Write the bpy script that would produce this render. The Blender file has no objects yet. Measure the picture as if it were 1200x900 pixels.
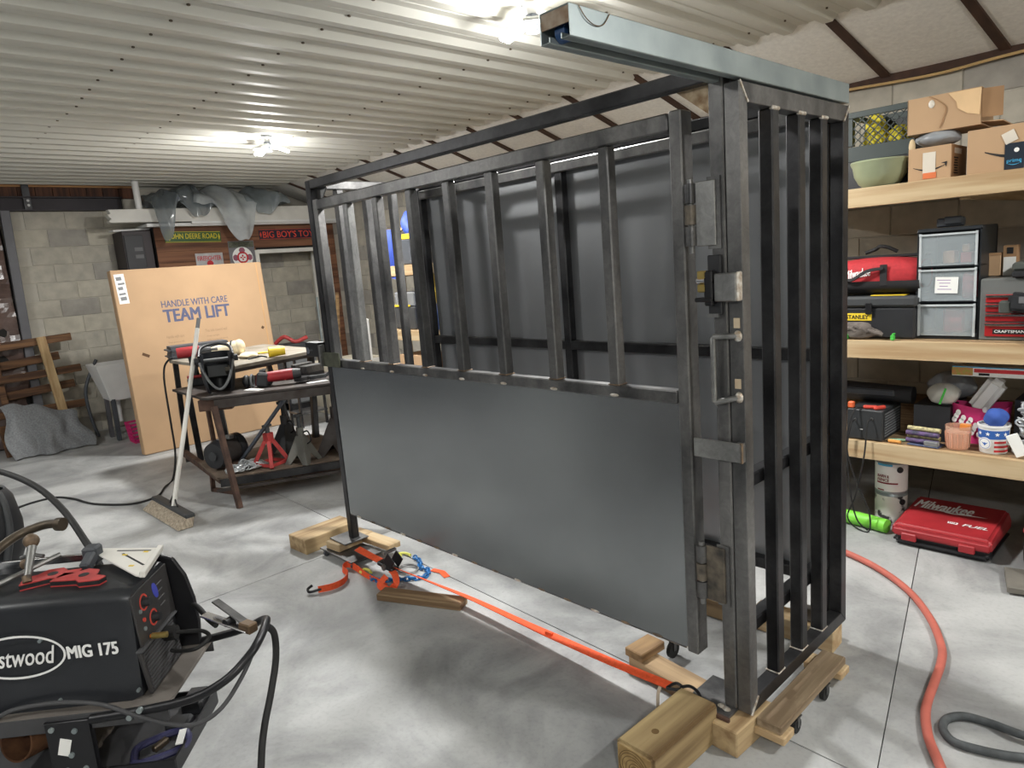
import bpy, bmesh, math, random
from mathutils import Matrix, Vector
random.seed(7)
PI = math.pi
scene = bpy.context.scene
COL = scene.collection

# ------------------------------------------------------------------ camera
cam_d = bpy.data.cameras.new('camera'); cam = bpy.data.objects.new('camera', cam_d); COL.objects.link(cam)
cam_d.sensor_width = 36.0; cam_d.lens = 813.4155 * 36.0 / 1200.0; cam_d.clip_start = 0.05
_r = Vector((0.68952759, 0.72008005, -0.07769442)); _u = Vector((-0.07244632, 0.17531043, 0.98184407)); _w = Vector((-0.72062697, 0.6713799, -0.17304853))
cam.matrix_world = Matrix(((_r.x, _u.x, -_w.x, 0), (_r.y, _u.y, -_w.y, 0), (_r.z, _u.z, -_w.z, 1.627), (0, 0, 0, 1)))
scene.camera = cam

# ------------------------------------------------------------------ world, exposure
world = bpy.data.worlds.new('world'); scene.world = world; world.use_nodes = True
world.node_tree.nodes['Background'].inputs[0].default_value = (0.75, 0.8, 0.9, 1)
world.node_tree.nodes['Background'].inputs[1].default_value = 0.12
scene.view_settings.view_transform = 'Standard'; scene.view_settings.look = 'None'
scene.view_settings.gamma = 1.0; scene.view_settings.use_curve_mapping = False
scene.view_settings.exposure = 0.0
# two ceiling lamps in view, then four unseen ones added for their light: x, y, watts, share of light thrown sideways and up (built as fixtures further down)
LAMPS = [(-6.06, 2.93, 95, 0.45), (-2.57, 2.73, 110, 0.3), (1.1, 2.85, 66, 0.8), (-6.0, -0.9, 55, 0.9), (-2.4, -1.6, 24, 1.2), (1.2, -0.9, 78, 0.8)]
LAMP_Z = 2.76

# ------------------------------------------------------------------ materials
MATS = {}
def lin(c):
    return tuple(((x / 255.0) / 12.92 if x / 255.0 <= 0.04045 else ((x / 255.0 + 0.055) / 1.055) ** 2.4) for x in c)
def mat(name, rgb, rough=0.6, metal=0.0, var=0.12, scale=6.0, stretch=(1, 1, 1), bump=0.0, rgb2=None, emit=0.0, trans=0.0, alpha=1.0, detail=4.0, coat=0.0, contrast=(0.3, 0.7), rvar=0.0):
    if name in MATS: return MATS[name]
    m = bpy.data.materials.new(name); m.use_nodes = True; MATS[name] = m
    nt = m.node_tree; N = nt.nodes; L = nt.links; b = N['Principled BSDF']
    c = lin(rgb); c2 = lin(rgb2) if rgb2 else tuple(max(0, x * (1 - var)) for x in c)
    if not rgb2: c = tuple(min(1, x * (1 + var * 0.6)) for x in c)
    b.inputs['Roughness'].default_value = rough; b.inputs['Metallic'].default_value = metal
    tc = N.new('ShaderNodeTexCoord'); mp = N.new('ShaderNodeMapping'); mp.inputs['Scale'].default_value = stretch
    oi = N.new('ShaderNodeObjectInfo'); mul = N.new('ShaderNodeMath'); mul.operation = 'MULTIPLY'; mul.inputs[1].default_value = 37.0
    L.new(oi.outputs['Random'], mul.inputs[0]); L.new(tc.outputs['Object'], mp.inputs['Vector']); L.new(mul.outputs[0], mp.inputs['Location'])
    nz = N.new('ShaderNodeTexNoise'); nz.inputs['Scale'].default_value = scale; nz.inputs['Detail'].default_value = detail
    L.new(mp.outputs[0], nz.inputs['Vector'])
    rp = N.new('ShaderNodeValToRGB'); rp.color_ramp.elements[0].position = contrast[0]; rp.color_ramp.elements[1].position = contrast[1]
    rp.color_ramp.elements[0].color = (*c2, 1); rp.color_ramp.elements[1].color = (*c, 1)
    L.new(nz.outputs['Fac'], rp.inputs[0]); L.new(rp.outputs[0], b.inputs['Base Color'])
    if rvar:
        mr = N.new('ShaderNodeMapRange'); mr.inputs[3].default_value = max(0.05, rough - rvar); mr.inputs[4].default_value = min(1, rough + rvar)
        L.new(nz.outputs['Fac'], mr.inputs[0]); L.new(mr.outputs[0], b.inputs['Roughness'])
    if bump:
        bp = N.new('ShaderNodeBump'); bp.inputs['Strength'].default_value = min(1, bump); bp.inputs['Distance'].default_value = 0.01
        L.new(nz.outputs['Fac'], bp.inputs['Height']); L.new(bp.outputs[0], b.inputs['Normal'])
    if emit:
        b.inputs['Emission Color'].default_value = (*lin(rgb), 1); b.inputs['Emission Strength'].default_value = emit
    if trans: b.inputs['Transmission Weight'].default_value = trans
    if alpha < 1: b.inputs['Alpha'].default_value = alpha
    if coat: b.inputs['Coat Weight'].default_value = coat
    return m
def scratch(name, amount=0.5):
    m = MATS[name]; nt = m.node_tree; N = nt.nodes; L = nt.links; b = N['Principled BSDF']
    tc = N.new('ShaderNodeTexCoord'); n = N.new('ShaderNodeTexNoise'); n.inputs['Scale'].default_value = 26; n.inputs['Detail'].default_value = 9; n.inputs['Roughness'].default_value = 0.7; n.inputs['Distortion'].default_value = 1.2
    r = N.new('ShaderNodeValToRGB'); e = r.color_ramp.elements; e[0].position = 0.36; e[0].color = (0.5, 0.5, 0.5, 1); e[1].position = 0.66; e[1].color = (1.35, 1.35, 1.33, 1)
    x = N.new('ShaderNodeMixRGB'); x.blend_type = 'MULTIPLY'; x.inputs[0].default_value = amount
    src = b.inputs['Base Color'].links[0].from_socket
    L.new(tc.outputs['Object'], n.inputs['Vector']); L.new(n.outputs['Fac'], r.inputs[0]); L.new(src, x.inputs[1]); L.new(r.outputs[0], x.inputs[2]); L.new(x.outputs[0], b.inputs['Base Color'])
def wood(name, rgb, rgb2, axis='x', scale=22.0, rough=0.75, bump=0.25):
    st = {'x': (0.06, 1, 1), 'y': (1, 0.06, 1), 'z': (1, 1, 0.06)}[axis]
    return mat(name, rgb, rough, 0, scale=scale, stretch=st, bump=bump, rgb2=rgb2, detail=6, contrast=(0.38, 0.62))

MATS_concrete = mat('concrete', (178, 179, 178), 0.72, 0, scale=2.2, rgb2=(146, 147, 147), bump=0.05, detail=9, contrast=(0.3, 0.6))
def floor_material():
    m = MATS_concrete; nt = m.node_tree; N = nt.nodes; L = nt.links; b = N['Principled BSDF']
    tc = N.new('ShaderNodeTexCoord')
    n2 = N.new('ShaderNodeTexNoise'); n2.inputs['Scale'].default_value = 1.8; n2.inputs['Detail'].default_value = 10; n2.inputs['Roughness'].default_value = 0.62; n2.inputs['Distortion'].default_value = 0.7
    n3 = N.new('ShaderNodeTexNoise'); n3.inputs['Scale'].default_value = 60; n3.inputs['Detail'].default_value = 3
    L.new(tc.outputs['Object'], n2.inputs['Vector']); L.new(tc.outputs['Object'], n3.inputs['Vector'])
    r2 = N.new('ShaderNodeValToRGB'); e = r2.color_ramp.elements; e[0].position = 0.33; e[0].color = (0.44, 0.445, 0.455, 1); e[1].position = 0.56; e[1].color = (1, 1, 1, 1)
    r3 = N.new('ShaderNodeValToRGB'); e = r3.color_ramp.elements; e[0].position = 0.25; e[0].color = (0.8, 0.8, 0.8, 1); e[1].position = 0.5; e[1].color = (1, 1, 1, 1)
    L.new(n2.outputs['Fac'], r2.inputs[0]); L.new(n3.outputs['Fac'], r3.inputs[0])
    src = b.inputs['Base Color'].links[0].from_socket
    m1 = N.new('ShaderNodeMixRGB'); m1.blend_type = 'MULTIPLY'; m1.inputs[0].default_value = 0.8
    m2 = N.new('ShaderNodeMixRGB'); m2.blend_type = 'MULTIPLY'; m2.inputs[0].default_value = 0.6
    L.new(src, m1.inputs[1]); L.new(r2.outputs[0], m1.inputs[2]); L.new(m1.outputs[0], m2.inputs[1]); L.new(r3.outputs[0], m2.inputs[2]); L.new(m2.outputs[0], b.inputs['Base Color'])
    rr = N.new('ShaderNodeMapRange'); rr.inputs[3].default_value = 0.38; rr.inputs[4].default_value = 0.75
    L.new(n2.outputs['Fac'], rr.inputs[0]); L.new(rr.outputs[0], b.inputs['Roughness'])
floor_material()
mat('gap', (38, 36, 34), 0.95)
mat('block', (192, 186, 172), 0.92, scale=9, rgb2=(168, 163, 151), bump=0.35, detail=8)
mat('block_b', (172, 167, 158), 0.92, scale=9, rgb2=(152, 148, 140), bump=0.35, detail=8)
mat('block_c', (200, 194, 178), 0.92, scale=9, rgb2=(178, 172, 158), bump=0.35, detail=8)
mat('mortar', (190, 185, 173), 0.95)
mat('ceiling_metal', (206, 205, 196), 0.5, 0.0, var=0.06, scale=1.5)
mat('insulation', (236, 234, 228), 0.6, var=0.08, scale=40, bump=0.25)
mat('purlin_brown', (70, 48, 36), 0.8, var=0.4, scale=14, stretch=(1, 0.2, 1))
mat('rope_tan', (196, 164, 112), 0.8)
steel_kw = dict(metal=0.85)
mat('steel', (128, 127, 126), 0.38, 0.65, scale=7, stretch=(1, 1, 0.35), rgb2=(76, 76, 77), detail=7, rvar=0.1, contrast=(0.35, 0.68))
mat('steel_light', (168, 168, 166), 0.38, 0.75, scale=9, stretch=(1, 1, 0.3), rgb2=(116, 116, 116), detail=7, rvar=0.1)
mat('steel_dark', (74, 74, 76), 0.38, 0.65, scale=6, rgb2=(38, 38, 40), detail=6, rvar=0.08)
mat('sheet_steel', (154, 158, 160), 0.24, 0.8, scale=1.6, rgb2=(136, 139, 142), detail=5, rvar=0.06)
for _n, _a in (('steel', 0.4), ('steel_light', 0.4), ('steel_dark', 0.35), ('sheet_steel', 0.07)): scratch(_n, _a)
mat('rear_steel', (152, 154, 156), 0.34, 0.5, scale=1.4, rgb2=(132, 134, 137), detail=5, rvar=0.06)
mat('scorched', (128, 118, 104), 0.5, 0.5, scale=22, rgb2=(62, 60, 58), detail=5)
mat('weld', (226, 224, 218), 0.35, 0.4, scale=60, rgb2=(160, 140, 116), bump=0.5)
mat('rust', (146, 122, 96), 0.6, 0.4, scale=25, rgb2=(74, 66, 60))
mat('galvanised', (160, 169, 169), 0.42, 0.55, scale=7, rgb2=(134, 145, 147), detail=5, rvar=0.08)
mat('black_metal', (34, 34, 37), 0.4, 0.3, var=0.3)
mat('black_plastic', (36, 37, 40), 0.5, 0, var=0.25, scale=10)
mat('black_rubber', (28, 28, 28), 0.7, 0, var=0.3)
mat('dark_grey_plastic', (72, 76, 82), 0.5, 0, var=0.15)
mat('mid_grey', (120, 122, 124), 0.6, 0, var=0.15)
mat('white_paint', (225, 223, 216), 0.6, var=0.1, scale=5)
mat('white_plastic', (232, 232, 230), 0.45, var=0.06)
mat('red_plastic', (160, 42, 48), 0.42, var=0.2, scale=9)
mat('red_paint', (178, 62, 60), 0.6, 0.0, var=0.25, scale=20)
mat('yellow', (232, 200, 50), 0.5, var=0.15)
mat('brass', (206, 180, 110), 0.3, 0.9)
mat('zinc', (204, 208, 210), 0.35, 0.45, var=0.2, scale=40)
mat('chrome', (210, 210, 212), 0.22, 1.0)
mat('lamp_glow', (255, 250, 240), 0.5, emit=28.0)
mat('paper_white', (236, 236, 232), 0.8, var=0.04)
mat('ink_black', (24, 24, 26), 0.7)
mat('ink_white', (240, 240, 238), 0.6)
wood('pine', (194, 172, 136), (170, 140, 102), 'x')
wood('pine_y', (182, 158, 120), (140, 114, 80), 'y')
wood('pine_z', (188, 162, 120), (158, 128, 88), 'z')
wood('grey_wood_y', (158, 140, 114), (112, 94, 72), 'y')
wood('old_wood_x', (168, 142, 108), (116, 92, 66), 'x')
wood('old_wood_y', (154, 124, 86), (104, 78, 52), 'y')
wood('treated_y', (178, 156, 114), (108, 86, 56), 'y', scale=11)
wood('pallet_wood', (118, 84, 54), (70, 46, 30), 'y')
wood('brown_plank', (134, 92, 66), (88, 56, 40), 'y', scale=14)
mat('end_grain', (168, 138, 92), 0.85, scale=30, rgb2=(110, 84, 54))
mat('plywood_top', (152, 146, 134), 0.7, scale=7, rgb2=(118, 108, 94), detail=8)
mat('cardboard', (182, 150, 116), 0.85, var=0.07, scale=3)
mat('cardboard_dark', (158, 124, 90), 0.88, var=0.15, scale=5)

# ------------------------------------------------------------------ mesh building
def smooth_path(pts, k=6, closed=False):
    P = [Vector(p) for p in pts]; n = len(P); out = []
    rng = n if closed else n - 1
    for i in range(rng):
        p0 = P[(i - 1) % n] if closed or i > 0 else P[0]; p1 = P[i]; p2 = P[(i + 1) % n]
        p3 = P[(i + 2) % n] if closed or i + 2 < n else P[-1]
        for j in range(k):
            t = j / k
            out.append(0.5 * ((2 * p1) + (-p0 + p2) * t + (2 * p0 - 5 * p1 + 4 * p2 - p3) * t * t + (-p0 + 3 * p1 - 3 * p2 + p3) * t ** 3))
    if not closed: out.append(P[-1])
    return out
class MB:
    def __init__(s, off=(0, 0, 0)):
        s.v = []; s.f = []; s.M = Matrix.Identity(4); s.off = Vector(off)
    def add(s, vs, fs):
        n = len(s.v); s.v += [(s.M @ Vector(p)) - s.off for p in vs]; s.f += [tuple(i + n for i in f) for f in fs]; return s
    def bx(s, x0, x1, y0, y1, z0, z1):
        return s.add([(x0, y0, z0), (x1, y0, z0), (x1, y1, z0), (x0, y1, z0), (x0, y0, z1), (x1, y0, z1), (x1, y1, z1), (x0, y1, z1)],
                     [(3, 2, 1, 0), (4, 5, 6, 7), (0, 1, 5, 4), (1, 2, 6, 5), (2, 3, 7, 6), (3, 0, 4, 7)])
    def box(s, c, size, rx=0, ry=0, rz=0):
        R = Matrix.Translation(c) @ Matrix.Rotation(rz, 4, 'Z') @ Matrix.Rotation(ry, 4, 'Y') @ Matrix.Rotation(rx, 4, 'X')
        a, b, d = size[0] / 2, size[1] / 2, size[2] / 2
        vs = [R @ Vector(p) for p in ((-a, -b, -d), (a, -b, -d), (a, b, -d), (-a, b, -d), (-a, -b, d), (a, -b, d), (a, b, d), (-a, b, d))]
        return s.add(vs, [(3, 2, 1, 0), (4, 5, 6, 7), (0, 1, 5, 4), (1, 2, 6, 5), (2, 3, 7, 6), (3, 0, 4, 7)])
    def beam(s, p0, p1, w, h, up=(0, 0, 1)):
        p0 = Vector(p0); p1 = Vector(p1); d = (p1 - p0).normalized(); up = Vector(up)
        if abs(d.dot(up)) > 0.98: up = Vector((0, 1, 0))
        sd = d.cross(up).normalized(); u = sd.cross(d).normalized(); vs = []
        for p in (p0, p1):
            for a, b in ((-1, -1), (1, -1), (1, 1), (-1, 1)): vs.append(p + sd * (a * w / 2) + u * (b * h / 2))
        return s.add(vs, [(3, 2, 1, 0), (4, 5, 6, 7), (0, 1, 5, 4), (1, 2, 6, 5), (2, 3, 7, 6), (3, 0, 4, 7)])
    def cyl(s, p0, p1, r0, r1=None, n=16, caps=True):
        p0 = Vector(p0); p1 = Vector(p1); r1 = r0 if r1 is None else r1; d = (p1 - p0).normalized()
        a = Vector((1, 0, 0)) if abs(d.x) < 0.9 else Vector((0, 1, 0)); e = d.cross(a).normalized(); g = d.cross(e)
        vs = []; 
        for p, r in ((p0, r0), (p1, r1)):
            for i in range(n):
                t = 2 * PI * i / n; vs.append(p + e * (r * math.cos(t)) + g * (r * math.sin(t)))
        fs = [(i, (i + 1) % n, n + (i + 1) % n, n + i) for i in range(n)]
        if caps: fs += [tuple(range(n - 1, -1, -1)), tuple(range(n, 2 * n))]
        return s.add(vs, fs)
    def tube(s, pts, r, n=8, closed=False, r_end=None):
        P = [Vector(p) for p in pts]; m = len(P); vs = []; prev = None
        for i, p in enumerate(P):
            a = P[(i - 1) % m] if closed else P[max(i - 1, 0)]; b = P[(i + 1) % m] if closed else P[min(i + 1, m - 1)]
            d = (b - a).normalized() if (b - a).length > 1e-9 else Vector((0, 0, 1))
            if prev is None:
                h = Vector((0, 0, 1)) if abs(d.z) < 0.9 else Vector((1, 0, 0)); e = d.cross(h).normalized()
            else:
                e = (prev - d * prev.dot(d)); e = e.normalized() if e.length > 1e-6 else d.orthogonal().normalized()
            prev = e; g = d.cross(e); rr = r if r_end is None else r + (r_end - r) * i / (m - 1)
            for k in range(n):
                t = 2 * PI * k / n; vs.append(p + e * (rr * math.cos(t)) + g * (rr * math.sin(t)))
        fs = []
        for i in range(m if closed else m - 1):
            for k in range(n):
                a = i * n + k; b = i * n + (k + 1) % n; c = ((i + 1) % m) * n + (k + 1) % n; d2 = ((i + 1) % m) * n + k
                fs.append((a, b, c, d2))
        if not closed: fs += [tuple(range(n - 1, -1, -1)), tuple(range((m - 1) * n, m * n))]
        return s.add(vs, fs)
    def ribbon(s, pts, w, th, side=None):
        P = [Vector(p) for p in pts]; m = len(P); vs = []
        for i, p in enumerate(P):
            d = (P[min(i + 1, m - 1)] - P[max(i - 1, 0)]).normalized()
            sd = Vector(side[i] if isinstance(side, list) else side) if side is not None else d.cross(Vector((0, 0, 1)))
            sd = (sd - d * sd.dot(d)).normalized(); up = sd.cross(d)
            for a, b in ((-1, -1), (1, -1), (1, 1), (-1, 1)): vs.append(p + sd * (a * w / 2) + up * (b * th / 2))
        fs = [(3, 2, 1, 0), tuple(range((m - 1) * 4, m * 4))]
        for i in range(m - 1):
            for k in range(4): fs.append((i * 4 + k, i * 4 + (k + 1) % 4, i * 4 + 4 + (k + 1) % 4, i * 4 + 4 + k))
        return s.add(vs, fs)
    def lathe(s, prof, c=(0, 0, 0), n=24, sx=1.0, sy=1.0):
        vs = []; m = len(prof); c = Vector(c)
        for r, z in prof:
            for k in range(n):
                t = 2 * PI * k / n; vs.append(c + Vector((r * sx * math.cos(t), r * sy * math.sin(t), z)))
        fs = [(i * n + k, i * n + (k + 1) % n, (i + 1) * n + (k + 1) % n, (i + 1) * n + k) for i in range(m - 1) for k in range(n)]
        if prof[0][0] > 1e-6: fs.append(tuple(range(n - 1, -1, -1)))
        if prof[-1][0] > 1e-6: fs.append(tuple(range((m - 1) * n, m * n)))
        return s.add(vs, fs)
    def prism(s, poly, a, b, plane='xy'):
        def P(p, w): return {'xy': (p[0], p[1], w), 'xz': (p[0], w, p[1]), 'yz': (w, p[0], p[1])}[plane]
        n = len(poly); vs = [P(p, a) for p in poly] + [P(p, b) for p in poly]
        fs = [tuple(range(n - 1, -1, -1)), tuple(range(n, 2 * n))] + [(i, (i + 1) % n, n + (i + 1) % n, n + i) for i in range(n)]
        return s.add(vs, fs)
    def grid(s, fn, nu, nv):
        vs = [fn(i / nu, j / nv) for j in range(nv + 1) for i in range(nu + 1)]
        fs = [(j * (nu + 1) + i, j * (nu + 1) + i + 1, (j + 1) * (nu + 1) + i + 1, (j + 1) * (nu + 1) + i) for j in range(nv) for i in range(nu)]
        return s.add(vs, fs)
    def ball(s, c, r, n=10, m=6, sc=(1, 1, 1)):
        prof = [(math.sin(PI * i / m) * r, -math.cos(PI * i / m) * r) for i in range(m + 1)]
        vs = []; c = Vector(c)
        for pr, z in prof:
            for k in range(n):
                t = 2 * PI * k / n; vs.append(c + Vector((pr * sc[0] * math.cos(t), pr * sc[1] * math.sin(t), z * sc[2])))
        return s.add(vs, [(i * n + k, i * n + (k + 1) % n, (i + 1) * n + (k + 1) % n, (i + 1) * n + k) for i in range(m) for k in range(n)])
    def mesh(s, name, m, smooth=False, bevel=0.0, seg=1, solid=0.0):
        me = bpy.data.meshes.new(name); me.from_pydata([tuple(p) for p in s.v], [], s.f)
        bm = bmesh.new(); bm.from_mesh(me); bmesh.ops.remove_doubles(bm, verts=bm.verts, dist=1e-6)
        bmesh.ops.recalc_face_normals(bm, faces=bm.faces)
        if bevel:
            es = [e for e in bm.edges if len(e.link_faces) == 2 and e.calc_face_angle(0) > 0.5]
            bmesh.ops.bevel(bm, geom=es, offset=bevel, segments=seg, affect='EDGES', clamp_overlap=True)
        if solid: bmesh.ops.solidify(bm, geom=bm.faces[:], thickness=solid)
        bm.to_mesh(me); bm.free()
        me.materials.append(MATS[m] if isinstance(m, str) else m)
        if smooth:
            me.polygons.foreach_set('use_smooth', [True] * len(me.polygons)); me.set_sharp_from_angle(angle=0.7)
        return me
    def build(s, name, m, parent=None, smooth=False, bevel=0.0, seg=1, label=None, kind=None, solid=0.0):
        o = bpy.data.objects.new(name, s.mesh(name, m, smooth, bevel, seg, solid)); COL.objects.link(o)
        if parent: o.parent = parent
        if label: o['label'] = label
        if kind: o['kind'] = kind
        return o
def put(name, me, parent, loc=(0, 0, 0), rot=(0, 0, 0), label=None):
    o = bpy.data.objects.new(name, me); COL.objects.link(o); o.parent = parent; o.location = loc; o.rotation_euler = rot
    if label: o['label'] = label
    return o
def thing(name, label, cat, loc=(0, 0, 0), rz=0.0, group=None):
    o = bpy.data.objects.new(name, None); COL.objects.link(o); o.location = loc; o.rotation_euler = (0, 0, rz)
    o.empty_display_size = 0.05
    return tag(o, label, cat, group)
def tag(o, label, cat, group=None):
    o['label'] = label; o['category'] = cat
    if group: o['group'] = group
    return o
def at(o, loc, rz=0.0, rx=0.0, ry=0.0):
    o.location = loc; o.rotation_euler = (rx, ry, rz); return o
def struct(o):
    o['kind'] = 'structure'; return o
def copy_tree(o, parent=None):
    c = o.copy(); COL.objects.link(c); c.parent = parent
    for ch in list(o.children): copy_tree(ch, c)
    return c
def frame_matrix(origin, xdir, ydir):
    x = Vector(xdir).normalized(); y = Vector(ydir); y = (y - x * y.dot(x)).normalized(); z = x.cross(y)
    return Matrix(((x.x, y.x, z.x, origin[0]), (x.y, y.y, z.y, origin[1]), (x.z, y.z, z.z, origin[2]), (0, 0, 0, 1)))
def text(name, s, w, h, F, m, parent, depth=0.0006, shear=0.0, bold=0.0, label=None, off=(0, 0, 0)):
    """lettering s stretched to w x h, centred on the frame F (x along the line, y up, z out of the surface)"""
    cu = bpy.data.curves.new('t', 'FONT'); cu.body = s; cu.extrude = 0.01; cu.shear = shear; cu.resolution_u = 3; cu.align_x = 'CENTER'
    ob = bpy.data.objects.new('t', cu); me = bpy.data.meshes.new_from_object(ob)
    bpy.data.objects.remove(ob); bpy.data.curves.remove(cu)
    co = [v.co.copy() for v in me.vertices]
    x0 = min(c.x for c in co); x1 = max(c.x for c in co); y0 = min(c.y for c in co); y1 = max(c.y for c in co)
    for v, c in zip(me.vertices, co):
        v.co = (F @ Vector(((c.x - (x0 + x1) / 2) / (x1 - x0) * w, (c.y - (y0 + y1) / 2) / (y1 - y0) * h, (c.z / 0.02 + 0.5) * depth))) - Vector(off)
    if bold:
        vs = [v.co.copy() for v in me.vertices]; fs = [tuple(p.vertices) for p in me.polygons]; nv = len(vs); ux = (F.to_3x3() @ Vector((1, 0, 0))) * (bold * h * 0.9); uy = (F.to_3x3() @ Vector((0, 1, 0))) * (bold * h * 0.5)
        V = []; Fc = []
        for j, d in enumerate((ux + uy, -ux + uy, ux - uy, -ux - uy)):
            V += [p + d + (F.to_3x3() @ Vector((0, 0, 1))) * (0.00025 * j) for p in vs]; Fc += [tuple(i + j * nv for i in f) for f in fs]
        me = bpy.data.meshes.new(name); me.from_pydata([tuple(p) for p in V], [], Fc)
    me.materials.clear(); me.materials.append(MATS[m]); me.name = name
    o = bpy.data.objects.new(name, me); COL.objects.link(o); o.parent = parent
    if label: o['label'] = label
    return o

# ================================================================== STRUCTURE
CZ = 2.9; XB = -9.5; YR = 5.2; YE = 4.47; ZT = 2.615   # ceiling height, back wall, right wall, ceiling edge, right wall top
X1 = 3.0; Y0 = -3.4
# floor: a bed with concrete slabs between saw-cut joints
fl = struct(MB().bx(XB - 0.3, X1 + 0.2, Y0 - 0.2, YR + 0.2, -0.2, -0.012).build('floor', 'gap'))
g = 0.0028
cuts = [XB - 0.3, -7.6, -3.66, -0.86, X1 + 0.2]
def slab(poly): MB().prism(poly, -0.15, 0.0).build('concrete_slab', 'concrete', fl)
YJ = 2.05
def jx(y): return -0.683 + (y - 2.049) * (-0.373 / 1.641)      # the slanting joint beside the hose
ylo, yhi = Y0 - 0.2, YR + 0.2
def yj(x): return 2.0 - 0.0385 * (x + 1.0)                      # the joint that runs along the cage
for a, b in ((XB - 0.3, -7.4), (-7.4, -3.66), (-3.66, None)):
    bl = b - g if b is not None else None
    if b is not None:
        slab([(a + g, ylo), (bl, ylo), (bl, yj(b) - g), (a + g, yj(a) - g)])
        slab([(a + g, yj(a) + g), (bl, yj(b) + g), (bl, yhi), (a + g, yhi)])
slab([(-3.66 + g, ylo), (jx(ylo) - g, ylo), (jx(1.98) - g, yj(-0.66) - g), (-3.66 + g, yj(-3.66) - g)])
slab([(-3.66 + g, yj(-3.66) + g), (jx(1.98) - g, yj(-0.66) + g), (jx(yhi) - g, yhi), (-3.66 + g, yhi)])
slab([(jx(ylo) + g, ylo), (X1 + 0.2, ylo), (X1 + 0.2, yhi), (jx(yhi) + g, yhi)])

# block walls
BL, BH = 0.4, 0.2
def block_mesh(l, m): return MB().bx(0.004, l - 0.004, -0.003, 0.02, 0.004, BH - 0.004).mesh('block', m, bevel=0.003)
BM = {(l, m): block_mesh(l, m) for l in (BL, BL / 2) for m in ('block', 'block_b', 'block_c')}
def courses(wall, length, z1, skip, start=0.0):
    nrow = int(z1 / BH + 0.01)
    for r in range(nrow):
        x = start
        if r % 2: cells = [(start, BL / 2)]; x = start + BL / 2
        else: cells = []
        while x < length - 0.05:
            l = BL if x + BL <= length + 0.01 else BL / 2
            cells.append((x, l)); x += l
        for x, l in cells:
            if skip(x, r * BH, l): continue
            put('block', BM[(l, random.choice(('block', 'block', 'block_b', 'block_c')))], wall, (x, 0, r * BH))
wb = struct(MB().bx(0, 7.0, 0.006, 0.2, 0, 3.2).build('wall_back', 'mortar')); wb.location = (XB, 0.0, 0); wb.rotation_euler = (0, 0, PI / 2)
# local x of wall_back is world y; the wall faces +x
courses(wb, 5.2, 2.6, lambda x, z, l: x < 1.35 or (x > 2.85 and (x < 3.95 or z > 2.2)), 1.2)
wr = struct(MB().bx(0, 13.0, 0.006, 0.2, 0, ZT).build('wall_right', 'mortar')); wr.location = (XB - 0.2, YR, 0)
courses(wr, 10.2, 2.6, lambda x, z, l: x < 0.6 or (2.0 < x < 3.6 and z < 1.1) or (x > 3.6 and z < 0.3), 0.4)
struct(MB().bx(XB - 0.2, X1 + 0.2, Y0 - 0.2, Y0, 0, 3.2).build('wall_front', mat('front_wall', (74, 80, 86), 0.7, var=0.1)))
struct(MB().bx(X1, X1 + 0.2, Y0, YR, 0, 3.2).build('wall_left', 'mortar'))

# ribbed sheet ceiling, ribs run along y
prof = []; x = XB - 0.1 - (XB - 0.1 + 3.98) % 0.24
mb = MB(); P = []
k = -40
xs = []
xr = -3.98 - 0.24 * 24
while xr < X1 + 0.2:
    P += [(xr - 0.054, CZ), (xr - 0.03, CZ - 0.032), (xr + 0.024, CZ - 0.032), (xr + 0.058, CZ), (xr + 0.1, CZ), (xr + 0.105, CZ - 0.004), (xr + 0.12, CZ - 0.004), (xr + 0.125, CZ)]
    xs.append(xr); xr += 0.24
mb.add([(p[0], Y0 - 0.1, p[1]) for p in P] + [(p[0], YE, p[1]) for p in P], [(i, i + 1, len(P) + i + 1, len(P) + i) for i in range(len(P) - 1)])
ce = struct(mb.build('ceiling', 'ceiling_metal', solid=0.004))
mat('screw_rust', (92, 80, 64), 0.7)
mb = MB()
for yy in (-1.9, -0.7, 0.55, 1.35, 2.05, 3.2, 4.3):
    for xx in xs: mb.box((xx + 0.066, yy + random.uniform(-0.02, 0.02), CZ - 0.004), (0.012, 0.012, 0.008), rz=0.4)
mb.build('screw', 'screw_rust', ce, kind='stuff')
# sloping insulation between the ceiling edge and the block wall
sl = struct(MB().add([(XB - 0.1, YE - 0.15, CZ + 0.16), (X1, YE - 0.15, CZ + 0.16), (X1, YR + 0.2, ZT - 0.02), (XB - 0.1, YR + 0.2, ZT - 0.02)], [(0, 1, 2, 3)]).build('ceiling_slope', 'purlin_brown'))
seams = [-9.5, -8.88, -8.25, -7.63, -7.01, -6.4, -5.78, -5.17, -4.55, -3.9, -3.23, -2.5, -1.84, -1.19, -0.55, 0.1, 0.7, 1.4, 2.1, 2.9]
dy = YR - YE; dz = ZT - CZ
for a, b in zip(seams[:-1], seams[1:]):
    def fn(u, v, a=a, b=b):
        bulge = 0.016 * math.sin(PI * u) ** 0.7 * math.sin(PI * min(1, v * 0.96 + 0.04))
        xx = a + 0.022 + (b - a - 0.044) * u + 0.12 * v
        y = YE - 0.08 + (dy + 0.1) * v
        return (xx, y, CZ + 0.005 - 0.08 * dz / dy + (dz * (dy + 0.1) / dy) * v - bulge)
    MB().grid(fn, 8, 10).build('insulation_panel', 'insulation', sl, smooth=True, solid=0.004)
    MB().beam((b, YE - 0.08, CZ + 0.005 - 0.08 * dz / dy - 0.004), (b + 0.12, YR, ZT + 0.0), 0.055, 0.03).build('purlin', 'purlin_brown', sl)
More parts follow.
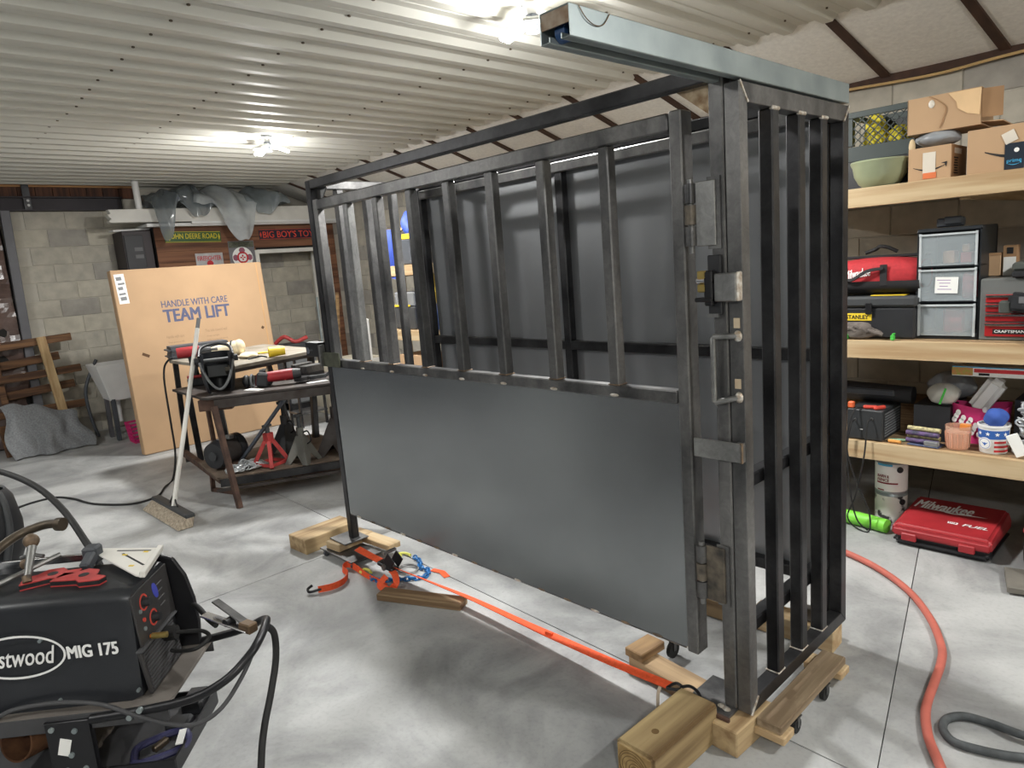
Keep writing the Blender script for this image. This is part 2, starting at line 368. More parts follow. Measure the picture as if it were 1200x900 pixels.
# top plate of the right wall and the twine along it
struct(MB().bx(XB, X1, YR - 0.05, YR + 0.15, ZT - 0.03, ZT + 0.05).build('trim_1', 'purlin_brown'))
pts = [(XB + 0.3 * i, YR - 0.06, ZT - 0.035 - 0.012 * math.sin(i * 1.7)) for i in range(42)]
tag(MB().tube(smooth_path(pts, 3), 0.009, 6).build('twine', 'rope_tan', smooth=True), 'tan twine strung along the dark top plate of the block wall', 'twine')
# header over the back wall: pale batten, brown boards, dark steel beam
wood('batten', (206, 160, 110), (176, 128, 84), 'y')
mat('beam_dark', (52, 48, 52), 0.55, 0.3, var=0.25, scale=4)
struct(MB().bx(XB, XB + 0.07, Y0, 2.75, 2.865, 2.9).build('trim_2', 'batten'))
tr3 = struct(MB().bx(XB - 0.02, XB + 0.01, Y0, 2.8, 2.74, 2.87).build('trim_3', 'gap'))
wood('brown_stub', (104, 66, 46), (60, 38, 28), 'z')
for i in range(14): MB().bx(XB + 0.01, XB + 0.025, 0.4 + i * 0.17, 0.4 + i * 0.17 + 0.162, 2.745, 2.865).build('board', 'brown_stub', tr3)
tr4 = struct(MB().bx(XB, XB + 0.05, Y0, 2.62, 2.6, 2.755).build('trim_4', 'beam_dark'))
MB().bx(XB + 0.05, XB + 0.11, Y0, 2.62, 2.6, 2.615).bx(XB + 0.05, XB + 0.11, Y0, 2.62, 2.74, 2.755).build('beam_flange', 'beam_dark', tr4)
mb = MB(); mb.bx(XB + 0.05, XB + 0.09, 1.62, 1.69, 2.6, 2.9); mb.build('beam_bracket', 'steel_dark', tr4)
for z in (2.66, 2.71): MB().cyl((XB + 0.09, 1.66, z), (XB + 0.1, 1.66, z), 0.014, n=8).build('bolt', 'steel_light', tr4)

# plastic-covered doorway beside the block wall
mat('plastic_brown_reflection', (120, 100, 92), 0.22, 0.0, scale=2.5, rgb2=(72, 58, 54), bump=0.2)  # clear plastic; the brown it reflects is put into the colour
mat('jamb_grey', (96, 96, 100), 0.5, 0.2)
d1 = struct(MB().bx(XB + 0.02, XB + 0.05, -0.4, 1.37, 0, 2.6).build('door_1', 'gap'))
def fn(u, v):
    n = 0.02 * math.sin(17 * u + 5 * v) + 0.016 * math.sin(31 * u - 13 * v + 1) + 0.014 * math.sin(43 * v + 9 * u)
    return (XB + 0.085 + n, -0.4 + 1.74 * u, 0.02 + 2.57 * v)
MB().grid(fn, 40, 50).build('plastic_cover', 'plastic_brown_reflection', d1, smooth=False)
MB().beam((XB + 0.12, 1.42, 2.6), (XB + 0.12, 1.37, 0), 0.07, 0.09).build('jamb', 'jamb_grey', d1, bevel=0.004)

# ------------------------------------------------------------------ plank-clad closet against the back wall
XW = -9.05
wc = struct(MB().bx(XB, XW - 0.02, 2.80, 4.02, 0, 2.38).bx(XB, XW - 0.02, 5.06, YR, 0, 2.38).bx(XW - 0.06, XW - 0.02, 4.02, 5.06, 2.02, 2.38).build('wall_closet', 'gap'))
# leave the doorway open to the block wall behind
wc.data = MB().bx(XW - 0.06, XW - 0.02, 2.80, 4.02, 0, 2.38).bx(XB, XW - 0.06, 2.80, 2.84, 0, 2.38).bx(XW - 0.06, XW - 0.02, 5.06, YR, 0, 2.38).bx(XW - 0.06, XW - 0.02, 4.02, 5.06, 2.02, 2.38).mesh('wall_closet', 'gap')
z = 0.0; i = 0
while z < 2.36:
    h = min(0.138, 2.38 - z)
    segs = [(2.8, 4.02), (5.06, YR - 0.005)] if z < 1.98 else [(2.8, YR - 0.005)]
    for a, b in segs:
        if z >= 1.98:
            c = a + 0.7 + 0.9 * ((i * 0.37) % 1); parts = [(a, c), (c, b)]
        else: parts = [(a, b)]
        for p, q in parts:
            MB().bx(XW - 0.02, XW + random.uniform(-0.002, 0.002), p + 0.0015, q - 0.0015, z + 0.0015, z + h - 0.0015).build('plank', 'brown_plank', wc)
    z += 0.138; i += 1
t5 = struct(MB().bx(XW, XW + 0.02, 4.0, 4.05, 0, 2.04).bx(XW, XW + 0.02, 5.04, 5.09, 0, 2.04).bx(XW, XW + 0.02, 4.05, 5.04, 1.99, 2.04).build('trim_5', 'white_paint', bevel=0.003))
MB().bx(XB + 0.2, XB + 0.23, 4.93, 4.955, 0, 2.0).build('door_edge', 'white_paint', t5)

# loft fascia: a thick white beam with a chipped end, and the deck board under it
bm_ = thing('loft_beam', 'thick white painted beam with a broken notched end above the plank wall', 'beam', (-9.0, 2.3, 2.4))
prof = [(2.32, 2.41), (2.30, 2.43), (2.335, 2.45), (2.31, 2.475), (2.30, 2.50), (2.33, 2.51), (2.31, 2.555), (YR - 0.01, 2.60), (YR - 0.01, 2.41)]
MB((-9.0, 2.3, 2.4)).prism(prof, -9.02, -8.9, 'yz').build('beam_face', 'white_paint', bm_, bevel=0.004)
MB((-9.0, 2.3, 2.4)).bx(XB + 0.12, -8.93, 2.7, YR - 0.01, 2.36, 2.395).build('deck_board', 'white_plastic', bm_)
MB((-9.0, 2.3, 2.4)).bx(-8.9, -8.88, 3.2, YR - 0.02, 2.38, 2.41).build('ledge', 'white_plastic', bm_)
pp = MB().cyl((0, 0, 0), (0, 0.0, 0.335), 0.036, n=16).build('vent_pipe', 'white_plastic', smooth=True); at(pp, (-8.96, 2.655, 2.56)); tag(pp, 'white plastic pipe standing from the loft beam up to the ceiling', 'pipe')

# crumpled plastic sheets on the loft
def film(name, rgb, tr=0.35):
    m = mat(name, rgb, 0.14, 0, var=0.2, scale=6, trans=0.0, alpha=0.72, bump=0.15)
    return m
film('film_dark', (122, 130, 134)); film('film_pale', (196, 202, 204)); film('film_mid', (156, 166, 170))
def crumple(u, v, s):
    w1 = math.sin(7 * u + 3 * v + s + 1.3 * math.sin(4 * v + s)); w2 = math.sin(13 * u - 6 * v + 2 * s + math.sin(9 * u)); w3 = math.sin(24 * u + 9 * v + 3 * s)
    return 0.05 * abs(w1) ** 0.7 * (1 if w1 > 0 else -1) + 0.028 * w2 + 0.012 * w3
def sheet(label, m, y0, y1, top, drop, tip, s, xo, back=-9.36):
    """a billowing heap lying on the loft whose front lobe hangs over the beam to z = drop near y = tip"""
    def fn(u, v):
        y = y0 + (y1 - y0) * u
        hump = math.sin(PI * u) ** 0.45 if 0 < u < 1 else 0.0
        z_top = 2.62 + (top - 2.62) * hump
        lobe = math.exp(-((y - tip) / (0.34 * (y1 - y0))) ** 4)
        zb = 2.615 - (2.615 - drop) * lobe * min(1, hump * 1.2)
        if v < 0.3:
            t = v / 0.3; x = back + 0.14 * t; z = 2.62 + (z_top - 2.62) * math.sin(t * PI / 2)
        else:
            t = (v - 0.3) / 0.7; x = back + 0.14 + (-8.80 + xo - back - 0.14) * math.sin(min(1, t * 1.25) * PI * 0.5); z = z_top + (zb - z_top) * t ** 1.6
        yy = y + (tip - y) * 0.3 * max(0, v - 0.5) ** 1.3
        c = crumple(u, v, s) * (0.25 + 0.75 * hump)
        return (x + 0.5 * max(c, -0.02), yy, max(min(z + 0.5 * c, 2.872), 2.615 if x < -8.86 else 0))
    o = MB().grid(fn, 52, 40).build('plastic_sheet', m, smooth=True); tag(o, label, 'plastic sheet', 'plastic sheets heaped on the loft'); return o
sheet('dark grey crumpled plastic sheet hanging low beside the vent pipe', 'film_dark', 2.72, 3.12, 2.80, 2.22, 2.86, 0.3, 0.04)
sheet('smoky plastic heap bulging up to the ceiling over the beam', 'film_dark', 2.98, 3.5, 2.872, 2.47, 3.3, 3.7, 0.02)
sheet('pale clear plastic sheet whose lobe hangs over the yellow street sign', 'film_pale', 3.2, 4.0, 2.866, 2.15, 3.74, 1.9, 0.07)
sheet('grey green plastic heap lying farthest along the loft beam', 'film_mid', 3.86, 4.5, 2.86, 2.50, 4.1, 5.1, 0.0)

# dark cabinet beside the closet
cb = thing('wall_cabinet', 'dark brown metal cabinet with two faint label plates beside the plank wall', 'cabinet', (-9.3, 2.6, 0))
mat('cabinet_dark', (46, 38, 40), 0.5, 0.1, var=0.2)
MB((-9.3, 2.6, 0)).bx(XB + 0.02, -9.1, 2.46, 2.78, 0, 2.33).build('body', 'cabinet_dark', cb, bevel=0.006)
MB((-9.3, 2.6, 0)).bx(-9.1, -9.085, 2.475, 2.68, 1.2, 2.28).build('cabinet_door', 'black_plastic', cb, bevel=0.004)
mat('plate_grey', (104, 104, 106), 0.6)
for zz in (2.115, 2.03):
    MB((-9.3, 2.6, 0)).bx(-9.085, -9.082, 2.57, 2.66, zz - 0.022, zz + 0.022).build('label_plate', 'plate_grey', cb)
bl = MB().box((0, 0, 0), (0.12, 0.42, 0.02)).build('white_board', 'white_plastic', bevel=0.002); at(bl, (-9.2, 2.58, 2.345), 0.15, 0.05); tag(bl, 'white board lying on top of the dark cabinet', 'board')

# ------------------------------------------------------------------ signs on the plank wall (local x along +y, y up)
def sign(name, label, y0, y1, z0, z1, m, tilt=0.0):
    c = (XW + 0.006, (y0 + y1) / 2, (z0 + z1) / 2)
    o = thing(name, label, 'sign', c)
    w, h = y1 - y0, z1 - z0
    F = Matrix.Rotation(tilt, 4, 'X') @ frame_matrix((0, 0, 0), (0, 1, 0), (0, 0, 1))
    mb = MB(); mb.M = F; mb.box((0, 0, 0), (w, h, 0.004)); mb.build('plate', m, o, bevel=0.001)
    return o, F @ Matrix.Translation((0, 0, 0.0022)), w, h
mat('sign_green', (58, 92, 44), 0.5); mat('sign_yellow', (214, 196, 40), 0.5); mat('sign_navy', (30, 32, 50), 0.5); mat('sign_red', (226, 74, 52), 0.5)
mat('sign_silver', (186, 186, 186), 0.4, 0.4, var=0.2, scale=14); mat('sign_grey', (120, 118, 122), 0.5, 0.2, var=0.2, scale=8); mat('badge_red', (196, 40, 48), 0.5); mat('badge_mauve', (150, 92, 110), 0.5)
o, F, w, h = sign('street_sign', 'long green street sign with yellow capital letters on the plank wall', 2.91, 3.585, 2.168, 2.302, 'sign_green', -0.02)
mb = MB(); mb.M = F; mb.box((0, h / 2 - 0.006, 0), (w - 0.01, 0.005, 0.001)); mb.box((0, -h / 2 + 0.006, 0), (w - 0.01, 0.005, 0.001)); mb.build('border', 'sign_yellow', o)
text('lettering', 'JOHN DEERE ROAD', w * 0.86, h * 0.62, F, 'sign_yellow', o, bold=0.012)
for sx in (-1, 1):
    mb = MB(); mb.M = F; mb.prism([(sx * w * 0.485, 0), (sx * w * 0.463, 0.045), (sx * w * 0.45, 0), (sx * w * 0.463, -0.045)], 0, 0.001); mb.build('diamond', 'sign_yellow', o)
o, F, w, h = sign('street_sign', 'long dark navy street sign with orange red capitals above the doorway', 4.09, 4.97, 2.17, 2.30, 'sign_navy')
mb = MB(); mb.M = F; mb.box((0, h / 2 - 0.005, 0), (w - 0.01, 0.004, 0.001)); mb.box((0, -h / 2 + 0.005, 0), (w - 0.01, 0.004, 0.001)); mb.build('border', 'sign_red', o)
text('lettering', "BIG BOY'S TOYS", w * 0.88, h * 0.66, F, 'sign_red', o, bold=0.012)
mb = MB(); mb.M = F; mb.prism([(-w * 0.49, 0), (-w * 0.475, 0.04), (-w * 0.46, 0), (-w * 0.475, -0.04)], 0, 0.001); mb.build('diamond', 'sign_red', o)
def maltese(F, r, m, o, name='emblem'):
    mb = MB(); mb.M = F
    for k in range(4):
        a = k * PI / 2; pts = []
        for rr, t in ((0.22, -0.5), (0.8, -0.42), (0.98, -0.2), (1.0, 0.0), (0.98, 0.2), (0.8, 0.42), (0.22, 0.5)):
            pts.append((r * rr * math.cos(a + t), r * rr * math.sin(a + t)))
        mb.prism(pts, 0, 0.0012)
    return mb.build(name, m, o)
def ring(F, r0, r1, m, o, name='ring', d=0.0016):
    mb = MB(); mb.M = F; n = 28; vs = []; fs = []
    for i in range(n):
        t = 2 * PI * i / n
        for rr, z in ((r0, 0), (r1, 0), (r1, d), (r0, d)): vs.append((rr * math.cos(t), rr * math.sin(t), z))
    for i in range(n):
        j = (i + 1) % n
        for k in range(4): fs.append((i * 4 + k, i * 4 + (k + 1) % 4, j * 4 + (k + 1) % 4, j * 4 + k))
    mb.add(vs, fs); return mb.build(name, m, o)
def disc(F, r, m, o, name='disc', d=0.0014, n=24):
    mb = MB(); mb.M = F; mb.cyl((0, 0, 0), (0, 0, d), r, n=n); return mb.build(name, m, o)
o, F, w, h = sign('metal_sign', 'silver tin sign with red firefighter lettering behind the tall carton', 3.235, 3.575, 1.66, 2.03, 'sign_silver')
ring(F, 0, 0, 'sign_silver', o) if False else None
text('lettering', 'FIREFIGHTER', w * 0.86, h * 0.15, F @ Matrix.Translation((0, h * 0.33, 0)), 'badge_red', o, bold=0.02)
maltese(F @ Matrix.Translation((0, -h * 0.1, 0)), 0.13, 'badge_red', o); disc(F @ Matrix.Translation((0, -h * 0.1, 0.001)), 0.05, 'sign_silver', o); maltese(F @ Matrix.Translation((0, -h * 0.1, 0.0022)), 0.038, 'badge_red', o, 'inner_emblem')
o, F, w, h = sign('metal_sign', 'grey tin sign with a round white and maroon cross emblem beside the doorway', 3.66, 4.0, 1.80, 2.165, 'sign_grey')
mb = MB(); mb.M = F; mb.box((0, h * 0.37, 0), (w * 0.96, h * 0.2, 0.001)); mb.build('top_band', mat('moss_grey', (96, 98, 84), 0.7, var=0.4, scale=50), o)
Fe = F @ Matrix.Translation((0.0, -h * 0.08, 0))
disc(Fe, 0.135, 'paper_white', o, 'emblem_disc'); maltese(Fe @ Matrix.Translation((0, 0, 0.0014)), 0.128, 'badge_mauve', o); ring(Fe @ Matrix.Translation((0, 0, 0.0014)), 0.055, 0.075, 'badge_red', o); disc(Fe @ Matrix.Translation((0, 0, 0.0015)), 0.05, 'paper_white', o, 'emblem_centre')
maltese(Fe @ Matrix.Translation((0, 0, 0.003)), 0.035, 'badge_red', o, 'inner_emblem')

# ================================================================== CAGE
XL, XR, YF, YBK, ZB, ZC = -3.566, -1.0735, 1.906, 2.687, 0.100, 2.142
T = 0.047
O = (XL, YF, ZB)
cage = thing('steel_cage', 'tall raw steel cage of square tubes standing on timber blocks', 'cage', O)
def tubebar(name, p, q, parent, m='steel', w=T, h=T, label=None):
    return MB(O).beam(p, q, w, h).build(name, m, parent, bevel=0.0045, label=label)
hT = T / 2
for x, y in ((XL + hT, YF + hT), (XR - hT, YF + hT), (XL + hT, YBK - hT), (XR - hT, YBK - hT)):
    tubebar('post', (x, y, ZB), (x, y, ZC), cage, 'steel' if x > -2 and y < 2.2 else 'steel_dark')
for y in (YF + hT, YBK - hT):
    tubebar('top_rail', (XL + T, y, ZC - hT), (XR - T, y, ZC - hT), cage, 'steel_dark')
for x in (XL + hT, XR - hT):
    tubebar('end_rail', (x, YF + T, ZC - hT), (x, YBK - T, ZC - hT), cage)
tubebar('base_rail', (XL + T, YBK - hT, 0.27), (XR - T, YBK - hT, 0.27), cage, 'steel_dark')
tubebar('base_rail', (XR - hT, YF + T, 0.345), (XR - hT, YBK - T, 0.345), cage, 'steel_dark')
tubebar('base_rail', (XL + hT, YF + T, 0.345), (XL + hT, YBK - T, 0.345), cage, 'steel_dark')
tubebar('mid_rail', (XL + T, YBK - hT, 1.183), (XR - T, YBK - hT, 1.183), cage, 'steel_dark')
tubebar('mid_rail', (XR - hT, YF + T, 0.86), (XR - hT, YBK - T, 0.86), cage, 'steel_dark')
tubebar('rear_upright', (-2.39, YBK - hT - 0.001, 0.294), (-2.39, YBK - hT - 0.001, ZC - T), cage, 'steel_dark')
for y in (2.09, 2.27, 2.45): tubebar('end_bar', (XL + hT, y, 0.369), (XL + hT, y, ZC - T), cage, w=0.044, h=0.044)
# rear sheet with a slight warp
def fn(u, v):
    return (XL + 0.042 + (XR - XL - 0.062) * u, YBK + 0.003 + 0.004 * math.sin(3.1 * u + 2) * math.sin(PI * v), 0.26 + (2.09 - 0.26) * v)
MB(O).grid(fn, 30, 24).build('rear_sheet', 'rear_steel', cage, smooth=True, solid=0.003)
tubebar('rear_top_strip', (XL + T, YBK - 0.055, 2.065), (XR - T, YBK - 0.055, 2.065), cage, 'steel', 0.02, 0.05)
# corner gusset with heat marks
MB(O).add([(XR - T, YF + T + 0.004, ZC - T), (XR - T - 0.13, YF + T + 0.004, ZC - T), (XR - T, YF + T + 0.004, ZC - T - 0.1), (XR - T, YF + T - 0.004, ZC - T), (XR - T - 0.13, YF + T - 0.004, ZC - T), (XR - T, YF + T - 0.004, ZC - T - 0.1)],
          [(0, 1, 2), (5, 4, 3), (0, 3, 4, 1), (1, 4, 5, 2), (2, 5, 3, 0)]).build('gusset', mat('heat_tan', (214, 196, 164), 0.5, 0.3, scale=30, rgb2=(150, 118, 84)), cage)
MB(O).add([(XL + T, YF + T + 0.004, ZC - T), (XL + T + 0.1, YF + T + 0.004, ZC - T), (XL + T, YF + T + 0.004, ZC - T - 0.1), (XL + T, YF + T - 0.004, ZC - T), (XL + T + 0.1, YF + T - 0.004, ZC - T), (XL + T, YF + T - 0.004, ZC - T - 0.1)],
          [(2, 1, 0), (3, 4, 5), (1, 4, 3, 0), (2, 5, 4, 1), (0, 3, 5, 2)]).build('gusset', 'steel_light', cage)
# foot plates
def footplate(x0, x1, y0, y1): return MB(O).bx(x0, x1, y0, y1, ZB - 0.008, ZB).build('foot_plate', 'steel', cage, bevel=0.001)
footplate(-1.235, XR + 0.0, 1.842, 2.03)
MB(O).box((-1.14, 1.842, ZB - 0.003), (0.15, 0.012, 0.016)).build('plate_angle', mat('rust_dark', (92, 70, 60), 0.8, 0.3, scale=20), cage, bevel=0.002)
footplate(XL - 0.09, XL + 0.085, 1.83, 1.99)
footplate(XL - 0.05, XL + 0.1, 2.6, 2.72); footplate(XR - 0.12, XR - 0.0, 2.6, 2.72)
for x, y in ((-1.10, 1.885), (-1.12, 1.89)): MB(O).ball((x, y, ZB + 0.002), 0.012, 8, 4, (1.3, 1, 0.5)).build('weld_bead', 'weld', cage, smooth=True)
# hinged barred door
DX0, DX1, DZ0, DZ1 = -3.508, -1.197, 0.25, 2.037
dT = 0.044; dh = dT / 2
mb = MB(O)
mb.beam((DX0 + dh, YF + dh, DZ0), (DX0 + dh, YF + dh, DZ1), dT, dT)
door = mb.build('cage_door', 'steel', cage, bevel=0.003, label='hinged door, barred above and sheeted below')
def dpart(name, p, q, m='steel', w=dT, h=dT): return MB(O).beam(p, q, w, h).build(name, m, door, bevel=0.0045)
dpart('stile', (DX1 - 0.032, YF + dh, DZ0), (DX1 - 0.032, YF + dh, DZ1), w=dT, h=0.064)
dpart('door_top_rail', (DX0 + dT, YF + dh, DZ1 - 0.028), (DX1 - 0.064, YF + dh, DZ1 - 0.028), h=0.054)
dpart('door_mid_rail', (DX0 + dT, YF + dh, 1.148), (DX1 - 0.064, YF + dh, 1.148), 'steel')
dpart('door_bottom_rail', (DX0 + dT, YF + dh, DZ0 + dh), (DX1 - 0.064, YF + dh, DZ0 + dh))
for x in (-3.185, -2.914, -2.637, -2.367, -2.096, -1.812, -1.519):
    dpart('bar', (x, YF + dh, 1.17), (x, YF + dh, DZ1 - 0.056), 'steel_light' if x < -3 else 'steel')  # leftmost bar gets lighter steel: the light on it is put into the colour
    MB(O).ball((x, YF - 0.001, 1.135), 0.017, 8, 4, (1.2, 0.35, 0.38)).build('weld_bead', 'weld', door, smooth=True)
    MB(O).box((x, YF + dh, 1.172), (0.05, 0.05, 0.005)).build('weld_line', 'rust', door, bevel=0.002)
def fn(u, v):
    return (DX0 + 0.004 + (DX1 - 0.03 - DX0) * u, YF - 0.004 - 0.0055 * math.sin(PI * u) * math.sin(PI * v) + 0.0016 * math.sin(7 * u + 4 * v), DZ0 + 0.012 + (1.128 - DZ0 - 0.012) * v)
MB(O).grid(fn, 48, 24).build('door_sheet', 'sheet_steel', door, smooth=True, solid=0.003, label='plain dark sheet-steel lower panel')
for k in range(16):
    x = DX0 + 0.1 + k * 0.145
    MB(O).ball((x, YF - 0.003, DZ0 + 0.012), 0.014, 8, 4, (1.8, 0.5, 0.4)).build('weld_bead', 'weld' if k % 3 == 0 else 'rust', door, smooth=True)
for z in (1.1, 0.93, 0.78, 0.6, 0.33):
    MB(O).ball((DX1 - 0.03, YF - 0.003, z), 0.012, 8, 4, (0.45, 0.5, 2.0)).build('weld_bead', 'weld', door, smooth=True)
# hinges: leaf on the corner post, three-knuckle barrel against the stile
for z0, z1, m in ((1.628, 1.818, 'steel_light'), (0.475, 0.665, 'scorched')):
    hg = MB(O).bx(-1.163, -1.098, YF - 0.014, YF - 0.004, z0, z1).build('hinge', m, cage, bevel=0.002)
    MB(O).bx(-1.128, -1.085, YF - 0.006, YF - 0.0005, z0 - 0.01, z1 + 0.01).build('backing_leaf', 'steel', hg)
    h3 = (z1 - z0) / 3
    for k in range(3):
        MB(O).cyl((-1.18, YF - 0.012, z0 + k * h3 + 0.003), (-1.18, YF - 0.012, z0 + (k + 1) * h3 - 0.003), 0.019, n=14).build('knuckle', 'steel' if k != 1 else 'scorched', hg, smooth=True)
    MB(O).cyl((-1.18, YF - 0.012, z0 - 0.02), (-1.18, YF - 0.012, z1 + 0.01), 0.01, n=10).build('pin', 'steel_light', hg, smooth=True)
# slam latch on the left post
lt = MB(O).bx(-3.62, -3.40, YF - 0.016, YF - 0.006, 1.128, 1.21).build('keeper_plate', mat('olive_steel', (96, 98, 84), 0.45, 0.6, var=0.3, scale=20), cage, bevel=0.002)
MB(O).bx(-3.74, -3.59, YF - 0.03, YF + 0.03, 1.18, 1.262).build('latch_body', 'black_metal', lt, bevel=0.004)
MB(O).cyl((-3.70, YF - 0.038, 1.215), (-3.70, YF - 0.029, 1.215), 0.02, n=14).build('latch_button', 'chrome', lt, smooth=True)
MB(O).bx(-3.59, -3.57, YF - 0.03, YF + 0.0, 1.13, 1.25).build('latch_lug', 'steel_light', lt)

# ------------------------------------------------------------------ sliding end gate
XG = -1.022; ZG0, ZG1 = 0.101, 2.077
OG = (XG - T, YF, ZG0)
gate = thing('sliding_gate', 'narrow end gate of four dark upright tubes hanging under the galvanised track', 'gate', OG)
def gbar(name, p, q, m='steel_dark', w=T, h=T): return MB(OG).beam(p, q, w, h).build(name, m, gate, bevel=0.0045)
gx = XG - hT
def mitre(z0, z1, top):
    zo, zi = (z1, z0) if top else (z0, z1)
    vs = []
    for x in (XG - T, XG): vs += [(x, YF, zo), (x, YBK, zo), (x, YBK - T, zi), (x, YF + T, zi)]
    return MB(OG).add(vs, [(0, 1, 2, 3), (7, 6, 5, 4), (0, 4, 5, 1), (1, 5, 6, 2), (2, 6, 7, 3), (3, 7, 4, 0)])
mitre(ZG1 - 0.055, ZG1, True).build('gate_top_rail', 'steel', gate, bevel=0.002)
mitre(ZG0, ZG0 + 0.05, False).build('gate_bottom_rail', 'steel_dark', gate, bevel=0.002)
def stile(y0, y1, m):
    vs = []
    for x in (XG - T, XG): vs += [(x, y0, ZG0), (x, y1, ZG0 + 0.05), (x, y1, ZG1 - 0.055), (x, y0, ZG1)]
    return MB(OG).add(vs, [(0, 1, 2, 3), (7, 6, 5, 4), (0, 4, 5, 1), (1, 5, 6, 2), (2, 6, 7, 3), (3, 7, 4, 0)]).build('gate_stile', m, gate, bevel=0.002)
stile(YF, YF + T, 'steel'); stile(YBK, YBK - T, 'steel_dark')
for y in (2.128, 2.312, 2.484):
    gbar('bar', (gx, y, ZG0 + 0.05), (gx, y, ZG1 - 0.055), 'steel_dark', 0.046, 0.046)  # same steel as the cage; bars and rear stile carry shade in their colour
    MB(OG).box((gx, y, ZG0 + 0.052), (0.05, 0.052, 0.006)).build('weld_line', 'weld', gate, bevel=0.002)
    MB(OG).box((XG - 0.004, y, ZG1 - 0.055), (0.014, 0.05, 0.012)).build('weld_line', 'weld', gate, bevel=0.003)
for z0, z1 in ((ZG1 - 0.055, ZG1), ):
    MB(OG).beam((XG + 0.001, YF + 0.002, ZG1), (XG + 0.001, YF + T, ZG1 - 0.055), 0.006, 0.006).build('weld_line', 'weld', gate)
    MB(OG).beam((XG + 0.001, YBK - 0.002, ZG1), (XG + 0.001, YBK - T, ZG1 - 0.055), 0.006, 0.006).build('weld_line', 'weld', gate)
MB(OG).beam((XG + 0.001, YF + 0.002, ZG0), (XG + 0.001, YF + T, ZG0 + 0.05), 0.006, 0.006).build('weld_line', 'weld', gate)
# pull handle
ph = MB(OG).tube([(-1.04, YF + 0.002, 1.356), (-1.105, YF - 0.028, 1.356), (-1.108, YF - 0.028, 1.352), (-1.108, YF - 0.028, 1.156), (-1.104, YF - 0.028, 1.152), (-1.04, YF + 0.002, 1.168)], 0.0095, 10).build('pull_handle', 'steel_light', gate, smooth=True)
for z in (1.356, 1.168): MB(OG).ball((-1.04, YF - 0.002, z), 0.018, 10, 5, (0.8, 0.4, 1)).build('weld_bead', 'weld', ph, smooth=True)
for z in (1.395, 1.21): MB(OG).box((-1.043, YF - 0.001, z), (0.02, 0.002, 0.03)).build('weld_scorch', mat('scorch', (226, 214, 190), 0.5, 0.4, rgb2=(190, 150, 100)), gate)
# keeper strap and latch bracket
ks = MB(OG).bx(-1.19, -1.024, YF - 0.024, YF - 0.015, 0.967, 1.028).build('keeper_strap', 'steel_light', gate, bevel=0.002)
MB(OG).bx(-1.045, -1.024, YF - 0.015, YF + 0.001, 0.967, 1.028).build('strap_spacer', 'steel', ks)
MB(OG).beam((-1.026, YF - 0.02, 0.967), (-1.026, YF - 0.02, 1.03), 0.007, 0.008).build('weld_bead', 'rust', ks)
lb = MB(OG).bx(-1.10, -1.028, YF - 0.03, YF - 0.001, 1.462, 1.545).build('latch_bracket', 'steel_light', gate, bevel=0.003)
MB(OG).beam((-1.026, YF - 0.014, 1.462), (-1.026, YF - 0.014, 1.548), 0.008, 0.028).build('weld_bead', 'weld', lb, bevel=0.003)
sb = MB(O).bx(-1.13, -1.085, YF - 0.012, YF - 0.0, 1.42, 1.60).build('slide_bolt', 'black_plastic', cage, bevel=0.003)
MB(O).bx(-1.128, -1.1, YF - 0.04, YF - 0.012, 1.45, 1.555).build('bolt_housing', 'black_metal', sb, bevel=0.004)
MB(O).cyl((-1.155, YF - 0.026, 1.526), (-1.10, YF - 0.026, 1.526), 0.011, n=12).build('bolt_pin', 'chrome', sb, smooth=True)
for dz, nm in ((0.016, 'brass_plate'), (-0.024, 'brass_plate')): MB(O).bx(-1.15, -1.118, YF - 0.04, YF - 0.012, 1.526 + dz - 0.011, 1.526 + dz + 0.013).build(nm, 'brass', sb, bevel=0.003)
MB(O).bx(-1.158, -1.10, YF - 0.045, YF - 0.012, 1.462, 1.475).build('bolt_guide', 'black_metal', sb, bevel=0.003)
MB(O).bx(-1.128, -1.09, YF - 0.022, YF - 0.012, 1.414, 1.425).build('bolt_foot', 'steel_light', sb)

# ------------------------------------------------------------------ galvanised door track over the gate
OT = (XG, 1.2, 2.09)
track = thing('gate_track', 'long galvanised box track running over the end gate toward the lamp', 'track', OT)
tx0, tx1, tz0, tz1 = XG - 0.0885, XG - 0.001, 2.086, 2.152
def plate(x0, x1, z0, z1, nm): MB(OT).bx(x0, x1, 1.2, YBK + 0.005, z0, z1).build(nm, 'galvanised', track, bevel=0.0015)
plate(tx1 - 0.003, tx1, tz0, tz1, 'outer_web'); plate(tx0, tx0 + 0.003, tz0, tz1, 'inner_web'); plate(tx0, tx1, tz1 - 0.003, tz1, 'track_top')
plate(tx1 - 0.026, tx1 - 0.003, tz0, tz0 + 0.003, 'lip'); plate(tx0 + 0.003, tx0 + 0.026, tz0, tz0 + 0.003, 'lip')
plate(tx1 - 0.028, tx1 - 0.025, tz0, tz0 + 0.014, 'lip_return'); plate(tx0 + 0.025, tx0 + 0.028, tz0, tz0 + 0.014, 'lip_return')
mat('end_rusty', (168, 156, 140), 0.6, 0.3, scale=30, rgb2=(120, 92, 66))
MB(OT).bx(tx0 + 0.003, tx1 - 0.003, 1.203, 1.207, tz0 + 0.03, tz1 - 0.003).build('end_stop', 'end_rusty', track)
MB(OT).tube(smooth_path([(tx1 + 0.002, 1.23, 2.15), (tx1 + 0.004, 1.25, 2.128), (tx1 + 0.003, 1.28, 2.118), (tx1 + 0.003, 1.31, 2.124), (tx1 + 0.002, 1.335, 2.15)], 5), 0.0012, 5).build('loose_wire', 'rust', track, smooth=True)
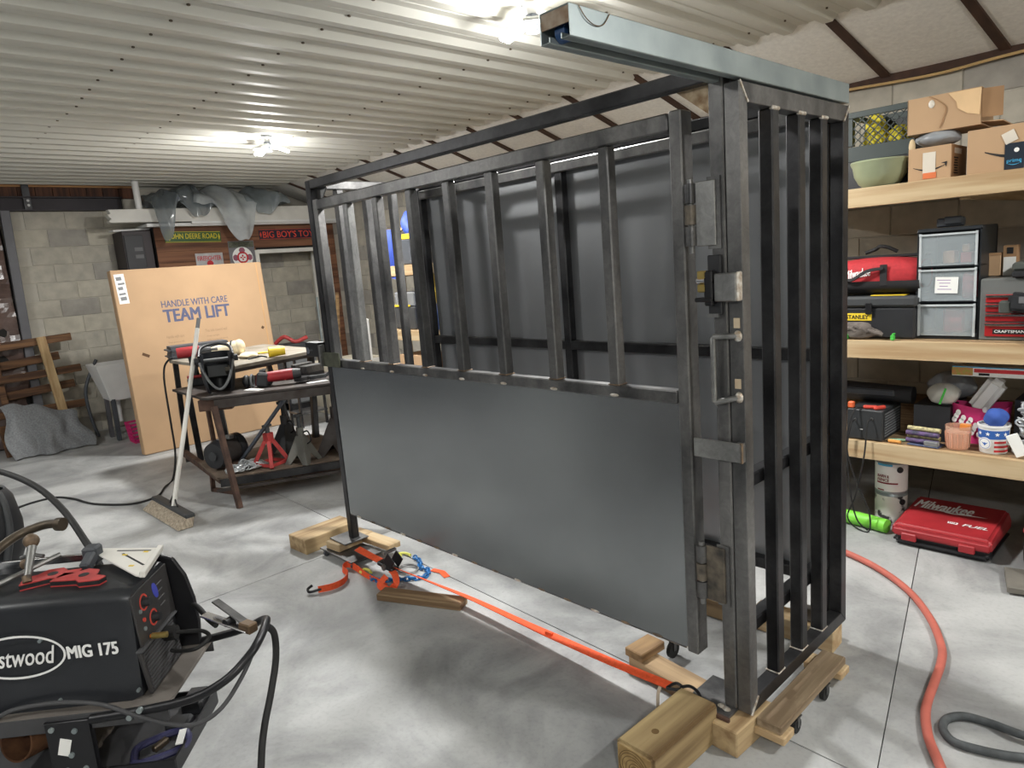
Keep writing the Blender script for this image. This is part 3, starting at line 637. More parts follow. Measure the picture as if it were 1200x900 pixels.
tr = MB(OT).cyl((tx0 + 0.03, 1.235, 2.108), (tx0 + 0.03 + 0.028, 1.235, 2.108), 0.02, n=14).build('trolley_wheel', mat('trolley_blue', (40, 70, 110), 0.4), track, smooth=True)

# ================================================================== TIMBER AND FLOOR THINGS ROUND THE CAGE
def timber(name, label, c, size, rz, m, cat='timber', ends=None, bev=0.004, group=None):
    o = MB().box((0, 0, size[2] / 2), size).build(name, m, bevel=bev); at(o, c, rz); tag(o, label, cat, group); return o
# big post end with growth rings
tb = thing('timber_post', 'thick squared timber post with growth rings on its sawn end', 'timber', (-1.185, 1.66, 0), -0.02)
MB().bx(-0.072, 0.072, -0.167, 0.19, 0.0, 0.14).build('post_body', 'treated_y', tb, bevel=0.009, seg=2)
mat('ring_dark', (108, 84, 50), 0.9, var=0.2); mat('end_pale', (168, 142, 94), 0.9, scale=40, rgb2=(140, 112, 70))
Fp = frame_matrix((0, -0.1685, 0.07), (1, 0, 0), (0, 0, 1))
mb = MB(); mb.M = Fp; mb.box((0, 0, 0), (0.126, 0.122, 0.003)); mb.build('sawn_end', 'end_pale', tb, bevel=0.001)
for k in range(7):
    r0 = 0.008 + 0.008 * k
    ring(Fp @ Matrix.Translation((0.006 * math.sin(k), -0.01 + 0.002 * k, 0.0012)), r0, r0 + 0.0022, 'ring_dark', tb, 'growth_ring', 0.0012)
disc(frame_matrix((0.002, -0.06, 0.1398), (1, 0, 0), (0, 1, 0)), 0.012, 'ring_dark', tb, 'knot', 0.0015)
timber('timber_block', 'short pale block under the cage\'s near corner plate', (-1.073, 1.92, 0), (0.115, 0.22, 0.0915), -0.05, 'pine_y')
timber('timber_beam', 'flat board lying behind the thick post under the cage door', (-1.345, 2.0, 0.0), (0.46, 0.1, 0.062), -0.13, 'old_wood_x')
timber('timber_block', 'small weathered block lying on the flat board under the door', (-1.545, 2.045, 0.0625), (0.088, 0.14, 0.036), -0.08, 'old_wood_y')
MBc = None
# castered dolly under the gate
dl = thing('wooden_dolly', 'wooden dolly of two stacked boards on black casters beside the gate', 'dolly', (-0.985, 2.18, 0))
MB().box((0.015, 0.0, 0.078), (0.085, 0.52, 0.03)).build('top_board', 'grey_wood_y', dl, bevel=0.003)
MB().box((0.0, -0.23, 0.049), (0.14, 0.075, 0.028)).build('cross_board', 'pine', dl, bevel=0.003)
MB().box((0.0, 0.225, 0.049), (0.14, 0.075, 0.028)).build('cross_board', 'pine', dl, bevel=0.003)
def caster(parent, x, y, z, r=0.018, m='black_rubber'):
    w = MB().cyl((x - 0.008, y, r), (x + 0.008, y, r), r, n=16).build('caster_wheel', m, parent, smooth=True)
    MB().bx(x - 0.012, x - 0.009, y - 0.008, y + 0.01, r - 0.004, z).bx(x + 0.009, x + 0.012, y - 0.008, y + 0.01, r - 0.004, z).bx(x - 0.016, x + 0.016, y - 0.014, y + 0.016, z - 0.003, z).build('caster_fork', 'steel', w)
caster(dl, 0.045, -0.13, 0.063, 0.026); caster(dl, 0.045, 0.1, 0.063, 0.026); caster(dl, -0.05, -0.2, 0.035, 0.014); caster(dl, -0.05, 0.2, 0.035, 0.014)
timber('timber_beam', 'rough board lying on the floor behind the gate bars', (-1.2, 2.62, 0.0), (0.34, 0.1, 0.09), 0.05, 'pine')
timber('timber_beam', 'long brown board lying under the rear rail of the cage', (-1.62, 2.58, 0.0), (0.42, 0.09, 0.085), 0.02, 'old_wood_x')
tc_ = thing('trolley_caster', 'black caster standing on the floor under the cage door', 'caster', (-1.5, 2.17, 0)); caster(tc_, 0, 0, 0.1, 0.035)
MB().bx(-0.03, 0.03, -0.04, 0.04, 0.1, 0.106).build('caster_plate', 'steel', tc_)
# left support
timber('timber_block', 'chunky square block beside the cage\'s far foot', (-3.865, 1.9, 0), (0.19, 0.37, 0.092), 0.06, 'pine_y')
timber('timber_beam', 'pale board under the cage\'s far corner plate', (-3.60, 1.93, 0.045), (0.13, 0.25, 0.0455), 0.1, 'pine')
timber('timber_beam', 'bright split board reaching from the far foot under the door', (-3.42, 2.03, 0.05), (0.26, 0.09, 0.035), 0.08, 'pine')
tt = thing('steel_trolley', 'low steel plate on small casters under the far cage foot', 'trolley', (-3.52, 1.88, 0))
MB().box((0, 0, 0.04), (0.36, 0.2, 0.008)).build('trolley_plate', 'steel', tt, bevel=0.002)
caster(tt, -0.13, -0.085, 0.036, 0.0175, 'dark_grey_plastic'); caster(tt, 0.17, -0.08, 0.036, 0.0175, 'dark_grey_plastic'); caster(tt, -0.13, 0.08, 0.036, 0.0175); caster(tt, 0.12, 0.08, 0.036, 0.0175)
timber('timber_board', 'lone weathered board lying on the concrete under the orange strap', (-2.72, 1.805, 0), (0.47, 0.085, 0.036), 0.43, 'old_wood_x')

# ------------------------------------------------------------------ orange ratchet strap
mat('strap_orange', (240, 92, 48), 0.75, 0, var=0.15, scale=60)
OS = (-3.2, 1.86, 0)
st = thing('ratchet_strap', 'orange ratchet strap stretched along the floor in front of the cage door', 'strap', OS)
p = [(-3.40, 1.862, 0.086), (-3.25, 1.86, 0.08), (-3.11, 1.875, 0.064)]
MB(OS).ribbon(p, 0.04, 0.003, (0, 1, 0.25)).build('short_webbing', 'strap_orange', st)
p = [(-3.05, 1.885, 0.056), (-2.75, 1.90, 0.056), (-2.45, 1.912, 0.058), (-2.1, 1.905, 0.062), (-1.926, 1.90, 0.066), (-1.6, 1.885, 0.082), (-1.31, 1.87, 0.106)]
n = len(p); sides = [(0, 0.25 + 0.75 * min(1, i / 3), 1.0 - min(1, i / 3) * 0.9) for i in range(n)]
MB(OS).ribbon(smooth_path(p, 5), 0.036, 0.003, [Vector((0, 0.78 + 0.22 * min(1, i / 20), -0.6 + 0.8 * min(1, i / 20))) for i in range(5 * (n - 1) + 1)]).build('long_webbing', 'strap_orange', st)
MB(OS).box((-1.93, 1.898, 0.07), (0.035, 0.012, 0.018), rz=0.1).build('stitched_fold', 'strap_orange', st)
hk = MB(OS).tube(smooth_path([(-1.31, 1.852, 0.108), (-1.29, 1.85, 0.112), (-1.268, 1.862, 0.113), (-1.272, 1.884, 0.112), (-1.30, 1.89, 0.11)], 5, True), 0.0055, 8, True).tube(smooth_path([(-1.27, 1.875, 0.114), (-1.245, 1.885, 0.125), (-1.215, 1.88, 0.128), (-1.19, 1.87, 0.118), (-1.188, 1.858, 0.102), (-1.2, 1.845, 0.094)], 5), 0.0055, 8)
hk.build('hook', 'black_metal', st, smooth=True)
MB(OS).ribbon(smooth_path([(-1.345, 1.862, 0.1), (-1.35, 1.852, 0.07), (-1.352, 1.85, 0.035), (-1.355, 1.852, 0.004)], 4), 0.012, 0.0015, (1, 0.2, 0)).build('hanging_tape', mat('tape_tan', (196, 180, 160), 0.5), st)
# ratchet body
rt = MB(OS).box((-3.1, 1.868, 0.062), (0.13, 0.05, 0.022), rz=0.1, ry=0.15).build('ratchet', 'black_metal', st, bevel=0.004)
MB(OS).box((-3.06, 1.85, 0.1), (0.075, 0.006, 0.065), rz=0.1, ry=-0.9).box((-3.06, 1.905, 0.1), (0.075, 0.006, 0.065), rz=0.1, ry=-0.9).build('ratchet_handle', 'black_metal', rt, bevel=0.002)
MB(OS).cyl((-3.09, 1.84, 0.145), (-3.09, 1.92, 0.145), 0.01, n=10).build('handle_grip', 'steel_light', rt, smooth=True)
MB(OS).cyl((-3.1, 1.835, 0.062), (-3.1, 1.9, 0.062), 0.017, n=12).build('spool', 'steel_light', rt, smooth=True)
# loop of slack webbing hanging from the ratchet and tail on the floor
lp = [(-3.06, 1.86, 0.05), (-2.98, 1.83, 0.06), (-2.93, 1.80, 0.035), (-2.955, 1.765, 0.012), (-3.0, 1.745, 0.03), (-3.0, 1.79, 0.062)]
MB(OS).ribbon(smooth_path(lp, 5), 0.034, 0.002, (0.6, 0.75, 0.2)).build('slack_loop', 'strap_orange', st)
tl = [(-2.99, 1.78, 0.006), (-3.07, 1.785, 0.008), (-3.18, 1.78, 0.012), (-3.3, 1.79, 0.02), (-3.375, 1.78, 0.028), (-3.36, 1.735, 0.024), (-3.28, 1.72, 0.02), (-3.22, 1.66, 0.02), (-3.21, 1.59, 0.02), (-3.24, 1.52, 0.02)]
MB(OS).ribbon(smooth_path(tl, 5), 0.036, 0.0025, (0.0, 0.15, 1)).build('tail_webbing', 'strap_orange', st)
MB(OS).tube(smooth_path([(-3.235, 1.535, 0.02), (-3.245, 1.505, 0.018), (-3.262, 1.48, 0.016), (-3.285, 1.485, 0.024), (-3.28, 1.51, 0.036)], 4), 0.007, 8).build('tail_hook', 'black_metal', st, smooth=True)
MB(OS).ribbon([(-2.97, 2.06, 0.004), (-2.9, 2.075, 0.005), (-2.83, 2.055, 0.004)], 0.034, 0.002).build('webbing_end', 'strap_orange', st)

# ------------------------------------------------------------------ blue chain with yellow hooks
mat('chain_blue', (40, 112, 176), 0.4, 0.2, var=0.2); mat('hook_yellow', (226, 226, 110), 0.45)
OC = (-3.05, 1.93, 0)
ch = thing('blue_chain', 'bright blue chain with pale yellow hooks curled on the floor by the ratchet', 'chain', OC)
def chain_links(parent, path, pitch, r, wdt, m, off, name='link', grp=None):
    P = smooth_path(path, 12); d = [0]
    for a, b in zip(P[:-1], P[1:]): d.append(d[-1] + (b - a).length)
    L = []; k = 0; s = pitch / 2; i = 0
    base = MB().tube([(math.cos(t) * wdt + (pitch * 0.28 if math.cos(t) > 0 else -pitch * 0.28), math.sin(t) * wdt, 0) for t in [2 * PI * j / 12 for j in range(12)]], r, 6, True).mesh(name, m, smooth=True)
    while s < d[-1]:
        while d[i + 1] < s: i += 1
        t = (s - d[i]) / (d[i + 1] - d[i]); p = P[i].lerp(P[i + 1], t); dr = (P[i + 1] - P[i])
        put(name, base, parent, p - Vector(off), (0.7 if k % 2 else -0.75, -math.atan2(dr.z, math.hypot(dr.x, dr.y)), math.atan2(dr.y, dr.x)))
        s += pitch; k += 1
chain_links(ch, [(-3.17, 1.80, 0.013), (-3.11, 1.78, 0.013), (-3.04, 1.83, 0.013), (-2.97, 1.90, 0.013), (-2.92, 1.97, 0.013), (-2.96, 2.03, 0.013), (-3.04, 2.03, 0.013), (-3.09, 2.07, 0.013), (-3.17, 2.09, 0.013)], 0.026, 0.0045, 0.011, 'chain_blue', OC)
for x, y, a in ((-3.2, 1.815, 2.6), (-3.215, 2.09, 2.9)):
    pts = [(0, 0), (0.03, 0.006), (0.055, 0.022), (0.06, 0.045), (0.04, 0.055), (0.022, 0.045)]
    MB(OC).tube(smooth_path([(x + px * math.cos(a) - py * math.sin(a), y + px * math.sin(a) + py * math.cos(a), 0.013) for px, py in pts], 4), 0.008, 8).build('chain_hook', 'hook_yellow', ch, smooth=True)
MB(OC).tube([(-3.07 + 0.06 * math.cos(t), 1.975 + 0.05 * math.sin(t), 0.012) for t in [2 * PI * k / 20 for k in range(20)]], 0.006, 6, True).build('steel_ring', 'steel_light', ch, smooth=True)

# ------------------------------------------------------------------ hoses, cord
mat('hose_red', (184, 98, 84), 0.6, 0, var=0.12, scale=10); mat('hose_grey', (74, 78, 80), 0.7, 0, var=0.35, scale=30)
hs = [(-1.9, 3.62, 0.016), (-1.6, 3.59, 0.016), (-1.329, 3.499, 0.016), (-1.14, 3.404, 0.016), (-0.962, 3.253, 0.016), (-0.82, 3.055, 0.016), (-0.727, 2.862, 0.016), (-0.695, 2.74, 0.016), (-0.677, 2.593, 0.016), (-0.655, 2.422, 0.016), (-0.612, 2.288, 0.016), (-0.56, 2.19, 0.016), (-0.48, 2.06, 0.016), (-0.36, 1.9, 0.016)]
o = MB().tube(smooth_path(hs, 8), 0.0155, 12).build('air_hose', 'hose_red', smooth=True); tag(o, 'faded red air hose snaking across the pale concrete floor', 'hose')
lp = [(-0.2, 2.52, 0.014), (-0.3, 2.47, 0.02), (-0.40, 2.45, 0.026), (-0.481, 2.47, 0.014), (-0.55, 2.457, 0.014), (-0.588, 2.408, 0.014), (-0.583, 2.345, 0.014), (-0.54, 2.301, 0.014), (-0.469, 2.311, 0.014), (-0.407, 2.334, 0.014), (-0.34, 2.37, 0.014), (-0.2, 2.44, 0.014)]
o = MB().tube(smooth_path(lp, 8), 0.0135, 12).build('rubber_hose', 'hose_grey', smooth=True); tag(o, 'dusty black rubber hose looped on the floor near the red hose', 'hose')

# ================================================================== SHELVING ON THE RIGHT WALL
SY = 3.85
def shelving(label, x0, x1, tops, loc):
    o = thing('shelving_unit', label, 'shelf', loc)
    for z in tops:
        d = MB(loc).bx(x0, x1, SY + 0.038, YR - 0.012, z - 0.02, z).build('shelf_deck', 'old_wood_x', o)
        MB(loc).bx(x0, x1, SY, SY + 0.038, z - 0.098, z - 0.002).build('front_board', 'pine', d, bevel=0.002)
        for x in (x0 + 0.05, (x0 + x1) / 2, x1 - 0.05): MB(loc).bx(x - 0.02, x + 0.02, SY + 0.04, YR - 0.012, z - 0.11, z - 0.021).build('joist', 'pine_y', d)
    for x in (x0 + 0.02, x1 - 0.02):
        for y in (SY + 0.06, YR - 0.06): MB(loc).bx(x - 0.02, x + 0.02, y - 0.02, y + 0.04, 0, tops[-1] - 0.1).build('upright', 'pine_z', o)
    return o
Z1, Z2, Z3 = 0.522, 1.075, 1.86
shelving('pale lumber shelving with three decks loaded with boxes and tools', -2.3, 0.4, (Z1, Z2, Z3), (-1.0, SY, 0))
shelving('farther lumber shelving seen through the cage bars', -5.98, -3.4, (0.5, 1.055, 1.675), (-5.0, SY, 0))

def carton(name, label, c, size, rz=0.0, m='cardboard', open_top=False, cat='box', group=None):
    o = thing(name, label, cat, c, rz, group); w, d, h = size; t = 0.004
    MB().bx(-w / 2, w / 2, -d / 2, d / 2, 0, t).bx(-w / 2, w / 2, -d / 2, -d / 2 + t, t, h).bx(-w / 2, w / 2, d / 2 - t, d / 2, t, h).bx(-w / 2, -w / 2 + t, -d / 2 + t, d / 2 - t, t, h).bx(w / 2 - t, w / 2, -d / 2 + t, d / 2 - t, t, h).build('box_body', m, o)
    if not open_top:
        for s in (-1, 1): MB().bx(-w / 2, w / 2, min(0.001 * s, s * d / 2), max(0.001 * s, s * d / 2), h, h + 0.003).build('lid_flap', m, o)
    return o
def front(w, d, x=0, z=0): return frame_matrix((x, -d / 2 - 0.0006, z), (1, 0, 0), (0, 0, 1))
def smile(o, F, w, m='ink_black', name='smile_mark'):
    pts = []; n = 12
    for i in range(n + 1):
        t = i / n; x = -w / 2 + w * t; y = -0.16 * w * math.sin(PI * (0.06 + 0.88 * t)); pts.append((x, y, 0.0012))
    mb = MB(); mb.M = F
    vs = []; fs = []
    for i, p in enumerate(pts):
        th = 0.045 * w * (0.3 + math.sin(PI * min(1, (i + 0.3) / n))); vs += [(p[0], p[1] + th / 2, p[2]), (p[0], p[1] - th / 2, p[2])]
    for i in range(n): fs.append((2 * i, 2 * i + 1, 2 * i + 3, 2 * i + 2))
    k = len(vs); x, y = pts[-1][0], pts[-1][1]
    mb.add(vs, fs); mb.add([(x - 0.13 * w, y + 0.07 * w, 0.0014), (x + 0.06 * w, y + 0.1 * w, 0.0014), (x + 0.03 * w, y - 0.1 * w, 0.0014), (x - 0.01 * w, y + 0.03 * w, 0.0014)], [(0, 3, 1), (1, 3, 2)])
    return mb.build(name, m, o, solid=0.0003)

# ---- top deck
mat('crate_green', (44, 56, 54), 0.5, 0, var=0.15)
def milk_crate(label, c, size, m, rz=0.0):
    o = thing('milk_crate', label, 'crate', c, rz); w, d, h = size; r = 0.012
    mb = MB()
    for z0, z1 in ((0, h * 0.3), (h * 0.88, h)):
        mb2 = MB(); mb2.bx(-w / 2, w / 2, -d / 2, -d / 2 + r, z0, z1).bx(-w / 2, w / 2, d / 2 - r, d / 2, z0, z1).bx(-w / 2, -w / 2 + r, -d / 2 + r, d / 2 - r, z0, z1).bx(w / 2 - r, w / 2, -d / 2 + r, d / 2 - r, z0, z1)
        mb2.build('band', m, o, bevel=0.002)
    for sx in (-1, 1):
        for sy in (-1, 1): MB().box((sx * (w / 2 - 0.018), sy * (d / 2 - 0.018), h * 0.6), (0.04, 0.04, h * 0.55)).build('corner_post', m, o)
    MB().bx(-w / 2 + r, w / 2 - r, -d / 2 + r, d / 2 - r, 0, 0.008).build('crate_floor', m, o)
    z0, z1 = h * 0.3, h * 0.88
    n = 9; dx = (w - 0.06) / (n - 2)
    for s in (-1, 1):
        for k in range(-2, n):
            xa = -w / 2 + 0.03 + k * dx; xb = xa + (z1 - z0); a, b = (xa, xb) if s > 0 else (xb, xa)
            za, zb_ = z0, z1
            x_lo, x_hi = -w / 2 + 0.03, w / 2 - 0.03
            def clip(x, z, x2, z2):
                return x, z, x2, z2
            p = Vector((a, za)); q = Vector((b, zb_))
            ts = [0.0, 1.0]
            for lim, sign_ in ((x_lo, 1), (x_hi, -1)):
                fp = (p.x - lim) * sign_; fq = (q.x - lim) * sign_
                if fp < 0 and fq < 0: ts = None; break
                if fp < 0: ts[0] = max(ts[0], fp / (fp - fq))
                if fq < 0: ts[1] = min(ts[1], fp / (fp - fq))
            if ts is None or ts[1] - ts[0] < 0.08: continue
            A = p.lerp(q, ts[0]); B = p.lerp(q, ts[1])
            MB().beam((A.x, -d / 2 + 0.005, A.y), (B.x, -d / 2 + 0.005, B.y), 0.005, 0.005).build('lattice_rib', m, o)
    MB().bx(-w / 2 + 0.03, w / 2 - 0.03, d / 2 - 0.008, d / 2 - 0.004, z0, z1).build('back_shade_liner', 'black_plastic', o)  # black liner added to paint the dark inside of the crate
    MB().bx(w / 2 - 0.008, w / 2 - 0.004, -d / 2 + 0.03, d / 2 - 0.03, z0, z1).build('side_web', m, o)
    return o
milk_crate('dark green milk crate with yellow gloves behind its lattice', (-1.425, 4.32, 2.022), (0.35, 0.32, 0.262), 'crate_green')
def lump(name, label, cat, c, r, sc, m, seed, n=20, mm=12, amp=0.25, group=None, parent=None):
    rnd = random.Random(seed); ph = [rnd.uniform(0, 6.28) for _ in range(6)]
    mb = MB()
    vs = []
    for i in range(mm + 1):
        th = PI * i / mm
        for k in range(n):
            a = 2 * PI * k / n; f = 1 + amp * (0.5 * math.sin(3 * a + ph[0] + 2 * th) + 0.35 * math.sin(5 * a + ph[1] - 3 * th) + 0.3 * math.sin(4 * th + ph[2] + a))
            x = r * f * math.sin(th) * math.cos(a) * sc[0]; y = r * f * math.sin(th) * math.sin(a) * sc[1]; z = r * (1 - math.cos(th)) * sc[2] * (1 + 0.3 * amp * math.sin(3 * a + ph[3]) * math.sin(th))
            vs.append((x, y, max(0.0, z)))
    fs = [(i * n + k, i * n + (k + 1) % n, (i + 1) * n + (k + 1) % n, (i + 1) * n + k) for i in range(mm) for k in range(n)]
    mb.add(vs, fs); o = mb.build(name, m, parent, smooth=True); o.location = c
    if label: tag(o, label, cat, group)
    return o
mat('glove_yellow', (222, 206, 60), 0.8, var=0.25, scale=20)
lump('work_glove', 'bright yellow work glove inside the milk crate nearest its corner', 'glove', (-1.47, 4.25, 2.032), 0.06, (0.9, 0.6, 1.5), 'glove_yellow', 3, amp=0.4)
lump('work_glove', 'yellow glove lying in the middle of the milk crate', 'glove', (-1.36, 4.26, 2.032), 0.06, (1.0, 0.6, 1.3), 'glove_yellow', 4, amp=0.4)
lump('rag', 'yellow rag poking above the milk crate rim', 'rag', (-1.53, 4.42, 2.032), 0.075, (0.8, 0.7, 1.75), 'glove_yellow', 8, amp=0.3)
carton('storage_box', 'dark box under the milk crate behind the green bowl', (-1.43, 4.32, Z3 + 0.001), (0.4, 0.34, 0.156), 0, 'black_plastic')
mat('bowl_green', (150, 158, 128), 0.3, 0, var=0.12, scale=7, coat=0.4)
prof = [(0.0, 0.003), (0.07, 0.003), (0.078, 0.0), (0.1, 0.02), (0.122, 0.06), (0.13, 0.105), (0.138, 0.12), (0.141, 0.128), (0.137, 0.135), (0.126, 0.13), (0.118, 0.1), (0.105, 0.05), (0.07, 0.02), (0.0, 0.015)]
o = MB().lathe(prof, n=40).build('ceramic_bowl', 'bowl_green', smooth=True); at(o, (-1.365, 4.005, Z3 + 0.001)); tag(o, 'glazed pale green ceramic bowl standing on the top deck', 'bowl')

o = carton('cardboard_box', 'small carton with a smile mark and patched with white and orange tape', (-1.12, 4.08, Z3 + 0.001), (0.185, 0.27, 0.155), 0.0)
F = front(0.185, 0.27, 0.0, 0.07); smile(o, F, 0.14)
mat('tape_white', (214, 206, 192), 0.4, var=0.1); mat('tape_orange', (222, 120, 70), 0.5); mat('label_print', (120, 84, 56), 0.8)
mb = MB(); mb.M = F; mb.box((0.0, 0.012, 0.001), (0.056, 0.1, 0.001)); mb.build('white_tape', 'tape_white', o)
mb = MB(); mb.M = F; mb.box((0.003, -0.048, 0.0015), (0.058, 0.028, 0.001)); mb.build('orange_tape', 'tape_orange', o)
Fs = frame_matrix((0.0931, 0.0, 0.07), (0, 1, 0), (0, 0, 1))
for k in range(7): 
    mb = MB(); mb.M = Fs; mb.box((-0.05, -0.045 + k * 0.012, 0.0004), (0.07 - 0.01 * (k % 3), 0.006, 0.0008)); mb.build('printed_line', 'ink_black', o)
mb = MB(); mb.M = Fs; mb.box((-0.02, 0.06, 0.0004), (0.12, 0.026, 0.0008)); mb.build('shipping_label', 'paper_white', o)
mat('bag_grey', (150, 154, 158), 0.3, 0, var=0.25, scale=10)
lump('plastic_bag', 'flattened grey plastic bag between the stacked cartons', 'bag', (-1.11, 4.06, Z3 + 0.161), 0.1, (1.0, 0.95, 0.42), 'bag_grey', 21, amp=0.12)
o = MB().ball((0, 0, 0.028), 0.028, 10, 8, (0.55, 0.4, 1.35)).build('tan_pad', mat('tan_pad', (206, 184, 146), 0.8), smooth=True); at(o, (-1.2, 3.89, Z3 + 0.012), 0.0); o.location.z = 2.005; o.location.x = -1.205; o.location.y = 3.97
tag(o, 'small oval tan pad leaning at the taped carton\'s corner', 'pad'); 
# torn big box lying over the small ones
bx_ = thing('cardboard_box', 'large torn carton lying open on the smaller taped carton', 'box', (-1.085, 4.14, 2.092), 0.05)
mb = MB(); w, d, h = 0.31, 0.3, 0.165
mb.bx(-w / 2, w / 2, -d / 2, d / 2, 0, 0.004).bx(-w / 2, w / 2, -d / 2, -d / 2 + 0.004, 0.004, h).bx(-w / 2, w / 2, d / 2 - 0.004, d / 2, 0.004, h).bx(-w / 2, -w / 2 + 0.004, -d / 2, d / 2, 0.004, h).bx(-w / 2, w / 2, -d / 2, d / 2, h, h + 0.004)
mb.build('box_body', 'cardboard', bx_)
MB().prism([(0.02, 0.165), (0.055, 0.12), (0.06, 0.09), (0.1, 0.06), (0.15, 0.045), (0.155, 0.165)], -0.1545, -0.1505, 'xz').build('torn_layer', mat('cardboard_pale', (222, 188, 144), 0.9), bx_)
MB().tube(smooth_path([(-0.06, -0.153, 0.166), (-0.02, -0.154, 0.14), (0.012, -0.154, 0.1), (0.0, -0.154, 0.05), (-0.012, -0.154, 0.012)], 5), 0.0022, 5).build('tape_edge', 'cardboard_dark', bx_)
MB().box((0.195, -0.125, 0.095), (0.085, 0.006, 0.13), rz=0.35).build('side_flap', 'cardboard_dark', bx_)
MB().box((0.195, 0.0, 0.01), (0.09, 0.26, 0.005), ry=0.1).build('bottom_flap', 'cardboard', bx_)
MB().ball((-0.05, -0.152, 0.13), 0.014, 8, 5, (1, 0.2, 1.4)).build('tape_scrap', 'tape_white', bx_, smooth=True)
# prime carton
o = carton('cardboard_box', 'wide carton with a black tape band and smile mark at the deck\'s open end', (-0.755, 4.09, Z3 + 0.001), (0.4, 0.33, 0.196), 0.0)
F = front(0.4, 0.33, 0.0, 0.1); smile(o, F @ Matrix.Translation((0.0, 0.0, 0)), 0.26)
mat('tape_navy', (34, 44, 56), 0.4); mat('tape_blue', (70, 170, 215), 0.5)
Ft = F @ Matrix.Translation((-0.015, -0.04, 0.0015))
mb = MB(); mb.M = Ft; mb.box((0, 0, 0), (0.075, 0.115, 0.0012)); mb.build('tape_band', 'tape_navy', o)
text('lettering', 'prime', 0.055, 0.02, Ft @ Matrix.Translation((0, -0.022, 0.0008)), 'tape_blue', o, bold=0.01); smile(o, Ft @ Matrix.Translation((0, -0.03, 0.0004)), 0.05, 'tape_blue')
mb = MB(); mb.M = Ft; mb.cyl((0.008, 0.025, 0.0008), (0.008, 0.025, 0.002), 0.01, n=12); mb.build('badge', 'paper_white', o)
mb = MB(); mb.M = Ft; mb.box((-0.02, 0.085, 0.001), (0.05, 0.05, 0.002), rz=0.4); mb.build('torn_tape', 'tape_white', o)

# ---- middle deck
tb = thing('tool_box', 'black plastic toolbox with yellow label and lid plate on the middle deck', 'toolbox', (-1.36, 4.03, Z2 + 0.001))
MB().bx(-0.24, 0.205, -0.125, 0.125, 0, 0.165).build('toolbox_body', 'black_plastic', tb, bevel=0.01)
MB().bx(-0.25, 0.213, -0.135, 0.135, 0.167, 0.222).build('toolbox_lid', mat('charcoal', (58, 60, 62), 0.55, var=0.15), tb, bevel=0.012)
MB().bx(-0.02, 0.15, -0.1, -0.03, 0.2225, 0.227).build('lid_plate', 'yellow', tb, bevel=0.002)
MB().bx(-0.03, 0.0, -0.143, -0.125, 0.13, 0.19).build('clasp', 'black_metal', tb, bevel=0.003)
Fq = frame_matrix((-0.075, -0.1262, 0.115), (1, 0, 0), (0, 0, 1))
mb = MB(); mb.M = Fq; mb.box((0, 0, 0), (0.145, 0.04, 0.003)); mb.build('name_label', 'yellow', tb, bevel=0.0012)
text('lettering', 'STANLEY', 0.115, 0.021, Fq @ Matrix.Translation((0, 0, 0.0016)), 'ink_black', tb, bold=0.025)
mat('glove_grey', (104, 96, 90), 0.9, var=0.3, scale=30)
gl = lump('work_gloves', 'crumpled grey work gloves in front of the toolbox', 'gloves', (-1.42, 3.878, Z2 + 0.002), 0.05, (1.9, 0.42, 0.9), 'glove_grey', 31, amp=0.35, n=26)
for k, (x, z) in enumerate(((-0.06, 0.075), (-0.03, 0.085), (0.0, 0.072), (0.04, 0.06), (0.075, 0.045))): MB().tube(smooth_path([(x, 0.0, 0.03), (x + 0.02, -0.015, z * 0.8), (x + 0.05, -0.012, z * 0.55)], 4), 0.011, 7).build('glove_finger', 'glove_grey', gl, smooth=True)
mat('clip_green', (80, 200, 80), 0.5)
for x in (-1.475, -1.245): 
    c = MB().bx(-0.008, 0.008, -0.012, 0.012, 0, 0.026).bx(-0.004, 0.004, -0.004, 0.03, 0.026, 0.034).build('spring_clip', 'clip_green', bevel=0.002); at(c, (x, 3.865, Z2 + 0.001)); tag(c, 'small green clip at the deck edge ' + ('nearest the cage' if x < -1.3 else 'between the gloves and the drawers'), 'clip')
# red bag
mat('bag_red', (178, 44, 50), 0.8, 0, var=0.15, scale=60); mat('bag_black', (34, 33, 35), 0.85, var=0.2)
bg = thing('tool_bag', 'red and black fabric tool bag lying on the black toolbox', 'bag', (-1.37, 4.06, Z2 + 0.232))
def fn(u, v):
    a = 2 * PI * u; x = -0.23 + 0.45 * v; e = math.sin(PI * (0.12 + 0.76 * v)) ** 0.3
    cy, cz = math.cos(a), math.sin(a); sq = (abs(cy) ** 3 + abs(cz) ** 3) ** (-1 / 3)
    return (x, 0.13 * e * cy * sq, 0.1 + 0.1 * e * cz * sq * (0.9 if cz > 0 else 1))
MB().grid(fn, 28, 14).build('bag_body', 'bag_red', bg, smooth=True)
def fn(u, v):
    a = PI + PI * u; x = -0.235 + 0.46 * v; cy, cz = math.cos(a), math.sin(a); sq = (abs(cy) ** 3 + abs(cz) ** 3) ** (-1 / 3)
    return (x, 0.136 * cy * sq, max(0, 0.07 + 0.07 * cz * sq))
MB().grid(fn, 16, 10).build('bag_base', 'bag_black', bg, smooth=True)
MB().box((0, 0.03, 0.192), (0.44, 0.08, 0.014)).build('zip_band', 'bag_black', bg, bevel=0.004)
for x in (-0.16, 0.055): MB().box((x, -0.133, 0.1), (0.035, 0.006, 0.11)).build('webbing', 'bag_black', bg, bevel=0.002)
MB().ribbon(smooth_path([(-0.16, -0.14, 0.1), (-0.1, -0.155, 0.08), (-0.02, -0.155, 0.125), (0.055, -0.142, 0.135)], 5), 0.016, 0.006, (0, 0.5, 1)).build('carry_strap', 'bag_black', bg)
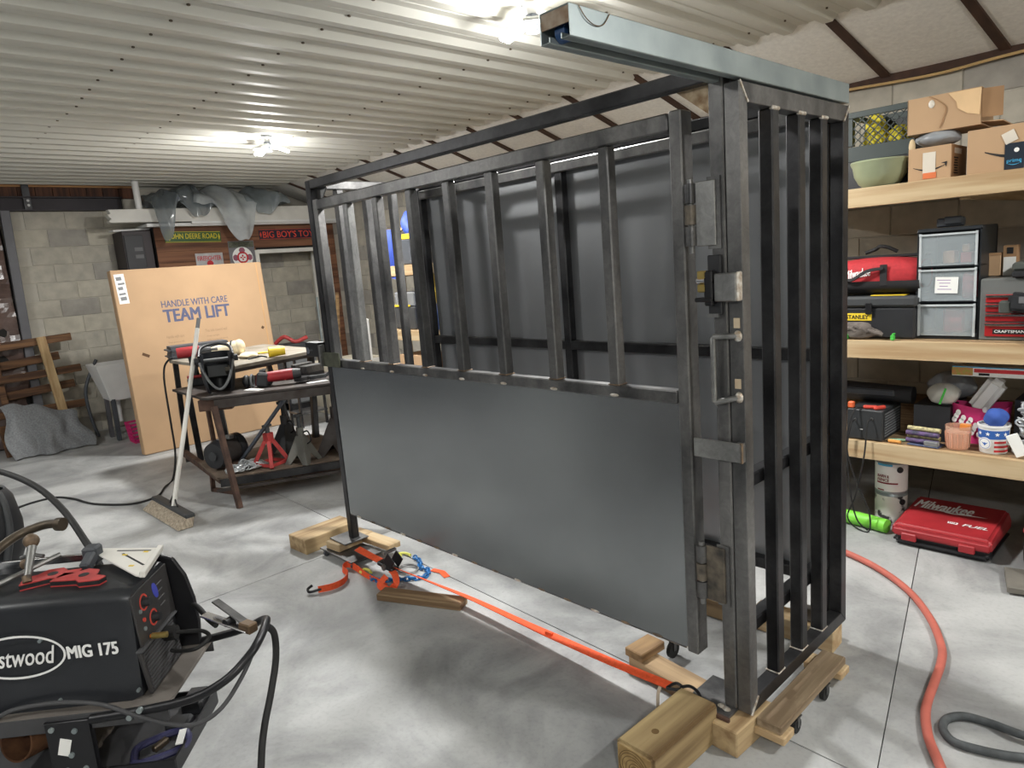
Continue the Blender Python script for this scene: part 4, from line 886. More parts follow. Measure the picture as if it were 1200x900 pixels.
text('lettering', 'Milwaukee', 0.13, 0.045, frame_matrix((-0.075, -0.1335, 0.115), (1, 0, 0.12), (0, 0, 1)), 'ink_white', bg, shear=0.3, bold=0.02)
o = MB().tube(smooth_path([(-0.08, 0, 0.012), (-0.03, 0.01, 0.03), (0.0, -0.01, 0.045), (0.04, 0, 0.035), (0.08, 0.01, 0.012)], 5), 0.01, 8).build('cable_coil', 'black_rubber', smooth=True); at(o, (-1.38, 4.08, Z2 + 0.434)); tag(o, 'short black cable lying on the red bag', 'cable')
# clear drawers
mat('frosted', (196, 206, 210), 0.25, 0, var=0.05, alpha=0.32); mat('drawer_frame', (40, 44, 48), 0.4)
du = thing('drawer_tower', 'tower of three clear plastic drawers in a black frame', 'drawers', (-1.027, 4.1, Z2 + 0.001))
w, d, h = 0.275, 0.3, 0.55
MB().bx(-w / 2, w / 2, -d / 2, d / 2, h - 0.016, h).bx(-w / 2, w / 2, -d / 2, d / 2, 0, 0.012).bx(-w / 2, -w / 2 + 0.008, -d / 2, d / 2, 0.012, h - 0.016).bx(w / 2 - 0.008, w / 2, -d / 2, d / 2, 0.012, h - 0.016).bx(-w / 2 + 0.008, w / 2 - 0.008, d / 2 - 0.006, d / 2, 0.012, h - 0.016).build('tower_frame', 'drawer_frame', du, bevel=0.003)
cont = [('stuff_tan', (196, 150, 110)), ('stuff_pink', (190, 90, 100)), ('stuff_red', (176, 50, 56))]
for nme, cc in cont: mat(nme, cc, 0.7, var=0.3, scale=20)
for k in range(3):
    z0 = 0.016 + k * 0.174; z1 = z0 + 0.162
    MB().bx(-w / 2, w / 2, -d / 2, d / 2, z0 - 0.006, z0 - 0.001).build('divider', 'drawer_frame', du)
    dr = MB().bx(-w / 2 + 0.012, w / 2 - 0.012, -d / 2 - 0.012, -d / 2 - 0.006, z0 + 0.002, z1 - 0.003).build('drawer_front', 'frosted', du, bevel=0.002)
    MB().bx(-w / 2 + 0.012, w / 2 - 0.012, -d / 2 - 0.02, -d / 2 - 0.008, z1 - 0.012, z1 - 0.003).bx(-w / 2 + 0.012, -w / 2 + 0.022, -d / 2 - 0.014, -d / 2 - 0.006, z0, z1).bx(w / 2 - 0.022, w / 2 - 0.012, -d / 2 - 0.014, -d / 2 - 0.006, z0, z1).build('drawer_rim', mat('rim_clear', (206, 212, 214), 0.3, alpha=0.75), dr)
    MB().bx(-w / 2 + 0.014, w / 2 - 0.014, -d / 2 - 0.004, d / 2 - 0.02, z0 + 0.002, z0 + 0.006).build('drawer_base', 'frosted', dr)
    if k == 0: MB().bx(-0.035, 0.06, -0.08, 0.08, z0 + 0.008, z0 + 0.13).build('contents', 'stuff_red', dr, bevel=0.01)
    if k == 1: MB().bx(0.05, 0.115, -0.1, 0.06, z0 + 0.008, z0 + 0.135).build('contents', 'stuff_pink', dr, bevel=0.01)
    if k == 2: 
        MB().bx(0.04, 0.09, -0.1, 0.0, z0 + 0.008, z0 + 0.06).build('contents', 'stuff_red', dr, bevel=0.005); MB().bx(0.045, 0.08, -0.1, -0.02, z0 + 0.062, z0 + 0.1).bx(-0.04, 0.01, -0.09, 0.0, z0 + 0.008, z0 + 0.07).build('contents', 'stuff_tan', dr, bevel=0.005)
nf = frame_matrix((0.0, -d / 2 - 0.0155, 0.27), (1, 0, -0.03), (0, 0, 1))
mb = MB(); mb.M = nf; mb.box((0, 0, 0), (0.1, 0.08, 0.001)); pn = mb.build('paper_note', 'paper_white', du)
for k in range(4):
    mb = MB(); mb.M = nf; mb.box((-0.012 + 0.004 * (k % 2), 0.025 - k * 0.015, 0.0007), (0.06 - 0.012 * (k % 3), 0.003, 0.0004)); mb.build('handwriting', mat('ink_violet', (140, 100, 160), 0.8), pn)
o = MB().bx(-0.06, 0.06, -0.03, 0.03, 0, 0.045).bx(-0.03, 0.05, -0.045, -0.03, 0.01, 0.05).build('power_tool', 'dark_grey_plastic', bevel=0.008); at(o, (-1.04, 4.03, Z2 + 0.553), 0.2); tag(o, 'dark tool lying on top of the clear drawers', 'tool')
# red tool chest
tcx = thing('tool_chest', 'grey metal tool chest with red drawers and steel pulls', 'tool chest', (-0.68, 4.08, Z2 + 0.001))
mat('chest_grey', (112, 114, 112), 0.5, 0.2); mat('chest_red', (170, 34, 38), 0.4, 0.1)
MB().bx(-0.205, 0.3, -0.14, 0.15, 0, 0.295).build('chest_body', 'chest_grey', tcx, bevel=0.006)
for z0, z1 in ((0.02, 0.085), (0.092, 0.13), (0.137, 0.175), (0.182, 0.22)):
    dr = MB().bx(-0.18, 0.28, -0.147, -0.1405, z0, z1).build('chest_drawer', 'chest_red', tcx, bevel=0.002)
    MB().bx(-0.18, -0.08 if z0 > 0.1 else 0.05, -0.157, -0.147, z1 - 0.014, z1 - 0.003).build('drawer_pull', 'chrome', dr, bevel=0.002)
Fc = frame_matrix((-0.08, -0.1475, 0.045), (1, 0, 0), (0, 0, 1))
mb = MB(); mb.M = Fc; mb.box((0, -0.001, 0), (0.135, 0.024, 0.0015)); mb.build('name_plate', 'ink_black', tcx)
text('lettering', 'CRAFTSMAN', 0.12, 0.013, Fc @ Matrix.Translation((0, 0, 0.0012)), 'ink_white', tcx, bold=0.02)
mat('olive_case', (72, 76, 72), 0.5, var=0.2)
o = thing('tool_case', 'dark grey hard case lying on the tool chest', 'case', (-0.63, 4.02, Z2 + 0.298)); MB().bx(-0.13, 0.2, -0.1, 0.1, 0, 0.03).build('case_base', 'black_plastic', o, bevel=0.006); MB().bx(-0.13, 0.2, -0.1, 0.1, 0.031, 0.07).build('case_lid', 'olive_case', o, bevel=0.01)
o = thing('cordless_nailer', 'black and grey cordless tool hanging in front of the red drawers', 'power tool', (-0.71, 3.89, Z2 + 0.001))
MB().box((0.02, 0, 0.185), (0.14, 0.07, 0.085), ry=0.1).build('tool_body', 'black_plastic', o, bevel=0.015, seg=2); MB().box((0.09, 0, 0.11), (0.06, 0.05, 0.16)).build('tool_grip', 'black_plastic', o, bevel=0.012); MB().box((-0.06, 0, 0.165), (0.05, 0.05, 0.06)).build('tool_nose', 'olive_case', o, bevel=0.008); MB().box((0.085, -0.01, 0.02), (0.11, 0.08, 0.04)).build('battery', 'charcoal', o, bevel=0.006); MB().box((0.02, -0.036, 0.2), (0.05, 0.003, 0.03)).build('rating_label', 'plate_grey', o)
wd = thing('wooden_box', 'small tan carton standing behind the tool chest\'s edge', 'box', (-0.865, 4.13, Z2 + 0.298)); MB().bx(-0.025, 0.025, -0.03, 0.03, 0, 0.1).build('box_body', 'cardboard', wd, bevel=0.002); MB().bx(-0.026, 0.026, -0.031, 0.031, 0.1, 0.112).build('box_lid', 'cardboard_dark', wd)
wd = thing('wooden_box', 'taller tan carton with a white label next to the small one', 'box', (-0.805, 4.13, Z2 + 0.298)); MB().bx(-0.028, 0.03, -0.03, 0.03, 0, 0.145).build('box_body', 'cardboard_dark', wd, bevel=0.002); MB().bx(-0.024, 0.026, -0.032, -0.0305, 0.0, 0.09).build('box_label', 'paper_white', wd); MB().bx(-0.012, 0.014, -0.032, -0.0305, 0.105, 0.135).build('box_window', 'ink_black', wd)

# ---- bottom deck
mat('charger_black', (50, 52, 54), 0.55, 0.2, var=0.2)
cg = thing('battery_charger', 'black metal charger box with slotted side and clamp leads', 'charger', (-1.375, 4.0, Z1 + 0.001))
MB().bx(-0.1, 0.085, -0.125, 0.16, 0, 0.168).build('charger_case', 'charger_black', cg, bevel=0.006)
for k in range(9): MB().bx(0.085, 0.0885, -0.095, 0.13, 0.022 + k * 0.015, 0.028 + k * 0.015).build('vent_slat', 'mid_grey', cg)
for x, zz in ((-0.055, 0.11), (0.03, 0.12)): MB().cyl((x, -0.13, zz), (x, -0.124, zz), 0.008, n=10).build('lead_gland', 'steel_light', cg, smooth=True)
MB().bx(-0.03, -0.015, -0.1265, -0.125, 0.055, 0.06).build('indicator', 'ink_white', cg)
for k, pts in enumerate(([(-0.055, -0.13, 0.11), (-0.06, -0.17, 0.09), (-0.075, -0.185, -0.05), (-0.06, -0.18, -0.28), (-0.03, -0.16, -0.45), (0.02, -0.14, -0.51)],
                         [(0.03, -0.13, 0.12), (0.02, -0.16, 0.1), (0.015, -0.18, -0.05), (-0.01, -0.175, -0.2), (-0.04, -0.17, -0.33), (-0.08, -0.16, -0.44), (-0.05, -0.14, -0.505), (0.03, -0.15, -0.512), (0.03, -0.15, -0.4), (-0.02, -0.16, -0.27)],
                         [(-0.02, -0.1, 0.175), (-0.05, -0.15, 0.17), (-0.075, -0.18, 0.05), (-0.07, -0.185, -0.08), (-0.02, -0.18, -0.25)])):
    MB().tube(smooth_path(pts, 6), 0.0042, 7).build('lead', 'black_rubber', cg, smooth=True)
mat('clamp_red', (200, 70, 56), 0.5)
for x, y, a in ((0.01, -0.09, 0.3), (0.055, -0.085, 1.1)):
    MB().box((x, y, 0.178), (0.07, 0.022, 0.018), rz=a).build('lead_clamp', 'clamp_red', cg, bevel=0.005)
MB().box((-0.085, -0.1, 0.186), (0.03, 0.03, 0.035)).build('orange_plug', mat('plug_orange', (226, 106, 60), 0.5), cg, bevel=0.005)
lc = thing('long_case', 'long black plastic case lying on the charger', 'case', (-1.39, 4.1, Z1 + 0.171)); MB().cyl((-0.2, 0, 0.055), (0.18, 0, 0.05), 0.054, 0.048, n=18).build('case_shell', 'black_plastic', lc, smooth=True); MB().bx(-0.22, 0.1, -0.06, -0.04, 0.045, 0.08).build('case_rim', 'dark_grey_plastic', lc, bevel=0.006)
# crayons
mat('pack_print', (110, 84, 130), 0.7, scale=45, rgb2=(50, 54, 70)); mat('pack_cream', (214, 204, 150), 0.7, scale=60, rgb2=(120, 110, 90))
pk = thing('crayon_pack', 'colourful packet of chalk sticks lying at the deck edge', 'packet', (-1.11, 3.93, Z1 + 0.001), -0.1)
for k in range(4): MB().cyl((-0.075, -0.02 + 0.02 * (k % 2), 0.02 + 0.02 * k), (0.08, -0.02 + 0.02 * (k % 2), 0.02 + 0.02 * k), 0.0125, n=10).build('chalk_stick', ('pack_print', 'pack_cream')[k % 2], pk, smooth=True)
MB().bx(-0.06, 0.09, -0.05, 0.04, 0, 0.006).build('packet_tray', mat('tray_blue', (70, 80, 110), 0.5), pk, bevel=0.002); MB().bx(0.02, 0.085, -0.048, -0.015, 0.006, 0.03).build('packet_flap', 'mid_grey', pk, bevel=0.003)
o = MB().tube([(-0.03, 0, 0.009), (0.03, 0.004, 0.009)], 0.009, 8).build('marker_pen', mat('pen_orange', (226, 160, 80), 0.5), smooth=True); at(o, (-1.235, 3.885, Z1 + 0.001), -0.15); tag(o, 'short orange marker lying on the bottom deck', 'marker')
o = MB().tube([(-0.045, 0, 0.008), (0.045, 0.004, 0.008)], 0.008, 8).build('marker_pen', mat('pen_green', (140, 180, 150), 0.5), smooth=True); at(o, (-1.23, 3.92, Z1 + 0.001), 0.4); tag(o, 'pale green marker behind the orange one', 'marker')
mat('candle_wax', (226, 168, 140), 0.4, var=0.08); mat('candle_amber', (206, 130, 60), 0.3)
cd = thing('jar_candle', 'peach wax candle in a ribbed glass jar', 'candle', (-0.957, 3.94, Z1 + 0.001))
MB().lathe([(0, 0.0), (0.046, 0.0), (0.05, 0.01), (0.054, 0.085), (0.0, 0.085)], n=28).build('wax', 'candle_wax', cd, smooth=True)
MB().lathe([(0.047, -0.0), (0.0515, 0.01), (0.057, 0.118), (0.0545, 0.118), (0.0525, 0.086)], n=28).build('glass', mat('jar_glass', (230, 190, 165), 0.08, alpha=0.35), cd, smooth=True)
for k in range(14): a = 2 * PI * k / 14; MB().tube([(0.0515 * math.cos(a), 0.0515 * math.sin(a), 0.01), (0.057 * math.cos(a), 0.057 * math.sin(a), 0.085)], 0.0018, 4).build('glass_rib', 'candle_wax', cd)
MB().bx(0.0, 0.05, 0.02, 0.05, 0.086, 0.12).build('amber_label', 'candle_amber', cd, bevel=0.004)
# patriotic bucket
bk = thing('pail', 'small white pail with blue star band and red stripes', 'bucket', (-0.808, 3.955, Z1 + 0.001))
MB().lathe([(0, 0), (0.056, 0), (0.058, 0.004), (0.066, 0.13), (0.07, 0.132), (0.07, 0.142), (0.064, 0.142), (0.062, 0.13)], n=32).build('pail_body', 'white_plastic', bk, smooth=True)
mat('flag_blue', (50, 100, 180), 0.5); mat('flag_red', (200, 50, 56), 0.5)
def wrap(r0, r1, z0, z1, a0, a1, m, name):
    def fn(u, v):
        a = a0 + (a1 - a0) * u; r = r0 + (r1 - r0) * v + 0.0012; return (r * math.cos(a), r * math.sin(a), z0 + (z1 - z0) * v)
    MB().grid(fn, 12, 1).build(name, m, bk, smooth=True, solid=0.0005)
R0 = lambda z: 0.058 + 0.008 * (z - 0.004) / 0.126
wrap(R0(0.075), R0(0.118), 0.075, 0.118, -PI * 0.98, -PI * 0.05, 'flag_blue', 'star_band')
for k in range(3): z0 = 0.01 + k * 0.022; wrap(R0(z0), R0(z0 + 0.011), z0, z0 + 0.011, -PI * 0.42, -PI * 0.02, 'flag_red', 'stripe')
def star_poly(r): return [((r if i % 2 == 0 else r * 0.42) * math.sin(PI * i / 5), (r if i % 2 == 0 else r * 0.42) * math.cos(PI * i / 5)) for i in range(10)]
for a in (-2.35, -1.75, -1.15, -0.6):
    rr = R0(0.097) + 0.0018; mb = MB(); mb.M = frame_matrix((rr * math.cos(a), rr * math.sin(a), 0.1), (-math.sin(a), math.cos(a), 0), (0, 0, 1)); mb.prism(star_poly(0.011), 0, 0.0008); mb.build('star', 'ink_white', bk)
a = -1.95; rr = R0(0.05) + 0.002; Fd = frame_matrix((rr * math.cos(a), rr * math.sin(a), 0.052), (-math.sin(a), math.cos(a), 0), (0, 0, 1))
disc(Fd, 0.03, 'paper_white', bk, 'round_label'); ring(Fd, 0.024, 0.026, 'flag_blue', bk, 'label_ring', 0.002)
mb = MB(); mb.M = Fd; mb.prism([(-0.016, 0.006), (-0.004, 0.002), (0, 0.006), (0.004, 0.002), (0.016, 0.006), (0.006, -0.004), (0, -0.012), (-0.006, -0.004)], 0.0014, 0.0022); mb.build('eagle_mark', 'flag_blue', bk)
lump('blue_cloth', 'blue cloth bulging out of the star pail', 'cloth', (-0.80, 3.955, Z1 + 0.125), 0.052, (1.0, 0.95, 0.9), mat('cloth_blue', (52, 84, 160), 0.8, var=0.2), 41, amp=0.14)
# pink polka bag
mat('bag_pink', (222, 60, 130), 0.6, var=0.08); pb = thing('polka_bag', 'bright pink tote with white oval dots', 'bag', (-0.9, 4.12, Z1 + 0.001))
def fn(u, v):
    a = 2 * PI * u; cy, cz = math.cos(a), math.sin(a); sq = (abs(cy) ** 4 + abs(cz) ** 4) ** (-0.25); f = 0.9 + 0.12 * v
    return (0.125 * f * cy * sq, 0.075 * f * cz * sq, 0.2 * v + (0.012 * math.sin(2 * a + 1)) * v)
MB().grid(fn, 40, 8).build('tote_body', 'bag_pink', pb, smooth=True)
rd = random.Random(5)
for k in range(22):
    x = -0.105 + 0.21 * ((k * 0.37) % 1); z = 0.03 + 0.16 * ((k * 0.61) % 1)
    mb = MB(); mb.M = frame_matrix((x, -0.0835 + (0.004 if z < 0.1 else -0.0), z), (1, 0, 0), (0, 0, 1)) ; mb.lathe([(0, 0), (0.014, 0), (0.014, 0.0016), (0, 0.0016)], n=12, sx=0.8, sy=1.1); mb.build('dot', 'ink_white', pb)
MB().box((0.03, -0.02, 0.25), (0.09, 0.1, 0.2), ry=0.55).build('white_bundle', 'white_plastic', pb, bevel=0.025, seg=3)
mat('wrap_white', (214, 214, 206), 0.5, var=0.15, scale=14)
o = lump('wrapped_bundle', 'white plastic wrapped bundle with a green stripe beside the pink tote', 'bundle', (-1.06, 4.08, Z1 + 0.19), 0.066, (1.15, 0.95, 0.85), 'wrap_white', 51, amp=0.16)
MB().box((0.01, -0.064, 0.055), (0.01, 0.004, 0.09), ry=0.3).build('green_stripe', 'clip_green', o)
o = lump('wrapped_bundle', 'grey clear plastic bundle behind the white one', 'bundle', (-1.06, 4.24, Z1 + 0.19), 0.085, (1.3, 0.9, 0.9), 'bag_grey', 52, amp=0.2)
carton('storage_box', 'dark box under the plastic bundles on the bottom deck', (-1.1, 4.17, Z1 + 0.001), (0.17, 0.3, 0.185), 0, 'black_plastic')
fb = thing('food_box', 'flat red and white printed box lying across the bundles', 'box', (-0.79, 4.05, Z1 + 0.372)); MB().bx(-0.205, 0.22, -0.1, 0.12, 0, 0.048).build('box_body', 'paper_white', fb, bevel=0.001)
MB().bx(-0.11, 0.22, -0.1012, -0.1002, 0.02, 0.038).build('red_band', 'flag_red', fb); MB().bx(-0.205, -0.115, -0.1014, -0.1002, 0.004, 0.045).build('printed_picture', mat('food_print', (150, 160, 70), 0.7, scale=70, rgb2=(200, 120, 80)), fb); MB().bx(-0.205, 0.22, -0.1016, -0.1002, 0.043, 0.0475).build('blue_edge', 'tape_blue', fb); MB().bx(-0.09, -0.045, -0.1016, -0.1002, 0.006, 0.017).build('barcode', 'ink_black', fb)
OSC = (-0.66, 3.98, Z1 + 0.001)
sc = thing('silver_chain', 'heap of shiny silver chain links beside the star pail', 'chain', OSC)
rd = random.Random(9); base = MB().tube([(0.016 * math.cos(t) * 1.4, 0.016 * math.sin(t), 0) for t in [2 * PI * j / 12 for j in range(12)]], 0.0045, 6, True).mesh('link', 'zinc', smooth=True)
for k in range(46):
    z = 0.012 + 0.26 * rd.random(); rr = 0.085 * (1 - z / 0.42)
    put('link', base, sc, (rd.uniform(-rr, rr), rd.uniform(-0.06, 0.06) * (1 - z / 0.4), z), (rd.uniform(0, 3), rd.uniform(-0.5, 0.5), rd.uniform(0, 3)))
o = carton('black_tray', 'black plastic tub behind the silver chain', (-0.6, 4.2, Z1 + 0.001), (0.3, 0.26, 0.24), 0.0, 'black_plastic')
o = MB().box((0, 0, 0.055), (0.05, 0.012, 0.11), ry=-0.45).build('paper_sleeve', 'paper_white', bevel=0.002); at(o, (-0.7, 3.885, Z1 + 0.008)); tag(o, 'white and blue paper sleeve leaning by the star pail', 'sleeve')

# ---- floor under the shelves
def paint_can(label, c, rz, worn):
    o = thing('paint_can', label, 'paint can', c, rz)
    MB().lathe([(0, 0.003), (0.079, 0.003), (0.082, 0), (0.082, 0.18), (0.078, 0.186), (0.074, 0.182), (0.0, 0.18)], n=36).build('can_body', 'galvanised', o, smooth=True)
    def fn(u, v):
        a = -PI * 1.1 + 1.9 * PI * u; return (0.0828 * math.cos(a), 0.0828 * math.sin(a), 0.012 + 0.158 * v)
    MB().grid(fn, 36, 1).build('paper_label', 'paper_white' if not worn else mat('label_worn', (226, 224, 218), 0.8, scale=14, rgb2=(60, 58, 58), contrast=(0.36, 0.42)), o, smooth=True)
    if not worn:
        def wr_(u, z0, z1, a0, a1, m, nm):
            def fn(u, v):
                a = a0 + (a1 - a0) * u; return (0.0834 * math.cos(a), 0.0834 * math.sin(a), z0 + (z1 - z0) * v)
            MB().grid(fn, 14, 1).build(nm, m, o, smooth=True)
        wr_(0, 0.055, 0.064, -2.25, -0.85, mat('maroon', (128, 30, 44), 0.6), 'maroon_band'); wr_(0, 0.158, 0.17, -2.2, -1.2, 'tape_blue', 'blue_band'); wr_(0, 0.015, 0.022, -2.2, -1.7, 'maroon', 'maroon_foot')
        a = -1.75
        for s, z, w in (('BARN &', 0.1, 0.062), ('FENCE', 0.078, 0.062)):
            text('lettering', s, w, 0.016, frame_matrix((0.0838 * math.cos(a), 0.0838 * math.sin(a), z), (-math.sin(a), math.cos(a), 0), (0, 0, 1)), 'maroon', o, bold=0.02)
    MB().cyl((0.083 * math.cos(-0.75), 0.083 * math.sin(-0.75), 0.14), (0.089 * math.cos(-0.75), 0.089 * math.sin(-0.75), 0.14), 0.017, n=14).build('bail_ear', 'black_plastic', o, smooth=True)
    return o
paint_can('paint-smeared lower can of the stack under the shelf', (-1.315, 4.1, 0.0), 0.2, True)
paint_can('upper paint can labelled barn and fence', (-1.315, 4.1, 0.187), 0.0, False)
mat('tube_green', (128, 214, 70), 0.5, var=0.08)
o = MB().tube(smooth_path([(-1.75, 3.98, 0.04), (-1.5, 3.94, 0.04), (-1.37, 3.925, 0.04), (-1.27, 3.905, 0.04)], 4), 0.038, 18).build('pool_noodle', 'tube_green', smooth=True); tag(o, 'lime green foam tube lying on the floor beside the red case', 'foam tube')
# red hard case
rc = thing('hard_case', 'big red hard case with white lettering on its lid and a black base', 'case', (-0.985, 3.99, 0), 0.0)
mb = MB(); w, d = 0.44, 0.41
MB().bx(-w / 2, w / 2, -d / 2, d / 2, 0, 0.05).build('case_base', 'black_plastic', rc, bevel=0.02, seg=3)
mb = MB(); A = [(-w / 2 - 0.003, -d / 2 - 0.003), (w / 2 + 0.003, -d / 2 - 0.003), (w / 2 + 0.003, d / 2), (-w / 2 - 0.003, d / 2)]; B = [(-w / 2 + 0.008, -d / 2 + 0.01), (w / 2 - 0.01, -d / 2 + 0.01), (w / 2 - 0.01, d / 2 - 0.01), (-w / 2 + 0.008, d / 2 - 0.01)]
zz = (0.115, 0.115, 0.15, 0.15)
mb.add([(x, y, 0.052) for x, y in A] + [(x, y, 0.098) for x, y in A] + [(x, y, z) for (x, y), z in zip(B, zz)], [(3, 2, 1, 0), (0, 1, 5, 4), (1, 2, 6, 5), (2, 3, 7, 6), (3, 0, 4, 7), (4, 5, 9, 8), (5, 6, 10, 9), (6, 7, 11, 10), (7, 4, 8, 11), (8, 9, 10, 11)])
mb.build('case_lid', 'red_plastic', rc, bevel=0.012, seg=3)
for x in (-0.14, 0.12): MB().bx(x - 0.035, x + 0.035, -d / 2 - 0.012, -d / 2 + 0.004, 0.035, 0.075).build('latch', 'red_plastic', rc, bevel=0.004)
ang = math.atan2(0.035, d - 0.05)
FL = Matrix.Translation((-0.005, 0.075, 0.1405)) @ Matrix.Rotation(ang, 4, 'X') @ Matrix.Translation((0, 0, 0.0022))
text('lettering', 'Milwaukee', 0.27, 0.095, FL @ Matrix.Translation((-0.05, 0.012, 0)), 'ink_white', rc, shear=0.25, bold=0.022)
mb = MB(); mb.M = FL; mb.add([(-0.17, -0.035, 0), (-0.02, -0.03, 0), (-0.005, -0.04, 0), (0.02, -0.04, 0), (0.03, -0.032, 0), (0.16, -0.03, 0), (0.0, -0.052, 0), (-0.03, -0.05, 0), (-0.04, -0.042, 0)], [(0, 8, 1), (8, 7, 2, 1), (2, 7, 6, 3), (3, 6, 4), (4, 6, 5)]); mb.build('bolt_mark', 'ink_white', rc)
text('lettering', 'FUEL', 0.11, 0.026, FL @ Matrix.Translation((0.13, -0.155, 0)), 'ink_white', rc, shear=0.25, bold=0.03)
mb = MB(); mb.M = FL; mb.box((0.03, -0.153, 0), (0.045, 0.02, 0.001)); mb.build('badge', 'ink_white', rc)
text('lettering', 'M18', 0.032, 0.011, FL @ Matrix.Translation((0.03, -0.153, 0.0006)), 'red_plastic', rc, bold=0.02)
# wheeled machine at the frame's edge
wm = thing('floor_machine', 'black wheeled machine on a worn plank base beside the red case', 'machine', (-0.58, 3.8, 0))
MB().box((0.03, -0.17, 0.025), (0.24, 0.22, 0.03), rz=0.25).build('plank_base', mat('worn_grey', (112, 108, 100), 0.8, var=0.2, scale=9), wm, bevel=0.004)
MB().cyl((0.06, -0.16, 0.04), (0.06, -0.16, 0.055), 0.06, n=20).build('flange', 'steel', wm, smooth=True); MB().cyl((0.06, -0.16, 0.055), (0.06, -0.16, 0.4), 0.02, n=14).build('column', 'steel', wm, smooth=True)
t = [2 * PI * k / 24 for k in range(24)]
MB().tube([(-0.02, 0.05 + 0.115 * math.cos(a), 0.145 + 0.115 * math.sin(a)) for a in t], 0.03, 10, True).build('tyre', 'black_rubber', wm, smooth=True); MB().cyl((-0.045, 0.05, 0.145), (0.005, 0.05, 0.145), 0.085, n=20).build('wheel_disc', 'black_metal', wm, smooth=True); MB().box((-0.05, 0.02, 0.2), (0.03, 0.05, 0.03)).build('red_knob', 'red_plastic', wm, bevel=0.006); MB().bx(0.03, 0.2, -0.02, 0.16, 0.06, 0.34).build('motor_housing', 'black_metal', wm, bevel=0.02)

# ---- things on the farther shelving, seen through the bars
milk_crate('black milk crate on the farther shelving\'s top deck', (-5.17, 4.12, 1.676), (0.36, 0.34, 0.5), 'black_plastic')
mat('tarp_blue', (72, 98, 196), 0.6, var=0.15)
lump('blue_tarp', 'bunched blue tarp on the farther top deck', 'tarp', (-5.66, 4.12, 1.93), 0.12, (1.1, 0.8, 1.1), 'tarp_blue', 61, amp=0.3)
o = MB().box((0, 0, 0.12), (0.34, 0.28, 0.24)).build('grey_bin', 'dark_grey_plastic', bevel=0.012); at(o, (-5.6, 4.1, 1.676)); tag(o, 'dark grey bin below the blue tarp', 'bin')
o = MB().bx(-0.08, 0.08, -0.02, 0.02, 0, 0.05).build('yellow_level', 'yellow', bevel=0.004); at(o, (-5.58, 3.99, 1.917)); tag(o, 'yellow tool lying on the dark grey bin', 'tool')
def fn(u, v):
    return (-6.35 + 0.3 * u + 0.03 * math.sin(5 * v), 4.2 + 0.04 * math.sin(9 * u + 2 * v), 2.05 - 0.45 * v - 0.1 * u * v)
o = MB().grid(fn, 12, 12).build('blue_cloth', 'tarp_blue', smooth=True, solid=0.004); tag(o, 'blue cloth hanging on a stand at the end of the farther shelving', 'cloth')
hs_ = thing('coat_stand', 'thin wooden stand holding the hanging blue cloth', 'stand', (-6.2, 4.32, 0)); MB().bx(-0.02, 0.02, -0.02, 0.02, 0, 2.05).build('stand_pole', 'pine_z', hs_); MB().bx(-0.2, 0.2, -0.09, -0.02, 2.03, 2.06).build('stand_arm', 'pine', hs_); MB().bx(-0.2, 0.2, -0.2, 0.2, 0, 0.02).build('stand_foot', 'pine', hs_)
o = thing('tool_case', 'open grey tool case with yellow trim on the farther middle deck', 'case', (-5.66, 4.02, 1.056)); MB().bx(-0.17, 0.17, -0.1, 0.1, 0, 0.22).build('case_base', 'charcoal', o, bevel=0.01); MB().bx(-0.165, 0.165, -0.09, 0.1, 0.222, 0.36).build('case_lid', 'mid_grey', o, bevel=0.01); MB().bx(-0.16, 0.1, -0.106, -0.095, 0.222, 0.24).build('trim_strip', 'yellow', o)
o = thing('water_jug', 'blue jug on the farther middle deck', 'jug', (-5.27, 4.0, 1.056)); MB().lathe([(0, 0), (0.1, 0), (0.105, 0.02), (0.105, 0.26), (0.06, 0.32), (0.03, 0.33), (0.03, 0.35), (0, 0.35)], n=24).build('jug_body', mat('jug_blue', (40, 92, 170), 0.4), o, smooth=True); MB().cyl((0, 0, 0.35), (0, 0, 0.375), 0.034, n=16).build('jug_cap', 'white_plastic', o, smooth=True)
o = MB().tube(smooth_path([(-0.05, 0, 0.0), (-0.08, -0.02, 0.1), (0, -0.03, 0.16), (0.09, -0.02, 0.12), (0.08, 0.0, 0.02), (0.1, -0.06, -0.2), (0.12, -0.11, -0.35)], 6), 0.016, 8).build('coiled_rope', 'yellow', smooth=True); at(o, (-5.27, 3.97, 1.44)); tag(o, 'yellow rope looped over the blue jug', 'rope')
o = carton('cardboard_box', 'plain carton on the farther bottom deck', (-5.6, 4.05, 0.501), (0.4, 0.3, 0.3)); 
o = MB().bx(-0.03, 0.03, -0.03, 0.03, 0, 1.15).build('leaning_board', 'paper_white', bevel=0.004); at(o, (-6.45, 3.95, 0)); tag(o, 'pale board standing between the bench and the farther shelving', 'board')
o = MB().bx(-0.015, 0.015, -0.012, 0.012, 0, 0.9).build('level_bar', 'red_paint', bevel=0.004); at(o, (-6.02, 3.86, 0.0)); tag(o, 'red bar standing against the farther shelving', 'bar')

